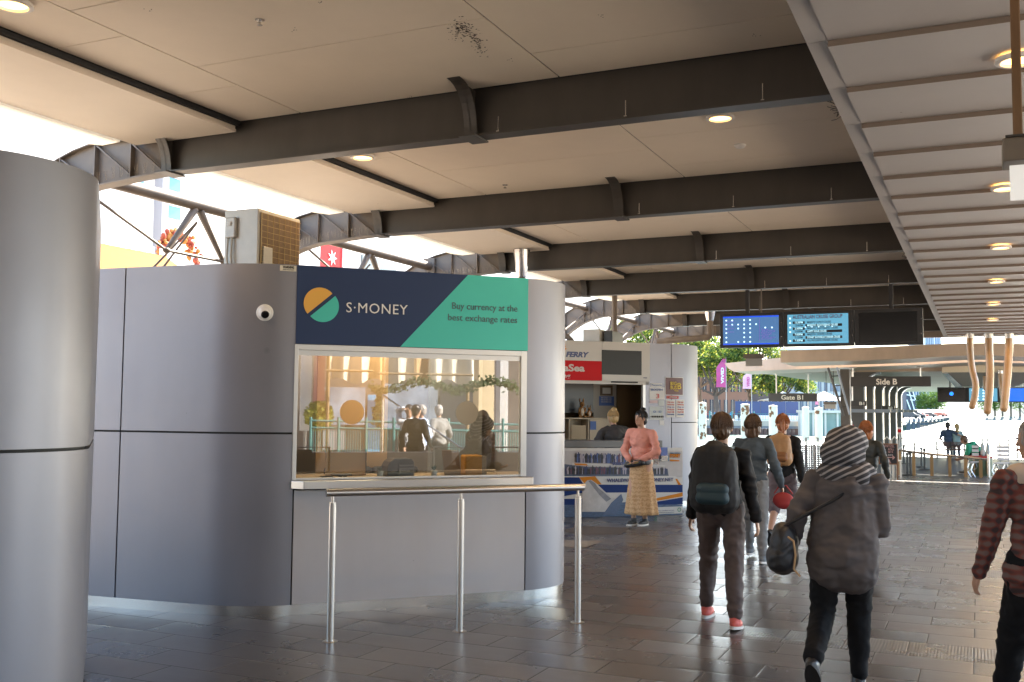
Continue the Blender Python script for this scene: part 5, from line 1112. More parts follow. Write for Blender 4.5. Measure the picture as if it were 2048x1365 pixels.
# ramp rail with bronze posts
BZ = mat('bronze_post', (.36, .24, .12), .35, .7)
rr1 = thing('ramp_rail', 'steel topped rail on bronze posts sloping down along the ramp', 'railing', (atz(1880, 954).x, 27.9, 0))
tops = []
for (px, yt, yb) in ((1800, 901, 951), (1828, 905, 952), (1864, 909, 953), (1900, 912, 954), (1932, 915, 955), (1962, 918, 956)):
    p = atz(px, yb); zt_ = atY(px, yt, p.y).z; MB().box(p.x-.04, p.x+.04, p.y-.02, p.y+.02, 0, zt_).build('post', BZ, rr1); tops.append(Vector((p.x, p.y, zt_)))
MB().tube([tops[0]-Vector((.15, 0, -.01))]+tops+[tops[-1]+Vector((.15, 0, -.02))], .032, 8).build('top_rail', SS, rr1, True)
wp = thing('white_post', 'bright metal post in front of the green bin', 'post', atz(1978, 957)); p = atz(1978, 957); MB().tube([p, (p.x, p.y, atY(1976, 908, p.y).z)], .035, 10).build('shaft', SS, wp, True); MB().lathe(p, [(.07, .001), (.07, .02), (.036, .03)], 14).build('foot', SS, wp, True)
# bin
def lathe_at(px, yb, yt, wpx):
    p = atz(px, yb); return p, atY(px, yt, p.y).z, wpx/2/F*((p-C0).dot(fw))
p, zt_, r_ = lathe_at(1962, 953, 913, 44); p.y += .45; g = thing('litter_bin', 'round green litter bin with a red rim at the end of the floor', 'bin', p)
MB().lathe(p, [(r_*.93, 0), (r_, .1), (r_, zt_-.06), (r_*.97, zt_-.06)], 28).build('drum', mat('bin_green', (.09, .13, .07), .45, noise_s=3, noise_a=.2), g, True); MB().lathe(p, [(r_*1.02, zt_-.058), (r_*1.06, zt_-.02), (r_*.8, zt_), (r_*.7, zt_-.03)], 28).build('rim', mat('bin_red', (.45, .04, .03), .4), g, True)
for k in (-1, 0, 1): MB().box(p.x+k*r_*.55-.02, p.x+k*r_*.55+.02, p.y-r_*1.03, p.y-r_*.86, .05, zt_-.1).build('band', BZ, g)
for k, (px, lb) in enumerate(((1964, 'left pale bottle standing on the bin rim'), (1971, 'right pale bottle standing on the bin rim'))):
    q = Vector((p.x+(.06+.12*k), p.y-.1, zt_+.001)); g2 = thing('bottle', lb, 'bottle', q, 'bottles on the bin'); MB().lathe(q, [(.05, 0), (.055, .02), (.05, .24), (.02, .34), (.017, .42), (.019, .45)], 14).build('glass', mat('bottle_glass', (.35, .4, .38), .1), g2, True); MB().lathe(q+Vector((0, 0, .03)), [(.0565, 0), (.0565, .12)], 14, cap=False).build('bottle_label', SIGNW, g2)
# chalk board
ya = 26.6; a, b_ = atY(1757, 887, ya), atY(1796, 930, ya); cbd = thing('chalkboard_sign', 'black chalkboard menu sign with wooden frame on pale legs', 'sign', ((a.x+b_.x)/2, ya, 0))
MB().box(a.x, b_.x, ya, ya+.02, b_.z, a.z).build('frame', mat('chalk_frame', (.22, .10, .05), .6), cbd); MB().box(a.x+.025, b_.x-.025, ya-.004, ya-.001, b_.z+.025, a.z-.025).build('slate', mat('slate', (.02, .02, .022), .6), cbd)
for px in (1773, 1780, 1787, 1794): p = atY(px, 930, ya+.05); MB().box(p.x-.02, p.x+.02, ya+.03, ya+.06, 0, b_.z+.1).build('leg', OFFW, cbd)
MB().box(b_.x-.03, b_.x-.001, ya+.021, ya+.05, 0, b_.z).build('leg', MATS['chalk_frame'], cbd)
CH = mat('chalk_pink', (.5, .28, .26), .8); CHW = mat('chalk_white', (.5, .5, .48), .8); hh_ = a.z-b_.z; wdt = b_.x-a.x
for (tx, fx, fz, sz, wd_, m_) in (('SCHNITZEL', .12, .82, .09, .7, CH), ('ROLL', .5, .68, .07, .3, CH), ('$15', .5, .56, .07, .25, CH), ('ALL DAY', .25, .42, .05, .5, CHW), ('A', .38, .06, .16, .28, CH)): text('chalk_text', tx, sz, m_, frame(Vector((a.x+wdt*fx, ya-.0065, b_.z+hh_*fz)), (1, 0, 0)), cbd, width=wdt*wd_, bold=.001)
MB().box(a.x+wdt*.12, a.x+wdt*.36, ya-.008, ya-.005, b_.z+hh_*.6, b_.z+hh_*.73).build('paper_note', PAP, cbd)
zc = b_.z+hh_*.32; MB().prism([(a.x+wdt*.38, ya-.006, zc), (a.x+wdt*.72, ya-.006, zc), (a.x+wdt*.72, ya-.006, zc-.05), (a.x+wdt*.86, ya-.006, zc+.01), (a.x+wdt*.72, ya-.006, zc+.07), (a.x+wdt*.72, ya-.006, zc+.02), (a.x+wdt*.38, ya-.006, zc+.02)], (0, .001, 0)).build('chalk_arrow', CH, cbd)
for (px, lb) in ((1774, 'left wooden rabbit ear shaped chair back behind the chalkboard'), (1789, 'right wooden ear shaped chair back behind the chalkboard')):
    p = atY(px, 888, ya+.5); q = thing('bentwood_chair', lb, 'chair', (p.x, ya+.5, 0), 'chairs behind the chalkboard'); zt_ = atY(px, 874, ya+.5).z; w2 = .07
    MB().tube([(p.x-w2, ya+.5, .45), (p.x-w2, ya+.5, zt_-.08), (p.x, ya+.5, zt_), (p.x+w2, ya+.5, zt_-.08), (p.x+w2, ya+.5, .45)], .018, 8).build('back_hoop', OFFW, q, True); MB().box(p.x-.15, p.x+.15, ya+.42, ya+.75, .43, .46).build('seat', OFFW, q)
    for sx in (-.13, .13):
        for sy in (.44, .72): MB().box(p.x+sx-.015, p.x+sx+.015, ya+sy-.015, ya+sy+.015, 0, .429).build('leg', OFFW, q)
# queue belts
for k, (px, yt, yb, lb) in enumerate(((1808, 890, 928, 'left rear'), (1829, 886, 916, 'rear'), (1843, 895, 935, 'right'), (1849, 898, 940, 'rightmost'), (1815, 906, 951, 'front left'), (1821, 905, 950, 'front right'))):
    p = atz(px, yb); zt_ = atY(px, yt, p.y).z; g = thing('queue_post', lb+' black belt post on the dark deck', 'post', p, 'black belt posts on the deck')
    MB().lathe(p, [(.17, 0), (.17, .015), (.03, .03)], 18).tube([p+Vector((0, 0, .03)), (p.x, p.y, zt_)], .03, 10).build('stand', BLKP, g); MB().lathe((p.x, p.y, zt_-.07), [(.04, 0), (.04, .07)], 12).build('belt_head', BLKP, g)
    if k in (0, 2): px2, yb2, yt2 = ((1829, 916, 886), (1849, 940, 898))[k//2]; p2 = atz(px2, yb2); z2 = atY(px2, yt2, p2.y).z; MB().prism([(p.x, p.y, zt_-.05), (p2.x, p2.y, z2-.05), (p2.x, p2.y, z2-.01), (p.x, p.y, zt_-.01)], (.004, .004, 0)).build('belt', BLKP, g)
# benches
SLW = mat('bench_slat', (.16, .075, .045), .5, noise_s=4, noise_a=.3); IR = mat('bench_iron', (.04, .04, .04), .5)
def bench(px0, px1, yt, yb, lb):
    p0, p1 = atz(px0, yb), atz(px1, yb); p1.y = p0.y; zt_ = atY(px0, yt, p0.y).z; g = thing('park_bench', lb, 'bench', (p0+p1)/2, 'slatted benches facing the water'); Y = p0.y
    x0, x1 = p0.x, p1.x; k = zt_/.85
    for i in range(6): MB().box(x0, x1, Y+.00+.012*i, Y+.02+.012*i, (.47+.066*i)*k if False else (.46+.072*i)*k, (.50+.072*i)*k).build('back_slat', SLW, g)
    for i in range(5): MB().box(x0, x1, Y+.09+.08*i, Y+.15+.08*i, .42*k, .445*k).build('seat_slat', SLW, g)
    for x in (x0+.12, (x0+x1)/2, x1-.12):
        MB().box(x-.02, x+.02, Y-.04, Y+.0, 0, .9*k).box(x-.02, x+.02, Y+.42, Y+.46, 0, .41*k).box(x-.02, x+.02, Y+.001, Y+.419, .385*k, .415*k).build('iron_frame', IR, g)
bench(1867, 1937, 884, 916, 'slatted bench with a couple sitting on it, facing the water'); bench(1993, 2075, 886, 917, 'empty slatted bench at the right edge facing the water')
def lounge(px0, px1, yt, yb, lb):
    p0, p1 = atz(px0, yb), atz(px1, yb); g = thing('patio_bench', lb, 'bench', (p0+p1)/2, 'white slatted metal seats by the bin'); Y = p0.y; zt_ = atY(px0, yt, Y).z; w_ = p1.x-p0.x
    PW_ = mat('seat_white_slat', (.62, .62, .62), .4, .3)
    for i in range(7): MB().box(p0.x+.02*i, p1.x+.02*i, Y+.12*i, Y+.12*i+.09, .36, .385).build('slat', PW_, g)
    for i in range(4): MB().box(p0.x+.1, p1.x+.1, Y+.86+.02*i, Y+.88+.02*i, .42+.1*i, .49+.1*i).build('slat', PW_, g)
    for x in (p0.x+.03, p1.x-.03): MB().tube([(x, Y+.05, .36), (x-.06, Y+.02, .18), (x+.04, Y, 0)], .018, 8).tube([(x+.05, Y+.8, .36), (x+.1, Y+.85, .18), (x+.02, Y+.9, 0)], .018, 8).tube([(x, Y+.02, .2), (x+.08, Y+.85, .2)], .014, 8).build('curled_leg', SS, g, True)
lounge(1936, 1950, 925, 955, 'white slatted seat left of the green bin'); lounge(1987, 2012, 925, 957, 'white slatted seat right of the green bin')
# glass balustrade
gb = thing('glass_balustrade', 'glass balustrade with round fixings at the far edge of the deck', 'railing', (atz(1900, 915).x, Yd-.1, 0)); Y = Yd-.1
z1_ = atY(1900, 879, Y).z; z2_ = atY(1900, 846, Y).z; x0, x1 = atY(1800, 880, Y).x, atY(2120, 880, Y).x
MB().tube([(x0, Y, z1_), (x1, Y, z1_)], .022, 8).build('rail', GALV, gb); MB().tube([(x0, Y, z2_), (x1, Y, z2_)], .012, 8).build('rail', GALV, gb)
GG = mat('balustrade_glass', (.9, .95, .95), .02, trans=1); GG.node_tree.nodes['Principled BSDF'].inputs['IOR'].default_value = 1.02
for px in (1849, 1905, 1962, 2017):
    q = atY(px, 880, Y); MB().tube([(q.x, Y, -.012), (q.x, Y, z1_)], .02, 8).build('post', GALV, gb)
    for py in (853, 874): q = atY(px, py, Y); MB().lathe((q.x, Y-.03, q.z), [(.14, 0), (.14, .035)], 16).build('fixing', GALV, gb)
# red feather flag near the column
p = atz(1703, 940); p.y += 1.2; g = thing('red_flag', 'small red feather flag beside the large dark column', 'flag', p); N = 10; zt_, zb__ = atY(1706, 846, p.y).z, atY(1712, 900, p.y).z; x0 = atY(1705, 880, p.y).x; x1 = atY(1717, 895, p.y).x
MB().tube([(x0, p.y, 0), (x0, p.y, zt_+.05)], .012, 6).build('pole', GALV, g)
vs_ = [(x0, p.y, zt_-(zt_-zb__)*i/N) for i in range(N+1)]+[(x0+(x1-x0)*math.sin(i/N*math.pi/2)**.8, p.y+.02*math.sin(i), zt_-(zt_-zb__)*i/N) for i in range(N+1)]
o = MB().add(vs_, [(i, i+1, N+2+i, N+1+i) for i in range(N)]).build('cloth', mat('flag_red', (.55, .05, .04), .6), g); o.modifiers.new('s', 'SOLIDIFY').thickness = .006
# safety sign
p = atY(1799, 862, 34); g = thing('notice_sign', 'small white and red notice sign on a post by the last frame', 'sign', (p.x, 34, -.012)); MB().box(p.x-.06, p.x+.06, 34, 34.02, p.z-.11, p.z+.11).build('plate', SIGNW, g); MB().box(p.x-.05, p.x+.05, 33.99, 33.998, p.z-.05, p.z+.05).build('red_mark', RED, g); MB().tube([(p.x, 34.04, -.012), (p.x, 34.04, p.z+.1)], .02, 6).build('post', GALV, g)

# ------------------------------------------------------------------ across the harbour
def far(px, D): p = atd(px, 826, D); p.z = 0; return p
pi_ = thing('long_pier', 'long pale pier on a row of dark stubby piers across the water', 'pier', far(1850, 150)-Vector((0, 0, 2.2)))
pts = []
for k, px in enumerate((1817, 1827, 1836.5, 1845, 1852.5, 1861, 1869, 1877, 1883.5, 1889, 1893.5, 1897)):
    yb = 861-k*2.1; yt = 840-k*.75; D = 3.85*F/(yb-827.0); p = atz(px, yb, -2.2); D = (p-C0).dot(fw); zt_ = min(.0, atd(px, yt, D).z); w_ = (8.2-k*.45)/F*D/2
    toC = Vector((-p.x, -p.y, 0)).normalized(); sd_ = Vector((-toC.y, toC.x, 0))
    MB().prism([p-sd_*w_, p+sd_*w_, p+sd_*w_-toC*w_*2, p-sd_*w_-toC*w_*2], (0, 0, zt_+2.2)).build('pier_block', mat('pier_dark', (.13, .15, .19), .8), pi_)
    MB().prism([(p.x, p.y, zt_+.001)+Vector() if False else Vector((p.x, p.y, zt_+.01))-sd_*w_, Vector((p.x, p.y, zt_+.01))+sd_*w_, Vector((p.x, p.y, zt_+w_*.9)), ], tuple(-toC*w_*2)).build('block_cap', STEEL, pi_)
    pts.append((p, sd_, toC, w_, zt_))
a, b_ = pts[0], pts[-1]
near_, far_ = atz(1800, 839, .3), atz(1899, 831.5, .3)
bk_n, bk_f = atd(1795, 826, 300), atd(1900, 826, 560); bk_n.z = 2.6; bk_f.z = 3.0
MB().prism([near_, far_, Vector((bk_f.x, bk_f.y, .3)), Vector((bk_n.x, bk_n.y, .3))], (0, 0, -.9)).build('deck', mat('pier_deck', (.62, .60, .58), .8), pi_)
MB().add([near_.lerp(bk_n, .4)+Vector((0, 0, -.5)), far_.lerp(bk_f, .4)+Vector((0, 0, -.5)), bk_f, bk_n], [(0, 1, 2, 3)]).build('ramp', MATS['pier_deck'], pi_)
for k, (px, yt, colr, lb) in enumerate(((1819, 824, (.05, .05, .06), 'dark car at the near end of the pier'), (1832, 826, (.04, .04, .05), 'dark van on the pier'), (1838, 825, (.4, .05, .04), 'red car on the pier'), (1857, 822, (.08, .06, .06), 'maroon car halfway along the pier'), (1877, 821, (.45, .1, .06), 'orange red car far along the pier'), (1884, 822, (.45, .1, .06), 'small red car at the far end of the pier'))):
    p = atz(px, (838, 837, 836.6, 835.5, 834.4, 833.8)[k], .3); g = thing('parked_car', lb, 'car', (p.x, p.y, .305), 'cars on the pier'); z = .305; M = Matrix.Translation(Vector((p.x, p.y, z)))
    MB(M).prism([(-2.1, -.85, .35), (2.1, -.85, .35), (2.1, -.85, .8), (1.3, -.85, .95), (.7, -.85, 1.45), (-1.2, -.85, 1.45), (-1.9, -.85, .95), (-2.1, -.85, .85)], (0, 1.7, 0)).build('body', mat('car_%d' % k, colr, .3), g)
    for sx in (-1.3, 1.3):
        MB(M).lathe((sx, -.87, .33), [(.33, 0), (.33, .2)], 14, axis=(0, 1, 0)).build('wheel', BLACK, g)
# dark lattice boat gangway tower
D = 120; P = lambda x, y: atd(x, y, D); g = thing('gangway_tower', 'dark lattice gangway tower with white bars behind the last frame', 'tower', far(1822, D)-Vector((0, 0, 2.2)))
MB().prism([P(1812, 775), P(1824, 775), P(1831, 800), P(1830, 822), P(1813, 822)], QF*3).build('tower_body', mat('tower_navy', (.05, .06, .10), .5), g)
b = MB()
for (a, c) in (((1812, 780), (1826, 783)), ((1813, 790), (1828, 793)), ((1816, 778), (1828, 820)), ((1820, 800), (1829, 801)), ((1813, 800), (1821, 822)), ((1823, 776), (1830, 800))): b.tube([P(*a)-QF*.1, P(*c)-QF*.1], .07, 6)
b.build('white_bars', WHITE, g)
HZ = mat('far_shore_green', (.12, .15, .14), .9, noise_s=.05, noise_a=.4)
# far shore as land
b = MB(); N = 60; L = []
for i in range(N+1):
    px = 1740+i*(420/N); p = atd(px, 829, 520); hgt = 3+7*max(0, (px-1880)/170)+3*noise.noise(Vector((px*.03, 0, 0)))+(2 if px < 1900 else 0); L.append((p, max(2, hgt)))
vs_ = [(p.x, p.y, -2.3) for p, h_ in L]+[(p.x+QF.x*20, p.y+QF.y*20, h_*.7) for p, h_ in L]+[(p.x+QF.x*90, p.y+QF.y*90, h_) for p, h_ in L]+[(p.x+QF.x*300, p.y+QF.y*300, h_) for p, h_ in L]; n1 = N+1
b.add(vs_, [(r_*n1+i, r_*n1+i+1, (r_+1)*n1+i+1, (r_+1)*n1+i) for r_ in range(3) for i in range(N)]).build('far_shore', HZ)['kind'] = 'structure'
def tower(px0, px1, yt, D, col, nx, nz_, lb):
    p0, p1 = atd(px0, yt, D), atd(px1, yt, D); g = thing('office_tower', lb, 'building', (p0.x, p0.y, 0), 'distant buildings across the harbour'); d = (p1-p0); d.z = 0; wd_ = d.length; ex = d.normalized(); M = frame((p0.x, p0.y, 0), ex)
    MB(M).box(0, wd_, -1.0, p0.z, -12, 0, ).build('wall', mat('tower_wall_%d' % px0, col, .7), g)
    for i in range(nx): MB(M).box(wd_*(i+.25)/nx, wd_*(i+.75)/nx, 1, p0.z-1, .002, .2).build('window_strip', mat('tower_glass', (.10, .16, .26), .2), g)
tower(1850, 1867, 652, 560, (.55, .58, .62), 5, 1, 'pale tower with vertical stripes right of the dark screen'); tower(1869, 1882, 660, 600, (.45, .50, .58), 3, 1, 'slimmer bluish tower beside the soffit edge'); tower(1832, 1849, 668, 590, (.40, .46, .55), 4, 1, 'low bluish tower mostly hidden by the dark screen')
tower(1826, 1850, 778, 540, (.62, .62, .62), 4, 1, 'pale office block on the far shore by the gangway tower'); tower(1853, 1870, 781, 545, (.60, .58, .56), 3, 1, 'pale block on the far shore left of the far screens'); tower(1915, 1960, 812, 560, (.45, .47, .5), 8, 1, 'low grey block on the far shore under the far screens')
for k, (px, h_) in enumerate(((1862, 13), (1874, 10), (1990, 14), (2005, 17), (2022, 19), (2040, 17), (1845, 9), (1975, 11))):
    p = atd(px, 826, 525); g = thing('shore_tree', ['pale tree below the far office block', 'small tree left of the far screens', 'left tree of the far right clump', 'tree in the far right clump, above the bench', 'tallest tree of the far right clump', 'tree at the right edge of the far shore', 'low tree by the gangway tower', 'low tree under the wooden tubes'][k], 'tree', (p.x, p.y, 2), 'trees on the far shore'); rr = random.Random(k)
    MB().tube([(p.x, p.y, 0), (p.x, p.y, h_*.5)], .5, 6).build('trunk', BARK, g); vs_ = []; fs_ = []
    for i in range(700):
        q = Vector((p.x, p.y, 2+h_*.55))+Vector((rr.gauss(0, 1), rr.gauss(0, 1), rr.gauss(0, 1))).normalized()*rr.random()**.4*h_*.5; x_ = Vector((rr.gauss(0, 1), rr.gauss(0, 1), rr.gauss(0, 1))).normalized(); y_ = x_.orthogonal().normalized(); k_ = len(vs_); vs_ += [q-x_*.5, q+y_*.4, q+x_*.5, q-y_*.4]; fs_.append((k_, k_+1, k_+2, k_+3))
    MB().add(vs_, fs_).build('crown', LF[0], g)

# ------------------------------------------------------------------ street behind the kiosks, left
WB = mat('render_white', (.80, .77, .72), .75, noise_s=.4, noise_a=.05); BGL = mat('window_blue', (.10, .30, .50), .2, emit=None)
XW = -21.0
wb = thing('white_building', 'white rendered building with narrow blue windows behind the kiosk roof', 'building', (XW, 24, 0))
MB().box(XW-8, XW, 8, 60, 0, 22).build('wall', WB, wb)
def bwin(px0, px1, py0, py1):
    A_, B_ = atX(px0, py0, XW), atX(px1, py1, XW); w_ = MB().box(XW+.002, XW+.05, A_.y, B_.y, min(A_.z, B_.z), max(A_.z, B_.z)).build('window', BGL, wb); MB().box(XW+.051, XW+.10, A_.y, B_.y, min(A_.z, B_.z)+.35, min(A_.z, B_.z)+.42).build('transom', WHITE, w_)
bwin(252, 285, 300, 368); bwin(331, 358, 330, 385); bwin(331, 358, 403, 441); bwin(400, 420, 300, 340)
MB().box(XW+.002, XW+.3, atX(310, 350, XW).y, atX(323, 350, XW).y, 4, 20).build('downpipe', mat('pipe_grey', (.3, .31, .34), .6), wb)
A_, B_ = atX(722, 520, XW), atX(790, 545, XW); MB().box(XW+.002, XW+.06, A_.y, B_.y, B_.z-.3, A_.z+.2).build('window', mat('window_dark', (.12, .15, .16), .3), wb)
XA = -15.5; a, b_ = atX(150, 478, XA), atX(330, 512, XA); aw = thing('yellow_awning', 'sunlit yellow shop awning with a fringed top behind the kiosk wall', 'awning', (XA, a.y, 0)); YF = mat('awning_yellow', (.40, .19, .02), .7, translucent=.5)
zt_ = (a.z+b_.z)/2; MB().prism([(XA, a.y-2, zt_), (XA+1.6, a.y-2, zt_-1.0), (XA+1.6, a.y-2, zt_-1.04), (XA, a.y-2, zt_-.04)], (0, b_.y-a.y+2, 0)).build('canvas', YF, aw); MB().box(XA+1.55, XA+1.6, a.y-2, b_.y, zt_-1.5, zt_-1.05).build('valance', YF, aw)
b = MB(); y = a.y-2
while y < b_.y: b.box(XA-.02, XA+.02, y, y+.12, zt_+.002, zt_+.14); y += .3
b.build('fringe', WHITE, aw)
for yy in (a.y-1.8, b_.y-.2): MB().tube([(XA+1.5, yy, 0), (XA+1.5, yy, zt_-1.05)], .04, 8).build('post', GALV, aw)
q = atX(355, 500, -16.5); g = thing('flower_display', 'red and orange flower arch above the kiosk wall', 'decoration', (q.x, q.y, 0)); MB().tube([(q.x, q.y-.5, 0), (q.x, q.y-.5, q.z)], .05, 8).tube([(q.x, q.y+.5, 0), (q.x, q.y+.5, q.z)], .05, 8).build('frame', WHITE, g)
for k_, colr in ((0, (.30, .05, .02)), (1, (.42, .17, .03))):
    b = MB()
    for i in range(90):
        t = R(rnd.uniform(0, 180)); b.ball((q.x+rnd.uniform(-.1, .1), q.y+.55*math.cos(t)+rnd.gauss(0, .06), q.z+.6*math.sin(t)-.25+rnd.gauss(0, .06)), rnd.uniform(.03, .065), 7, 5)
    for i in range(40): b.ball((q.x, q.y+rnd.choice([-.55, .55])+rnd.uniform(-.08, .08), q.z-.2-rnd.uniform(0, .9)), rnd.uniform(.03, .06), 7, 5)
    b.build('flowers', mat('flower_%d' % k_, colr, .7), g)
q = atX(664, 516, -14.5); g = thing('red_pennant', 'red pennant with a white star seen through the second girder', 'flag', (q.x, q.y, 0)); MB().tube([(q.x, q.y+.45, 0), (q.x, q.y+.45, q.z+.9)], .03, 6).build('pole', GALV, g); MB().box(q.x, q.x+.01, q.y-.5, q.y+.42, q.z-.5, q.z+.5).build('cloth', RED, g)
b = MB(); P_ = [(q.x+.014, q.y+(.2 if i % 2 == 0 else .08)*math.cos(i*math.pi/7), q.z+(.2 if i % 2 == 0 else .08)*math.sin(i*math.pi/7)) for i in range(14)]; b.prism(P_, (.004, 0, 0)).build('star', WHITE, g)

# ------------------------------------------------------------------ cafe terrace on the sunny side (seen mirrored in the kiosk window)
def rw(px, py, D):
    d = ray(px, py); p0 = K1 @ Vector((0, .016, 0)); t = (p0-C0).dot(NK)/d.dot(NK); hit = C0+d*t; dd = d-NK*2*d.dot(NK); s_ = (D)/Vector((dd.x, dd.y)).length; return hit+dd*s_
def rwp(px, D): p = rw(px, 823, D); return Vector((p.x, p.y, 0))
def rz(px, py, D): return rw(px, py, D).z
def slab(nm, px0, px1, py0, py1, D, m_, par, th=.1, z0=None):
    """board facing the kiosk, between two mirrored pixels"""
    a, b_ = rwp(px0, D), rwp(px1, D); z1 = rz((px0+px1)/2, py0, D); z0 = rz((px0+px1)/2, py1, D) if z0 is None else z0; back = Vector((NK.x, NK.y, 0))*th
    return MB().prism([Vector((a.x, a.y, z0)), Vector((b_.x, b_.y, z0)), Vector((b_.x, b_.y, z1)), Vector((a.x, a.y, z1))], back).build(nm, m_, par)
cf = thing('cafe_building', 'cafe front with cream awning mirrored in the kiosk window', 'building', rwp(800, 20))
slab('wall', 540, 1100, 500, 0, 20, mat('cafe_wall', (.10, .085, .075), .8, noise_s=1.2, noise_a=.5), cf, .3, z0=0)
slab('stone_pillar', 957, 988, 718, 0, 15.5, mat('pillar_yellow', (.58, .47, .30), .75), cf, .4, z0=0); slab('grey_pillar', 1000, 1016, 700, 0, 17, mat('pillar_pale', (.5, .5, .5), .7), cf, .3, z0=0)
slab('door_glass', 735, 760, 790, 0, 19.6, BGL, cf, .05, z0=.1); slab('shop_window', 655, 730, 775, 850, 19.4, mat('shop_glass', (.20, .24, .30), .1, noise_s=2, noise_a=.8), cf, .05); slab('shop_window', 765, 875, 768, 860, 19.3, MATS['shop_glass'], cf, .05); slab('doorway', 880, 955, 770, 0, 19.6, mat('cafe_dark', (.03, .03, .035), .5), cf, .05, z0=.1); slab('doorway', 690, 730, 790, 0, 19.6, MATS['cafe_dark'], cf, .05, z0=.1); slab('red_panel', 626, 648, 690, 840, 19.3, mat('cafe_red', (.10, .03, .03), .6), cf, .05); slab('light_panel', 770, 870, 775, 850, 19.5, mat('cafe_pale', (.20, .20, .22), .6), cf, .05); slab('light_panel', 648, 690, 775, 900, 19.5, MATS['cafe_pale'], cf, .05)
slab('window_band', 592, 700, 560, 620, 19.4, BGL, cf, .05)
aw2 = thing('cream_awning', 'sagging cream awning with brown stripes over the cafe terrace', 'awning', rwp(800, 14)); CRM = mat('awning_cream', (.50, .44, .35), .7, noise_s=2, noise_a=.12)
a, b_ = rwp(655, 14), rwp(945, 14); nseg = 60; zt_, zb__ = rz(800, 702, 14), rz(800, 764, 14); bk = Vector((NK.x, NK.y, 0)); vs_ = []
for i in range(nseg+1):
    t = i/nseg; p = a.lerp(b_, t); w_ = .05*math.sin(t*50)+.03*math.sin(t*23); vs_ += [(p.x+bk.x*1.2, p.y+bk.y*1.2, zt_+1.0), (p.x+bk.x*w_, p.y+bk.y*w_, zt_), (p.x+bk.x*w_*2, p.y+bk.y*w_*2, zb__+.06*math.sin(t*25))]
for (nm, t0, t1, m_) in (('fabric', 0, 17, CRM), ('stripe', 17, 23, mat('stripe_brown', (.34, .22, .11), .7)), ('fabric', 23, 35, CRM), ('stripe', 35, 41, MATS['stripe_brown']), ('fabric', 41, 60, CRM)):
    fs_ = [(3*i+j, 3*i+3+j, 3*i+4+j, 3*i+1+j) for i in range(t0, t1) for j in (0, 1)]; MB().add(vs_, fs_).build(nm, m_, aw2, True)
for (px0, px1, py) in ((650, 745, 742), (755, 845, 748), (850, 945, 750)):
    A_, B_ = rwp(px0, 13.6), rwp(px1, 13.6); z = rz((px0+px1)/2, py, 13.6); MB().tube([(A_.x, A_.y, z), (B_.x, B_.y, z)], .03, 6).build('heater_bar', BRN, aw2)
for px in (655, 765, 935): A_ = rwp(px, 14); MB().tube([(A_.x, A_.y, 0), (A_.x, A_.y, zt_)], .04, 8).build('post', BRN, aw2)
wc = thing('white_sail', 'tall white sail cloth at the end of the cafe terrace', 'sail', rwp(610, 15)); slab('cloth', 600, 622, 690, 862, 15, WHITE, wc, .04); A_ = rwp(611, 15.1); MB().tube([(A_.x, A_.y, 0), (A_.x, A_.y, 3.5)], .04, 8).build('mast', GALV, wc)
tr_ = thing('terrace_railing', 'teal railing of the cafe terrace mirrored in the window', 'railing', rwp(800, 13)); TLR = mat('terrace_teal', (.07, .20, .19), .45)
for py in (848, 862): 
    A_, B_ = rwp(622, 13), rwp(1060, 12.4); MB().tube([(A_.x, A_.y, rz(650, py-6, 13)), (B_.x, B_.y, rz(1000, py+2, 12.4))], .022, 8).build('rail', TLR, tr_)
b = MB()
for i in range(90):
    A_ = rwp(622, 13).lerp(rwp(1060, 12.4), i/89); z = rz(650, 856, 13); b.tube([(A_.x, A_.y, .25), (A_.x, A_.y, z)], .009, 5)
b.build('balusters', TLR, tr_)['kind'] = 'stuff'
for i in range(9): A_ = rwp(622, 13).lerp(rwp(1060, 12.4), i/8); MB().tube([(A_.x, A_.y, 0), (A_.x, A_.y, 1.45)], .03, 8).build('post', TLR, tr_)
sr = thing('stair_rail', 'bright sloping stair rail in front of the cafe', 'railing', rwp(850, 12)); A_, B_ = rwp(765, 12), rwp(935, 11); MB().tube([(A_.x, A_.y, rz(765, 790, 12)), (B_.x, B_.y, rz(935, 905, 11))], .022, 8).build('handrail', SS, sr); MB().tube([(B_.x, B_.y, 0), (B_.x, B_.y, rz(935, 905, 11))], .02, 8).tube([(A_.x, A_.y, 0), (A_.x, A_.y, rz(765, 790, 12))], .02, 8).build('post', SS, sr)
pb = thing('reflection_dark_box', 'long dark planter box added on the terrace to darken the reflection low in the window', 'blocker', rwp(815, 10.2)); A_, B_ = rwp(560, 10.2), rwp(1080, 10.2); z = rz(815, 905, 10.2)  # box added so the lower window reflects something dark
MB().prism([Vector((A_.x, A_.y, 0)), Vector((B_.x, B_.y, 0)), Vector((B_.x, B_.y, z)), Vector((A_.x, A_.y, z))], NK*.35).build('box', mat('added_box_dark', (.035, .03, .028), .6, noise_s=4, noise_a=.5), pb)
gl_ = thing('garland', 'dark leafy garland strung under the cream awning', 'garland', rwp(800, 13.2)); b = MB(); rr = random.Random(5); path = [(600+i, 772+10*math.sin(i*.045)) for i in range(140, 440, 4)]+[(755+4*math.sin(i*.3), 780+i*3) for i in range(24)]
for (px, py) in path:
    for j in range(9):
        q = rw(px+rr.gauss(0, 4), py+rr.gauss(0, 5), 13.2+rr.gauss(0, .06)); x_ = Vector((rr.gauss(0, 1), rr.gauss(0, 1), rr.gauss(0, 1))).normalized()*.05; y_ = x_.orthogonal().normalized()*.03; b.add([q-x_, q+y_, q+x_, q-y_], [(0, 1, 2, 3)])
b.build('leaves', LF[2], gl_)
bs = thing('clipped_bush', 'yellow green bush behind the terrace railing', 'bush', rwp(638, 14.5)); c = rw(638, 832, 14.5); vs_ = []; fs_ = []
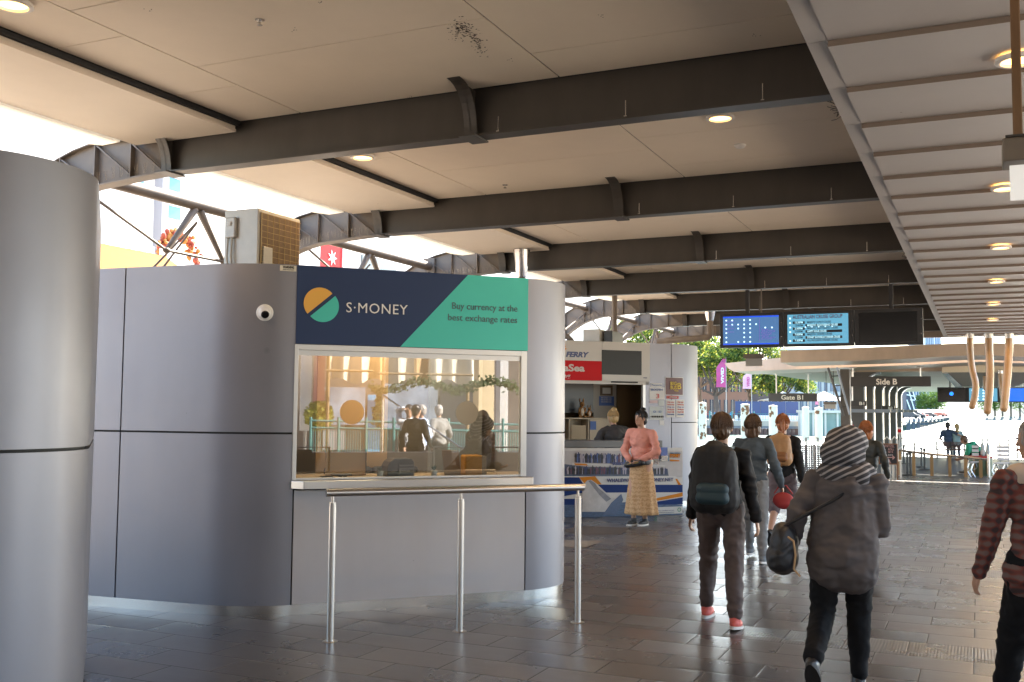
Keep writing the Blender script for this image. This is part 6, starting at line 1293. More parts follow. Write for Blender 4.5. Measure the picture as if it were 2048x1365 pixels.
for i in range(900):
    q = c+Vector((rr.gauss(0, 1), rr.gauss(0, 1), rr.gauss(0, 1))).normalized()*.33*rr.random()**.3; x_ = Vector((rr.gauss(0, 1), rr.gauss(0, 1), rr.gauss(0, 1))).normalized()*.045; y_ = x_.orthogonal().normalized()*.03; k = len(vs_); vs_ += [q-x_, q+y_, q+x_, q-y_]; fs_.append((k, k+1, k+2, k+3))
MB().add(vs_, fs_).build('leaves', LF[1], bs); MB().tube([rwp(638, 14.5), c], .05, 6).build('trunk', BARK, bs)
for k, (px0, px1, lb) in enumerate(((868, 940, 'black terrace barrier mirrored right of the printer'), (950, 1040, 'black terrace barrier mirrored at the right end of the window'), (592, 660, 'dark terrace table and barrier mirrored at the left of the window'))):
    D = 9.5; g = thing('terrace_barrier', lb, 'barrier', rwp((px0+px1)/2, D), 'black barriers on the terrace'); A_, B_ = rwp(px0, D), rwp(px1, D); z = rz((px0+px1)/2, 895, D)
    MB().tube([(A_.x, A_.y, 0), (A_.x, A_.y, z), (B_.x, B_.y, z), (B_.x, B_.y, 0)], .025, 6).tube([(A_.x, A_.y, .35), (B_.x, B_.y, .35)], .02, 6).build('frame', BLKP, g); m_ = A_.lerp(B_, .5); MB().prism([Vector((A_.x, A_.y, z-.04)), Vector((m_.x, m_.y, z-.04)), Vector((m_.x, m_.y, .4)), Vector((A_.x, A_.y, .4))], NK*.01).build('panel', BLKP, g)
# ------------------------------------------------------------------ people
def caps_mesh(caps):
    """closed tapered capsules / ellipsoids as one soup, later fused by voxel remesh"""
    vs_, fs_ = [], []
    for c in caps:
        if c[0] == 'e':
            _, p, r_, T = c; b = MB(); b.ball(p, r_, 18, 12, T); k = len(vs_); vs_ += b.v; fs_ += [tuple(i+k for i in f) for f in b.f]
        else:
            _, a, b_, ra, rb = c; a, b_ = Vector(a), Vector(b_); d = b_-a; L = d.length
            if L < 1e-5: continue
            d /= L; u = d.orthogonal().normalized(); w_ = d.cross(u); rings = []
            for t in (-90, -60, -30, 0): rings.append((a+d*ra*math.sin(R(t)), ra*max(.04, math.cos(R(t)))))
            for t in (0, 30, 60, 90): rings.append((b_+d*rb*math.sin(R(t)), rb*max(.04, math.cos(R(t)))))
            k = len(vs_); S = 14
            for p, r_ in rings:
                for i in range(S): q = 2*math.pi*i/S; vs_.append(p+(u*math.cos(q)+w_*math.sin(q))*r_)
            for j in range(len(rings)-1):
                for i in range(S): fs_.append((k+j*S+i, k+j*S+(i+1) % S, k+(j+1)*S+(i+1) % S, k+(j+1)*S+i))
            fs_ += [tuple(k+i for i in range(S-1, -1, -1)), tuple(k+(len(rings)-1)*S+i for i in range(S))]
    return vs_, fs_
def blob(name, caps, m, parent, M, voxel=.012, smooth=6, fold=0, fscale=9, seed=0, fstretch=(1, 1, 1)):
    vs_, fs_ = caps_mesh(caps); me = bpy.data.meshes.new('tmp'); me.from_pydata(vs_, [], fs_); bm = bmesh.new(); bm.from_mesh(me); bmesh.ops.remove_doubles(bm, verts=bm.verts, dist=1e-6); bmesh.ops.recalc_face_normals(bm, faces=bm.faces); bm.to_mesh(me); bm.free()
    o = bpy.data.objects.new('tmp', me); COL.objects.link(o)
    r_ = o.modifiers.new('r', 'REMESH'); r_.mode = 'VOXEL'; r_.voxel_size = voxel; r_.use_smooth_shade = True
    s_ = o.modifiers.new('s', 'SMOOTH'); s_.factor = .5; s_.iterations = smooth
    dg = bpy.context.evaluated_depsgraph_get(); m2 = bpy.data.meshes.new_from_object(o.evaluated_get(dg)); bpy.data.objects.remove(o); bpy.data.meshes.remove(me)
    if fold:
        ns = [v.normal.copy() for v in m2.vertices]
        for v, n_ in zip(m2.vertices, ns):
            q = Vector((v.co.x*fstretch[0], v.co.y*fstretch[1], v.co.z*fstretch[2]))*fscale+Vector((seed*7.1, 0, 0))
            v.co += n_*fold*(.8-abs(noise.noise(q+Vector((0, 0, 1.5*noise.noise(q*.6)))))*2.6+.9*(.5-abs(noise.noise(q*2.1)))+.35*noise.noise(q*4.3))
    m2.transform(M); m2.transform(Matrix.Translation(-origin_of(parent))); m2.materials.clear(); m2.materials.append(m); m2.name = name
    return link_mesh(name, m2, parent)
SKIN = mat('skin', (.42, .24, .16), .5, noise_s=12, noise_a=.1); SKIN2 = mat('skin_tan', (.34, .19, .12), .5)
SOLE = mat('sole_white', (.6, .58, .55), .6)
def ik(a, b_, l1, l2, pole):
    d = b_-a; L = min(d.length, (l1+l2)*.999); dn = d.normalized(); x = (l1*l1-l2*l2+L*L)/(2*L); h = math.sqrt(max(0, l1*l1-x*x)); pl = (pole-dn*pole.dot(dn)).normalized()
    return a+dn*x+pl*h, a+dn*L
def person(label, x, y, heading, H=1.65, feet=((-.10, 0, 0, 0), (.10, 0, 0, 0)), hands=((-.26, .05, .78), (.26, .05, .78)), lean=.04, side=0, turn=0, nod=0, hair='short', hair_m=None, top_m=None, trouser_m=None, shoe_m=None, skirt=None, hood=False, long_top=.0, bulk=1.0, skin=None, vox=.012, sleeves=1.0, shorts=False, group=None, z0=0, pelvis=None, cat='person', face=True, sock=False, build_k=1.0, puffy=0, cuff=1.0, arms_out=None, hands_closed=True):
    k = H/1.70; g = thing('person', label, cat, (x, y, z0), group); M = Matrix.Translation(Vector((x, y, z0))) @ Matrix.Rotation(heading, 4, 'Z'); skin = skin or SKIN; V = Vector; W = bulk
    P = V((0, 0, .915*k)) if pelvis is None else V(pelvis); T = V((math.sin(side), math.sin(lean), math.cos(lean))).normalized(); chest = P+T*.34*k; neck = P+T*.50*k; S = V((1, 0, 0)); S = (S-T*S.dot(T)).normalized(); Fd = T.cross(S)*-1 if T.cross(S).y < 0 else T.cross(S)
    hd = neck+(T*.7+V((0, 0, .5))).normalized()*.165*k+Fd*.02*k
    hips = [P-S*.088*k*W, P+S*.088*k*W]; sh = [P+T*.445*k-S*.165*k*W, P+T*.445*k+S*.165*k*W]
    ank = [V((f[0], f[1], f[2]+.085*k)) for f in feet]; kn = []
    for i in (0, 1):
        kk, aa = ik(hips[i], ank[i], .43*k, .42*k, V((0, 1, 0.0)) if pelvis is None else V((0, 1, .6))); kn.append(kk); ank[i] = aa
    el, wr = [], []
    for i in (0, 1):
        hnd = V(hands[i]); hnd.z = hnd.z*k if True else hnd.z; pole = V((-.35 if i == 0 else .35, -1, -.2)); 
        if arms_out: pole = V((-1 if i == 0 else 1, -.4, -.3))
        e_, w_ = ik(sh[i], hnd, .285*k, .25*k, pole); el.append(e_); wr.append(w_)
    Th = Matrix.Rotation(turn, 3, 'Z') @ Matrix.Rotation(-nod, 3, 'X')
    hf = Th @ V((0, 1, 0)); hs = Th @ V((1, 0, 0)); hu = Th @ V((0, 0, 1))
    # body: one fused surface
    c = [('e', hd+hu*.012*k, (.074*k, .092*k, .105*k), Th), ('e', hd-hu*.055*k+hf*.022*k, (.052*k, .062*k, .060*k), Th), ('c', neck-T*.02*k, hd-hu*.05*k, .052*k, .050*k),
         ('e', chest, (.150*k*W, .098*k*W, .17*k), None), ('e', P+T*.14*k, (.125*k*W, .088*k*W, .14*k), None), ('e', P, (.150*k*W, .105*k*W, .115*k), None), ('c', sh[0], sh[1], .052*k, .052*k)]
    if face: c += [('c', hd+hf*.086*k+hu*.012*k, hd+hf*.104*k-hu*.018*k, .008*k, .014*k), ('e', hd+hf*.082*k-hu*.052*k, (.024*k, .012*k, .010*k), Th), ('e', hd-hu*.088*k+hf*.062*k, (.022*k, .020*k, .016*k), Th)]
    for s_ in (-1, 1): c.append(('e', hd+hs*.076*k*s_-hu*.002*k, (.012*k, .020*k, .030*k), Th))
    for i in (0, 1):
        c += [('c', sh[i], el[i], .048*k, .038*k), ('c', el[i], wr[i], .038*k, .026*k), ('c', hips[i], kn[i], .082*k*W, .055*k), ('c', kn[i], ank[i], .054*k, .036*k)]
        fy = V((0, 1, 0)); pt = feet[i][3] if len(feet[i]) > 3 else 0; toe = V((0, math.cos(pt), -math.sin(pt))); c.append(('c', ank[i]-V((0, 0, .045*k)), ank[i]-V((0, 0, .055*k))+toe*.12*k, .034*k, .028*k))
        # hand: palm, four bent fingers of unequal length, thumb
        d = (wr[i]-el[i]).normalized(); sd_ = (S if abs(d.dot(S)) < .9 else V((0, 1, 0))); sd_ = (sd_-d*sd_.dot(d)).normalized(); q = d.cross(sd_); inw = -1 if i else 1
        acr = V((0, 1, 0)); acr = (acr-d*acr.dot(d)).normalized() if abs(acr.dot(d)) < .95 else V((0, 0, 1)); pal = d.cross(acr)
        if pal.dot(S)*inw < 0: pal = -pal
        for j in range(4):
            o_ = acr*(.024-.016*j)*k; L = (.036, .040, .037, .028)[j]*k; c.append(('c', wr[i]+o_*.5, wr[i]+d*.075*k+o_, .014*k, .011*k))
            f1 = wr[i]+d*.080*k+o_; f2 = f1+(d*.85+pal*.4).normalized()*L; f3 = f2+(d*.4+pal*.9).normalized()*L*.75; c += [('c', f1, f2, .0095*k, .0085*k), ('c', f2, f3, .0085*k, .007*k)]
        t1 = wr[i]+d*.025*k+acr*.025*k; t2 = t1+(d*.6+acr*.7+pal*.2).normalized()*.042*k; t3 = t2+(d*.9+pal*.4).normalized()*.028*k; c += [('c', t1, t2, .012*k, .010*k), ('c', t2, t3, .010*k, .008*k)]
    blob('body', c, skin, g, M, voxel=min(vox, .0085) if vox < .02 else vox, smooth=3)
    if face:
        for s_ in (-1, 1): MB(M).ball(hd+hf*.087*k+hs*.030*k*s_+hu*.014*k, (.012*k, .006*k, .006*k), 8, 6, Th).build('eye', BLACK, g)
        for s_ in (-1, 1): MB(M).ball(hd+hf*.089*k+hs*.030*k*s_+hu*.034*k, (.018*k, .005*k, .004*k), 8, 6, Th).build('eyebrow', hair_m or BLACK, g)
        MB(M).ball(hd+hf*.096*k-hu*.050*k, (.022*k, .005*k, .006*k), 10, 6, Th).build('lips', mat('lips', (.35, .12, .10), .45), g)
    # hair
    hm = hair_m or mat('hair_brown', (.05, .025, .012), .5)
    if hair:
        h_ = [('e', hd+hu*.030*k-hf*.014*k, (.084*k, .096*k, .098*k), Th), ('e', hd-hf*.042*k-hu*.02*k, (.074*k, .064*k, .078*k), Th)]
        if hair == 'bun': h_ += [('e', hd+hu*.125*k-hf*.045*k, (.046*k, .046*k, .042*k), Th), ('e', hd+hu*.10*k-hf*.035*k, (.04*k, .04*k, .03*k), Th)]
        if hair == 'bob': h_ += [('e', hd-hf*.03*k-hu*.05*k, (.098*k, .075*k, .105*k), Th), ('e', hd-hf*.04*k-hu*.10*k, (.085*k, .06*k, .07*k), Th)]
        if hair == 'long': h_ += [('c', hd-hf*.06*k, neck-Fd*.09*k-T*.06*k, .068*k, .052*k)]
        if hair == 'pony': h_ += [('c', hd-hf*.09*k+hu*.05*k, hd-hf*.12*k-hu*.10*k, .030*k, .018*k), ('e', hd+hu*.10*k-hf*.05*k, (.035*k, .04*k, .04*k), Th)]
        blob('hair', h_, hm, g, M, voxel=vox*.8, smooth=2, fold=.007*k, fscale=34, fstretch=(1, 1, .35))
        if vox < .014:                                   # loose strands combed over the hair mass
            rr = random.Random(len(label)); b = MB(M); low = {'bob': 128, 'long': 125, 'short': 100}.get(hair, 95); cx = hd+hu*.030*k-hf*.014*k
            for q in range(420):
                ph = rr.uniform(0, 6.283); back = -math.sin(ph); end = low if back > -.35 else 58; end += rr.gauss(0, 7); st_ = rr.uniform(2, 45); sw = rr.gauss(0, .12); pts = []
                for i in range(6):
                    th = R(st_+(end-st_)*i/5); o_ = 1.03+.035*rr.random()+(.10*max(0, (i-3)/2)*rr.random() if end > 90 else 0); a = ph+sw*i/5
                    pts.append(cx+(hs*math.cos(a)*.086*math.sin(th)+hf*math.sin(a)*.098*math.sin(th)+hu*.100*math.cos(th))*k*o_*(1.12 if hair == 'bob' and th > 1.5 else 1))
                b.tube(pts, [.0026, .0024, .0022, .002, .0017, .0010], 4, cap=False)
            b.build('hair_strands', hm, g)['kind'] = 'stuff'
    # top
    pf = puffy
    t = [('e', chest, ((.166+pf)*k*W, (.118+pf)*k*W, .185*k), None), ('e', P+T*.16*k, ((.150+pf)*k*W, (.112+pf)*k*W, .16*k), None), ('e', P+T*.03*k, ((.165+pf)*k*W, (.125+pf)*k*W, .11*k), None), ('c', sh[0]+S*.004, sh[1], (.066+pf*.5)*k, (.066+pf*.5)*k), ('c', neck-T*.055*k, neck-T*.02*k, .085*k, .066*k)]
    if long_top: t += [('e', P-T*.04*k, ((.172+pf)*k*W, (.135+pf)*k*W, .12*k), None)] + [('c', P-T*.02*k-S*.07*k*W, P-V((0, 0, long_top))-S*.08*k*W, .11*k*W, .115*k*W), ('c', P-T*.02*k+S*.07*k*W, P-V((0, 0, long_top))+S*.08*k*W, .11*k*W, .115*k*W)]
    if long_top > .1: t += [('c', chest-T*.02*k+S*q*.05*k, P-V((0, 0, long_top*.8))+S*q*.06*k, .135*k*W, .150*k*W) for q in (-1, 1)]
    for i in (0, 1):
        e2 = el[i] if sleeves > .5 else sh[i].lerp(el[i], .75); t.append(('c', sh[i], e2, (.064+pf*.4)*k, (.052+pf*.4)*k))
        if sleeves > .5: t.append(('c', el[i], el[i].lerp(wr[i], min(1, sleeves)*.97), (.052+pf*.4)*k, (.038+pf*.3)*k*cuff))
    if hood: t += [('c', neck-Fd*.05*k-T*.02*k-S*.10*k, neck-Fd*.10*k-T*.09*k, .055*k, .06*k), ('c', neck-Fd*.05*k-T*.02*k+S*.10*k, neck-Fd*.10*k-T*.09*k, .055*k, .06*k), ('c', neck-Fd*.07*k+S*.06*k, neck-Fd*.13*k-T*.12*k+S*.05*k, .05*k, .055*k)]
    blob('jacket', t, top_m, g, M, voxel=vox, smooth=5, fold=.013*k, fscale=5.5, seed=len(label), fstretch=(1, 1, 1.5))
    # trousers / skirt / shorts
    if skirt:
        N = 40; vs_ = []; prof = [(.15, .135, .02), (.17, .15, -.06), (.19, .17, -.2), (.215, .19, -.4), (.235, .21, -.6), (.255, .225, -.76)]; z_w = P.z
        for (rx, ry, dz) in prof:
            for i in range(N): a = 2*math.pi*i/N; rp = 1+.11*math.sin(a*10+.4*math.sin(dz*9))*(-dz)+.06*math.sin(a*4+1)*(-dz); vs_.append((rx*k*math.cos(a)*rp, ry*k*math.sin(a)*rp, z_w+dz*k))
        fs_ = [(j*N+i, j*N+(i+1) % N, (j+1)*N+(i+1) % N, (j+1)*N+i) for j in range(len(prof)-1) for i in range(N)]
        o = MB(M).add(vs_, fs_).build('skirt', skirt, g, True); s_ = o.modifiers.new('sub', 'SUBSURF'); s_.levels = s_.render_levels = 2; o.modifiers.new('sol', 'SOLIDIFY').thickness = .006
        MB(M).lathe(V((0, 0, z_w+.0*k)), [(.158*k*W, -.02*k), (.165*k*W, 0), (.160*k*W, .05*k), (.15*k*W, .055*k)], 28).build('belt', BLKP, g, True)
    elif trouser_m:
        t = [('e', P-V((0, 0, .01*k)), (.160*k*W, .118*k*W, .115*k), None)]
        for i in (0, 1):
            t.append(('c', hips[i], kn[i], .096*k*W, .066*k*W))
            if not shorts: t.append(('c', kn[i], kn[i].lerp(ank[i], .93), .066*k*W, .052*k*W))
            else: t.append(('c', hips[i].lerp(kn[i], .5), kn[i].lerp(ank[i], .12), .085*k*W, .072*k*W))
        blob('trousers', t, trouser_m, g, M, voxel=vox, smooth=4, fold=.010*k, fscale=7, seed=3, fstretch=(1, 1, 1.3))
    for i in (0, 1):
        pt = feet[i][3] if len(feet[i]) > 3 else 0; A = ank[i]; Tp = Matrix.Rotation(-pt, 3, 'X'); f_ = Tp @ V((0, 1, 0)); u_ = Tp @ V((0, 0, 1))
        t = [('c', A-u_*.045*k-f_*.02*k, A-u_*.052*k+f_*.13*k, .040*k, .034*k), ('c', A-u_*.01*k, A-u_*.045*k, .046*k, .044*k), ('e', A-u_*.050*k+f_*.05*k, (.044*k, .12*k, .032*k), Tp)]
        s_ = blob('shoe', t, shoe_m or BLKP, g, M, voxel=max(.007, vox*.6), smooth=2)
        b = MB(M); out = []
        for q in range(20):
            a = 2*math.pi*q/20; out.append(A-u_*.088*k+f_*(.052+.145*math.sin(a))*k+V((1, 0, 0))*(.048+.006*math.sin(a))*math.cos(a)*k)
        b.prism(out, u_*.022*k).build('sole', SOLE if shoe_m is not BLKP else BLACK, s_)
    return g, M, dict(P=P, T=T, S=S, F=Fd, neck=neck, hd=hd, sh=sh, el=el, wr=wr, hf=hf, hu=hu, hs=hs, k=k, chest=chest)
def backpack(label, M, J, m_, trim, w_=.29, h_=.44, d_=.17, drop=0, cat='backpack'):
    k = J['k']; c = J['chest']-J['F']*(.115*k+d_*.5)-J['T']*(.02+drop); g = thing('backpack', label, cat, M @ c); Tm = Matrix((J['S'], J['F'], J['T'])).transposed()
    b_ = [('c', c+J['S']*w_*.24*q-J['T']*h_*.30, c+J['S']*w_*.20*q+J['T']*h_*.27, d_*.50, d_*.44) for q in (-1, 1)]+[('c', c-J['T']*h_*.30, c+J['T']*h_*.34, d_*.54, d_*.44), ('e', c-J['T']*h_*.2, (w_*.5, d_*.52, h_*.26), Tm)]
    blob('pack_body', b_, m_, g, M, voxel=.010, smooth=3, fold=.004, fscale=9); p_ = [('c', c-J['F']*d_*.44-J['T']*h_*.28-J['S']*w_*.20, c-J['F']*d_*.44-J['T']*h_*.28+J['S']*w_*.24, d_*.24, d_*.24), ('c', c-J['F']*d_*.44-J['T']*h_*.16-J['S']*w_*.20, c-J['F']*d_*.44-J['T']*h_*.16+J['S']*w_*.24, d_*.22, d_*.22)]
    blob('front_pocket', p_, trim, g, M, voxel=.010, smooth=3)
    for s_ in (-1, 1):
        a = c+J['T']*h_*.40+J['S']*.075*s_; sh_ = J['neck']-J['T']*.02*k+J['S']*.105*k*s_+J['F']*.01; fr_ = J['chest']+J['S']*.115*k*s_+J['F']*.128*k
        MB(M).tube([a, sh_+J['T']*.018, sh_+J['F']*.06-J['T']*.01, fr_, c-J['T']*h_*.30+J['S']*(w_*.5)*s_], [.017, .017, .017, .015, .010], 8).build('strap', trim, g, True)
    MB(M).tube([c+J['T']*h_*.46-J['S']*.03, c+J['T']*h_*.54, c+J['T']*h_*.46+J['S']*.03], .008, 6).build('handle', trim, g, True)
    return g, c
HB = mat('hair_brown', (.085, .045, .022), .45); HR = mat('hair_red', (.30, .10, .025), .4, noise_s=30, noise_a=.35); HBL = mat('hair_blonde', (.42, .28, .12), .45, noise_s=40, noise_a=.3); HK = mat('hair_black', (.012, .010, .010), .35); HG = mat('hair_grey', (.30, .27, .25), .5, noise_s=40, noise_a=.3)
JBL = mat('jacket_black', (.008, .008, .009), .75, spec=.25); TBR = mat('trousers_taupe', (.085, .062, .058), .75, noise_s=25, noise_a=.15); SHR = mat('shoe_coral', (.62, .12, .10), .55); JBG = mat('jumper_slate', (.055, .075, .095), .8, noise_s=30, noise_a=.2)
# 1 man with black backpack
g, M, J = person('walking person with a black and teal backpack and coral shoes, nearest the handrail', -1.86, 8.0, 0, H=1.63, feet=((-.16, .17, 0, .0), (.15, -.20, .0, .12)), hands=((-.27, .10, .80), (.30, -.08, .80)), lean=.07, hair='short', hair_m=HB, top_m=JBL, trouser_m=TBR, shoe_m=SHR, skin=SKIN2, bulk=1.08, vox=.010)
g2, c = backpack('black and teal backpack worn by the person in coral shoes', M, J, mat('pack_black', (.009, .009, .010), .7, noise_s=14, noise_a=.3), mat('pack_teal', (.016, .045, .06), .55), w_=.36, h_=.56, d_=.22, drop=.06)
# 2 slate jumper, red bag
g, M, J = person('walking person in a slate blue jumper and pale jeans with grey trainers', -2.30, 11.45, 0, H=1.61, feet=((-.10, .28, 0, 0), (.13, -.18, 0, .1)), hands=((-.22, .16, .92), (.30, .05, .88)), lean=.05, hair='bob', hair_m=HB, top_m=JBG, trouser_m=mat('jeans_pale', (.19, .20, .21), .8, noise_s=30, noise_a=.2), shoe_m=mat('shoe_grey', (.13, .15, .17), .7), skin=SKIN2, vox=.012, turn=-.3)
wr_ = M @ J['wr'][1]; rb = thing('red_bag', 'small red bag carried by the person in the slate jumper', 'bag', wr_); blob('bag_body', [('e', Vector(wr_)+Vector((.02, -.02, -.16)), (.12, .05, .09), None), ('e', Vector(wr_)+Vector((.03, -.02, -.20)), (.10, .055, .06), None)], mat('bag_red', (.32, .03, .035), .55), rb, Matrix.Identity(4), voxel=.012, smooth=3)
MB().tube([Vector(wr_)+Vector((-.08, 0, -.09)), Vector(wr_)+Vector((-.02, 0, .0)), Vector(wr_)+Vector((.05, 0, .0)), Vector(wr_)+Vector((.12, 0, -.09))], .008, 6).build('handle', MATS['bag_red'], rb, True)
# 3 tan backpack
p = atz(1563, 1092); g, M, J = person('walking person with a tan backpack, black top and cropped leggings', p.x, p.y+.1, 0, H=1.61, feet=((-.10, -.28, .10, .9), (.10, .22, 0, 0)), hands=((-.24, .2, .95), (.25, -.05, .82)), lean=.06, hair='pony', hair_m=HR, top_m=JBL, trouser_m=mat('leggings_plum', (.10, .075, .085), .7), shorts=True, shoe_m=BLKP, skin=SKIN, vox=.012, turn=.25)
backpack('tan leather backpack worn by the ponytailed person', M, J, mat('leather_tan', (.36, .20, .09), .55, noise_s=12, noise_a=.3), mat('leather_dark', (.22, .09, .03), .55), w_=.31, h_=.40, d_=.17)
# 4 hooded grey coat, striped hat
HGREY = mat('coat_grey', (.085, .073, .072), .85, noise_s=18, noise_a=.18)
p = atd(1672, 1000, 6.05); g, M, J = person('large person in a grey hooded coat and striped knitted hat walking away, nearest of all', p.x+.03, p.y, 0, H=1.55, feet=((-.13, -.30, .16, .8), (.07, .12, 0, 0)), hands=((-.30, .0, .90), (.14, .30, 1.05)), lean=.24, hair=None, top_m=HGREY, trouser_m=mat('trousers_black', (.006, .006, .007), .8, spec=.2), shoe_m=BLKP, bulk=1.12, hood=True, long_top=.12, puffy=.022, vox=.009, side=.04, arms_out=False, face=True)
def stripes():
    M_ = bpy.data.materials.new('striped_knit'); M_.use_nodes = True; n = M_.node_tree.nodes; l = M_.node_tree.links; b = n['Principled BSDF']; b.inputs['Roughness'].default_value = .85
    tc = n.new('ShaderNodeTexCoord'); mp = n.new('ShaderNodeMapping'); mp.inputs['Rotation'].default_value = (0, R(28), 0); l.new(tc.outputs['Object'], mp.inputs[0]); wv = n.new('ShaderNodeTexWave'); wv.bands_direction = 'Z'; wv.inputs['Scale'].default_value = 10; wv.inputs['Distortion'].default_value = 1.6; wv.inputs['Detail'].default_value = 1; wv.inputs['Detail Scale'].default_value = .8
    l.new(mp.outputs[0], wv.inputs[0]); cr = n.new('ShaderNodeValToRGB'); cr.color_ramp.elements[0].position = .60; cr.color_ramp.elements[0].color = (.035, .034, .038, 1); cr.color_ramp.elements[1].position = .80; cr.color_ramp.elements[1].color = (.30, .285, .285, 1); l.new(wv.outputs['Fac'], cr.inputs[0]); l.new(cr.outputs[0], b.inputs['Base Color']); return M_
STR = stripes(); hd = J['hd']
blob('knitted_hat', [('e', hd+Vector((0, -.02, .045)), (.125, .128, .10), None), ('e', hd+Vector((-.02, -.06, -.02)), (.132, .11, .11), None), ('e', hd+Vector((.01, -.05, .08)), (.085, .09, .065), None)], STR, g, M, voxel=.009, smooth=4, fold=.006, fscale=10)
blob('scarf', [('c', J['neck']+Vector((-.10, -.02, .0)), J['neck']+Vector((.10, -.02, .0)), .075, .075), ('c', J['neck']+Vector((-.06, -.09, .0)), J['neck']+Vector((.08, -.09, -.01)), .065, .065)], STR, g, M, voxel=.010, smooth=4, fold=.006)
sb = thing('shoulder_bag', 'black shoulder bag with a tan cord at the grey coated hip', 'bag', M @ Vector((-.34, -.10, .86))); blob('bag_body', [('e', (-.32, -.10, .86), (.08, .13, .13), None), ('e', (-.33, -.10, .78), (.09, .15, .10), None)], mat('bag_black', (.012, .012, .014), .5), sb, M, voxel=.010, smooth=3, fold=.006)
MB(M).tube([J['sh'][1]+Vector((0, -.02, .075)), J['chest']+Vector((-.04, -.165, 0)), (-.31, -.16, .97)], .010, 6).tube([J['sh'][1]+Vector((0, .02, .07)), J['chest']+Vector((0, .165, 0)), (-.31, -.02, .97)], .010, 6).build('strap', MATS['bag_black'], sb, True)
MB(M).tube([(-.27, -.25, .92), (-.235, -.27, .90), (-.225, -.27, .82), (-.235, -.27, .74), (-.20, -.27, .70)], .006, 6).build('cord', mat('cord_tan', (.45, .28, .14), .6), sb, True)
# 5 ginger hair
g, M, J = person('walking person with ginger bobbed hair, black jacket and grey jeans', -1.36, 14.1, 0, H=1.53, feet=((-.06, .20, 0, 0), (.08, -.38, .26, 1.1)), hands=((-.22, .15, .95), (.26, .0, .90)), lean=.03, hair='bob', hair_m=HR, top_m=mat('jacket_black_green', (.016, .018, .014), .6, noise_s=12, noise_a=.5), trouser_m=mat('jeans_grey', (.10, .105, .115), .8), shoe_m=mat('boot_tan', (.25, .15, .08), .6), long_top=.06, vox=.013)
# 6 right edge
p = atd(2062, 900, 5.3); PLD = None
def plaid():
    M_ = bpy.data.materials.new('plaid_shirt'); M_.use_nodes = True; n = M_.node_tree.nodes; l = M_.node_tree.links; b = n['Principled BSDF']; b.inputs['Roughness'].default_value = .85; tc = n.new('ShaderNodeTexCoord'); sp = n.new('ShaderNodeSeparateXYZ'); l.new(tc.outputs['Object'], sp.inputs[0])
    a = math_node(n, l, 'SINE', math_node(n, l, 'MULTIPLY', sp.outputs[2], 125)); c = math_node(n, l, 'SINE', math_node(n, l, 'MULTIPLY', math_node(n, l, 'ADD', sp.outputs[0], sp.outputs[1]), 110)); t = math_node(n, l, 'MULTIPLY', math_node(n, l, 'ADD', math_node(n, l, 'ADD', a, c), 2), .25)
    cr = n.new('ShaderNodeValToRGB'); e = cr.color_ramp.elements; e[0].position = .25; e[0].color = (.035, .02, .02, 1); e[1].position = .85; e[1].color = (.13, .085, .075, 1); k = e.new(.55); k.color = (.14, .03, .02, 1); l.new(t, cr.inputs[0]); l.new(cr.outputs[0], b.inputs['Base Color']); return M_
g, M, J = person('person in a red plaid shirt with grey hair cut off by the right edge', p.x+.05, p.y, R(25), H=1.62, feet=((-.12, .25, 0, 0), (.12, -.25, .04, .4)), hands=((-.30, .16, .74), (.28, -.1, .8)), lean=.08, hair='short', hair_m=HG, top_m=plaid(), trouser_m=MATS['trousers_black'], shoe_m=BLKP, bulk=1.1, long_top=.05, vox=.011, turn=R(30))
blob('collar', [('c', J['neck']+Vector((-.07, -.03, -.03)), J['neck']+Vector((.07, -.03, -.03)), .07, .07), ('c', J['sh'][0]*.6+J['neck']*.4, J['sh'][1]*.6+J['neck']*.4, .078, .078)], mat('cream_vest', (.42, .34, .27), .8), g, M, voxel=.012)
# 7 pink woman
PK = mat('cardigan_pink', (.60, .25, .19), .85, noise_s=40, noise_a=.12)
def tiered():
    M_ = bpy.data.materials.new('skirt_tiers'); M_.use_nodes = True; n = M_.node_tree.nodes; l = M_.node_tree.links; b = n['Principled BSDF']; b.inputs['Roughness'].default_value = .8; tc = n.new('ShaderNodeTexCoord'); wv = n.new('ShaderNodeTexWave'); wv.bands_direction = 'Z'; wv.inputs['Scale'].default_value = 5.2; wv.inputs['Distortion'].default_value = 7; wv.inputs['Detail'].default_value = 3; wv.inputs['Detail Scale'].default_value = 6
    l.new(tc.outputs['Object'], wv.inputs[0]); cr = n.new('ShaderNodeValToRGB'); cr.color_ramp.elements[0].color = (.38, .22, .10, 1); cr.color_ramp.elements[1].color = (.52, .33, .17, 1); cr.color_ramp.elements[1].position = .7; l.new(wv.outputs['Fac'], cr.inputs[0]); l.new(cr.outputs[0], b.inputs['Base Color']); return M_
g, M, J = person('standing woman in a pink cardigan and long mustard skirt facing the viewer', -4.47, 14.25, R(180-12), H=1.64, feet=((-.07, .02, 0, 0), (.07, .10, 0, 0)), hands=((-.10, .16, .98), (.10, .17, .96)), lean=.0, hair='bun', hair_m=HK, top_m=PK, trouser_m=None, skirt=tiered(), shoe_m=mat('shoe_charcoal', (.03, .03, .03), .6), bulk=1.10, vox=.011, turn=R(-18), arms_out=True)
wb_ = thing('waist_bag', 'small black waist bag with a gold zip worn over the mustard skirt', 'bag', M @ Vector((.06, .20, .88))); blob('bag_body', [('c', (-.10, .17, .90), (.13, .18, .86), .045, .05)], MATS['bag_black'], wb_, M, voxel=.010, smooth=3); MB(M).tube([(-.08, .225, .90), (.10, .235, .87)], .004, 6).build('zip', mat('gold', (.7, .45, .1), .3, 1), wb_)
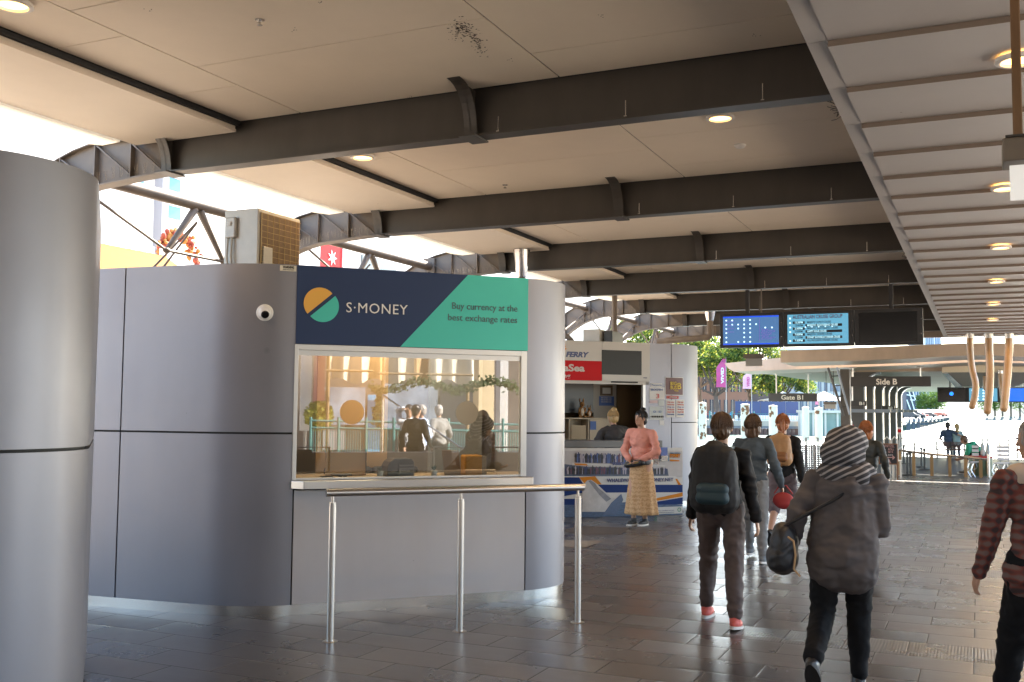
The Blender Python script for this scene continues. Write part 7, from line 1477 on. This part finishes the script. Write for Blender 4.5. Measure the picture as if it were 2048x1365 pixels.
# 8 blonde customer
q = K2 @ Vector((.95, -.32, 0)); p0_ = atd(1233, 1000, 16.35); g, M, J = person('blonde person with a bun in a black patterned top leaning on the counter', p0_.x, p0_.y, math.atan2(EK.y, EK.x)+R(4), H=1.66, feet=((-.10, -.02, 0, 0), (.10, 0, 0, 0)), hands=((-.30, .36, 1.06), (.30, .38, 1.06)), lean=.18, hair='bun', hair_m=HBL, top_m=mat('top_black_print', (.03, .026, .026), .8, noise_s=14, noise_a=.9), trouser_m=MATS['trousers_black'], bulk=1.25, vox=.013)
gb_ = thing('crossbody_bag', 'grey blue crossbody bag on the back of the blonde person', 'bag', M @ Vector((.02, -.2, 1.06))); c_ = J['P']+J['T']*.17-J['F']*.17
blob('bag_body', [('c', c_+Vector((-.09, -.01, -.03)), c_+Vector((.07, -.01, .05)), .055, .065)], mat('bag_slate', (.10, .13, .14), .6), gb_, M, voxel=.010, smooth=3); MB(M).tube([c_+Vector((.09, -.01, .07)), J['chest']+J['S']*.10-J['F']*.135, J['sh'][1]+J['T']*.07-J['S']*.04], .010, 6).build('strap', BLKP, gb_, True); MB(M).box(c_.x-.03, c_.x+.01, c_.y-.082, c_.y-.076, c_.z-.01, c_.z+.03).build('patch', MATS['notice_red'], gb_)
# seated people on the far bench
b0 = atz(1895, 916); ZB2 = atY(1895, 916, b0.y)
for (px, lb, hm, tm) in ((1895, 'man in a dark blue shirt sitting on the bench beside a woman', HK, mat('shirt_navy', (.04, .07, .13), .8)), (1915, 'woman in a pale top sitting on the bench beside the man', HBL, mat('top_aqua', (.28, .42, .45), .8))):
    x = atY(px, 900, b0.y).x; man = px == 1895
    person(lb, x, b0.y+.12, R(-12) if man else R(8), H=1.72 if man else 1.6, feet=((-.12, .52, 0, 0), (.12, .50, 0, 0)), hands=((-.25, .3, .60), (.62, .05, .74)) if man else ((-.2, .35, .55), (.18, .34, .55)), lean=-.05, hair='short' if man else 'long', hair_m=hm, top_m=tm, trouser_m=mat('jeans_blue', (.06, .09, .14), .8), sleeves=.3, vox=.022, pelvis=(0, .12, .52), z0=-.012, face=False, turn=R(-20) if man else R(30))
p = atz(1926, 948); g, M, J = person('crouching man in a black and green shirt and shorts sitting forward near the bin', p.x+.42, p.y+.15, R(80), H=1.72, feet=((-.12, .34, 0, 0), (.12, .40, 0, 0)), hands=((-.12, .52, .40), (.12, .52, .38)), lean=.95, nod=.2, hair='short', hair_m=HB, top_m=mat('shirt_green', (.02, .30, .16), .7), trouser_m=MATS['trousers_black'], shorts=True, sleeves=.3, vox=.020, pelvis=(0, -.12, .50), z0=-.012, face=False)
blob('shirt_back', [('e', J['chest']-J['F']*.03, (.17, .13, .19), Matrix((J['S'], J['F'], J['T'])).transposed()), ('e', J['P']+J['T']*.12, (.165, .13, .16), Matrix((J['S'], J['F'], J['T'])).transposed())], MATS['jacket_black'], g, M, voxel=.02)
# promenade people (small)
cols = [(.05, .05, .07), (.30, .08, .06), (.5, .5, .5), (.06, .14, .3), (.12, .10, .08), (.45, .42, .36)]
spots = [(1407, 3, 'dark'), (1414, 5, 'dark jacketed'), (1421, 3, 'pale'), (1429, 6, 'brown'), (1437, 4, 'dark'), (1444, 8, 'black clad'), (1462, 5, 'blue'), (1470, 7, 'grey'), (1478, 4, 'dark'), (1634, 4, 'pink'), (1648, 5, 'white'), (1402, 6, 'navy')]
desc = ['leftmost, beside the first rusty pile', 'second from the left behind the railing', 'third from the left in a pale top', 'just left of the tree trunk', 'in front of the tree trunk', 'standing right of the tree trunk', 'in blue left of the second pile', 'in a grey top beside the blue one', 'right by the second pile', 'in a pink top above the terrace wall', 'in white above the terrace wall by the strut', 'hidden low behind the railing by the far kiosk']
for k, (px, v, nm) in enumerate(spots):
    z_ = 1.86 if px > 1600 else .0; v = -1 if px > 1600 else v; u, _ = qp(px, 820, v); w0 = QM @ Vector((u, v, z_)); cc = {'blue': (.06, .25, .5), 'pink': (.6, .2, .3), 'white': (.6, .6, .6), 'pale': (.5, .45, .4)}.get(nm, cols[k % 6])
    person('distant person on the promenade, '+desc[k], w0.x, w0.y, rnd.uniform(0, 6), H=1.7, z0=z_, feet=((-.1, .1*(k % 3), 0, 0), (.1, -.1*(k % 2), 0, 0)), hair='short' if k % 2 else 'long', hair_m=HK if k % 3 else HB, top_m=mat('far_top_%s' % nm, cc, .8), trouser_m=MATS['jeans_blue'] if k % 2 else MATS['trousers_black'], vox=.035, face=False, group='people on the promenade', turn=.3*(k % 3))
# people of the cafe terrace, mirrored
for k, (px, D, hm, tm, lb, hnd) in enumerate(((818, 11.4, HK, mat('shirt_white_blue', (.62, .62, .66), .8), 'person in a white shirt raising a hand to the head, mirrored in the window', ((-.12, .1, 1.62), (.3, 0, .8))), (846, 12.0, HG, mat('shirt_sky', (.40, .48, .66), .8), 'person in a sky blue shirt on the terrace, mirrored in the window', ((-.3, .1, .9), (.3, .1, .9))), (880, 12.3, HG, mat('vest_grey', (.20, .19, .18), .8), 'grey haired person in a dark vest mirrored right of the sky blue shirt', ((-.3, .1, .9), (.3, .1, .9))), (831, 10.8, HK, MATS['trousers_black'], 'person dressed in black mirrored behind the printer', ((-.3, .1, .9), (.3, .1, .9))))):
    q = rwp(px, D); person(lb, q.x, q.y, R(60+70*k), H=1.72, hands=hnd, hair='short', hair_m=hm, top_m=tm, trouser_m=MATS['trousers_black'], vox=.022, face=False, turn=.4)
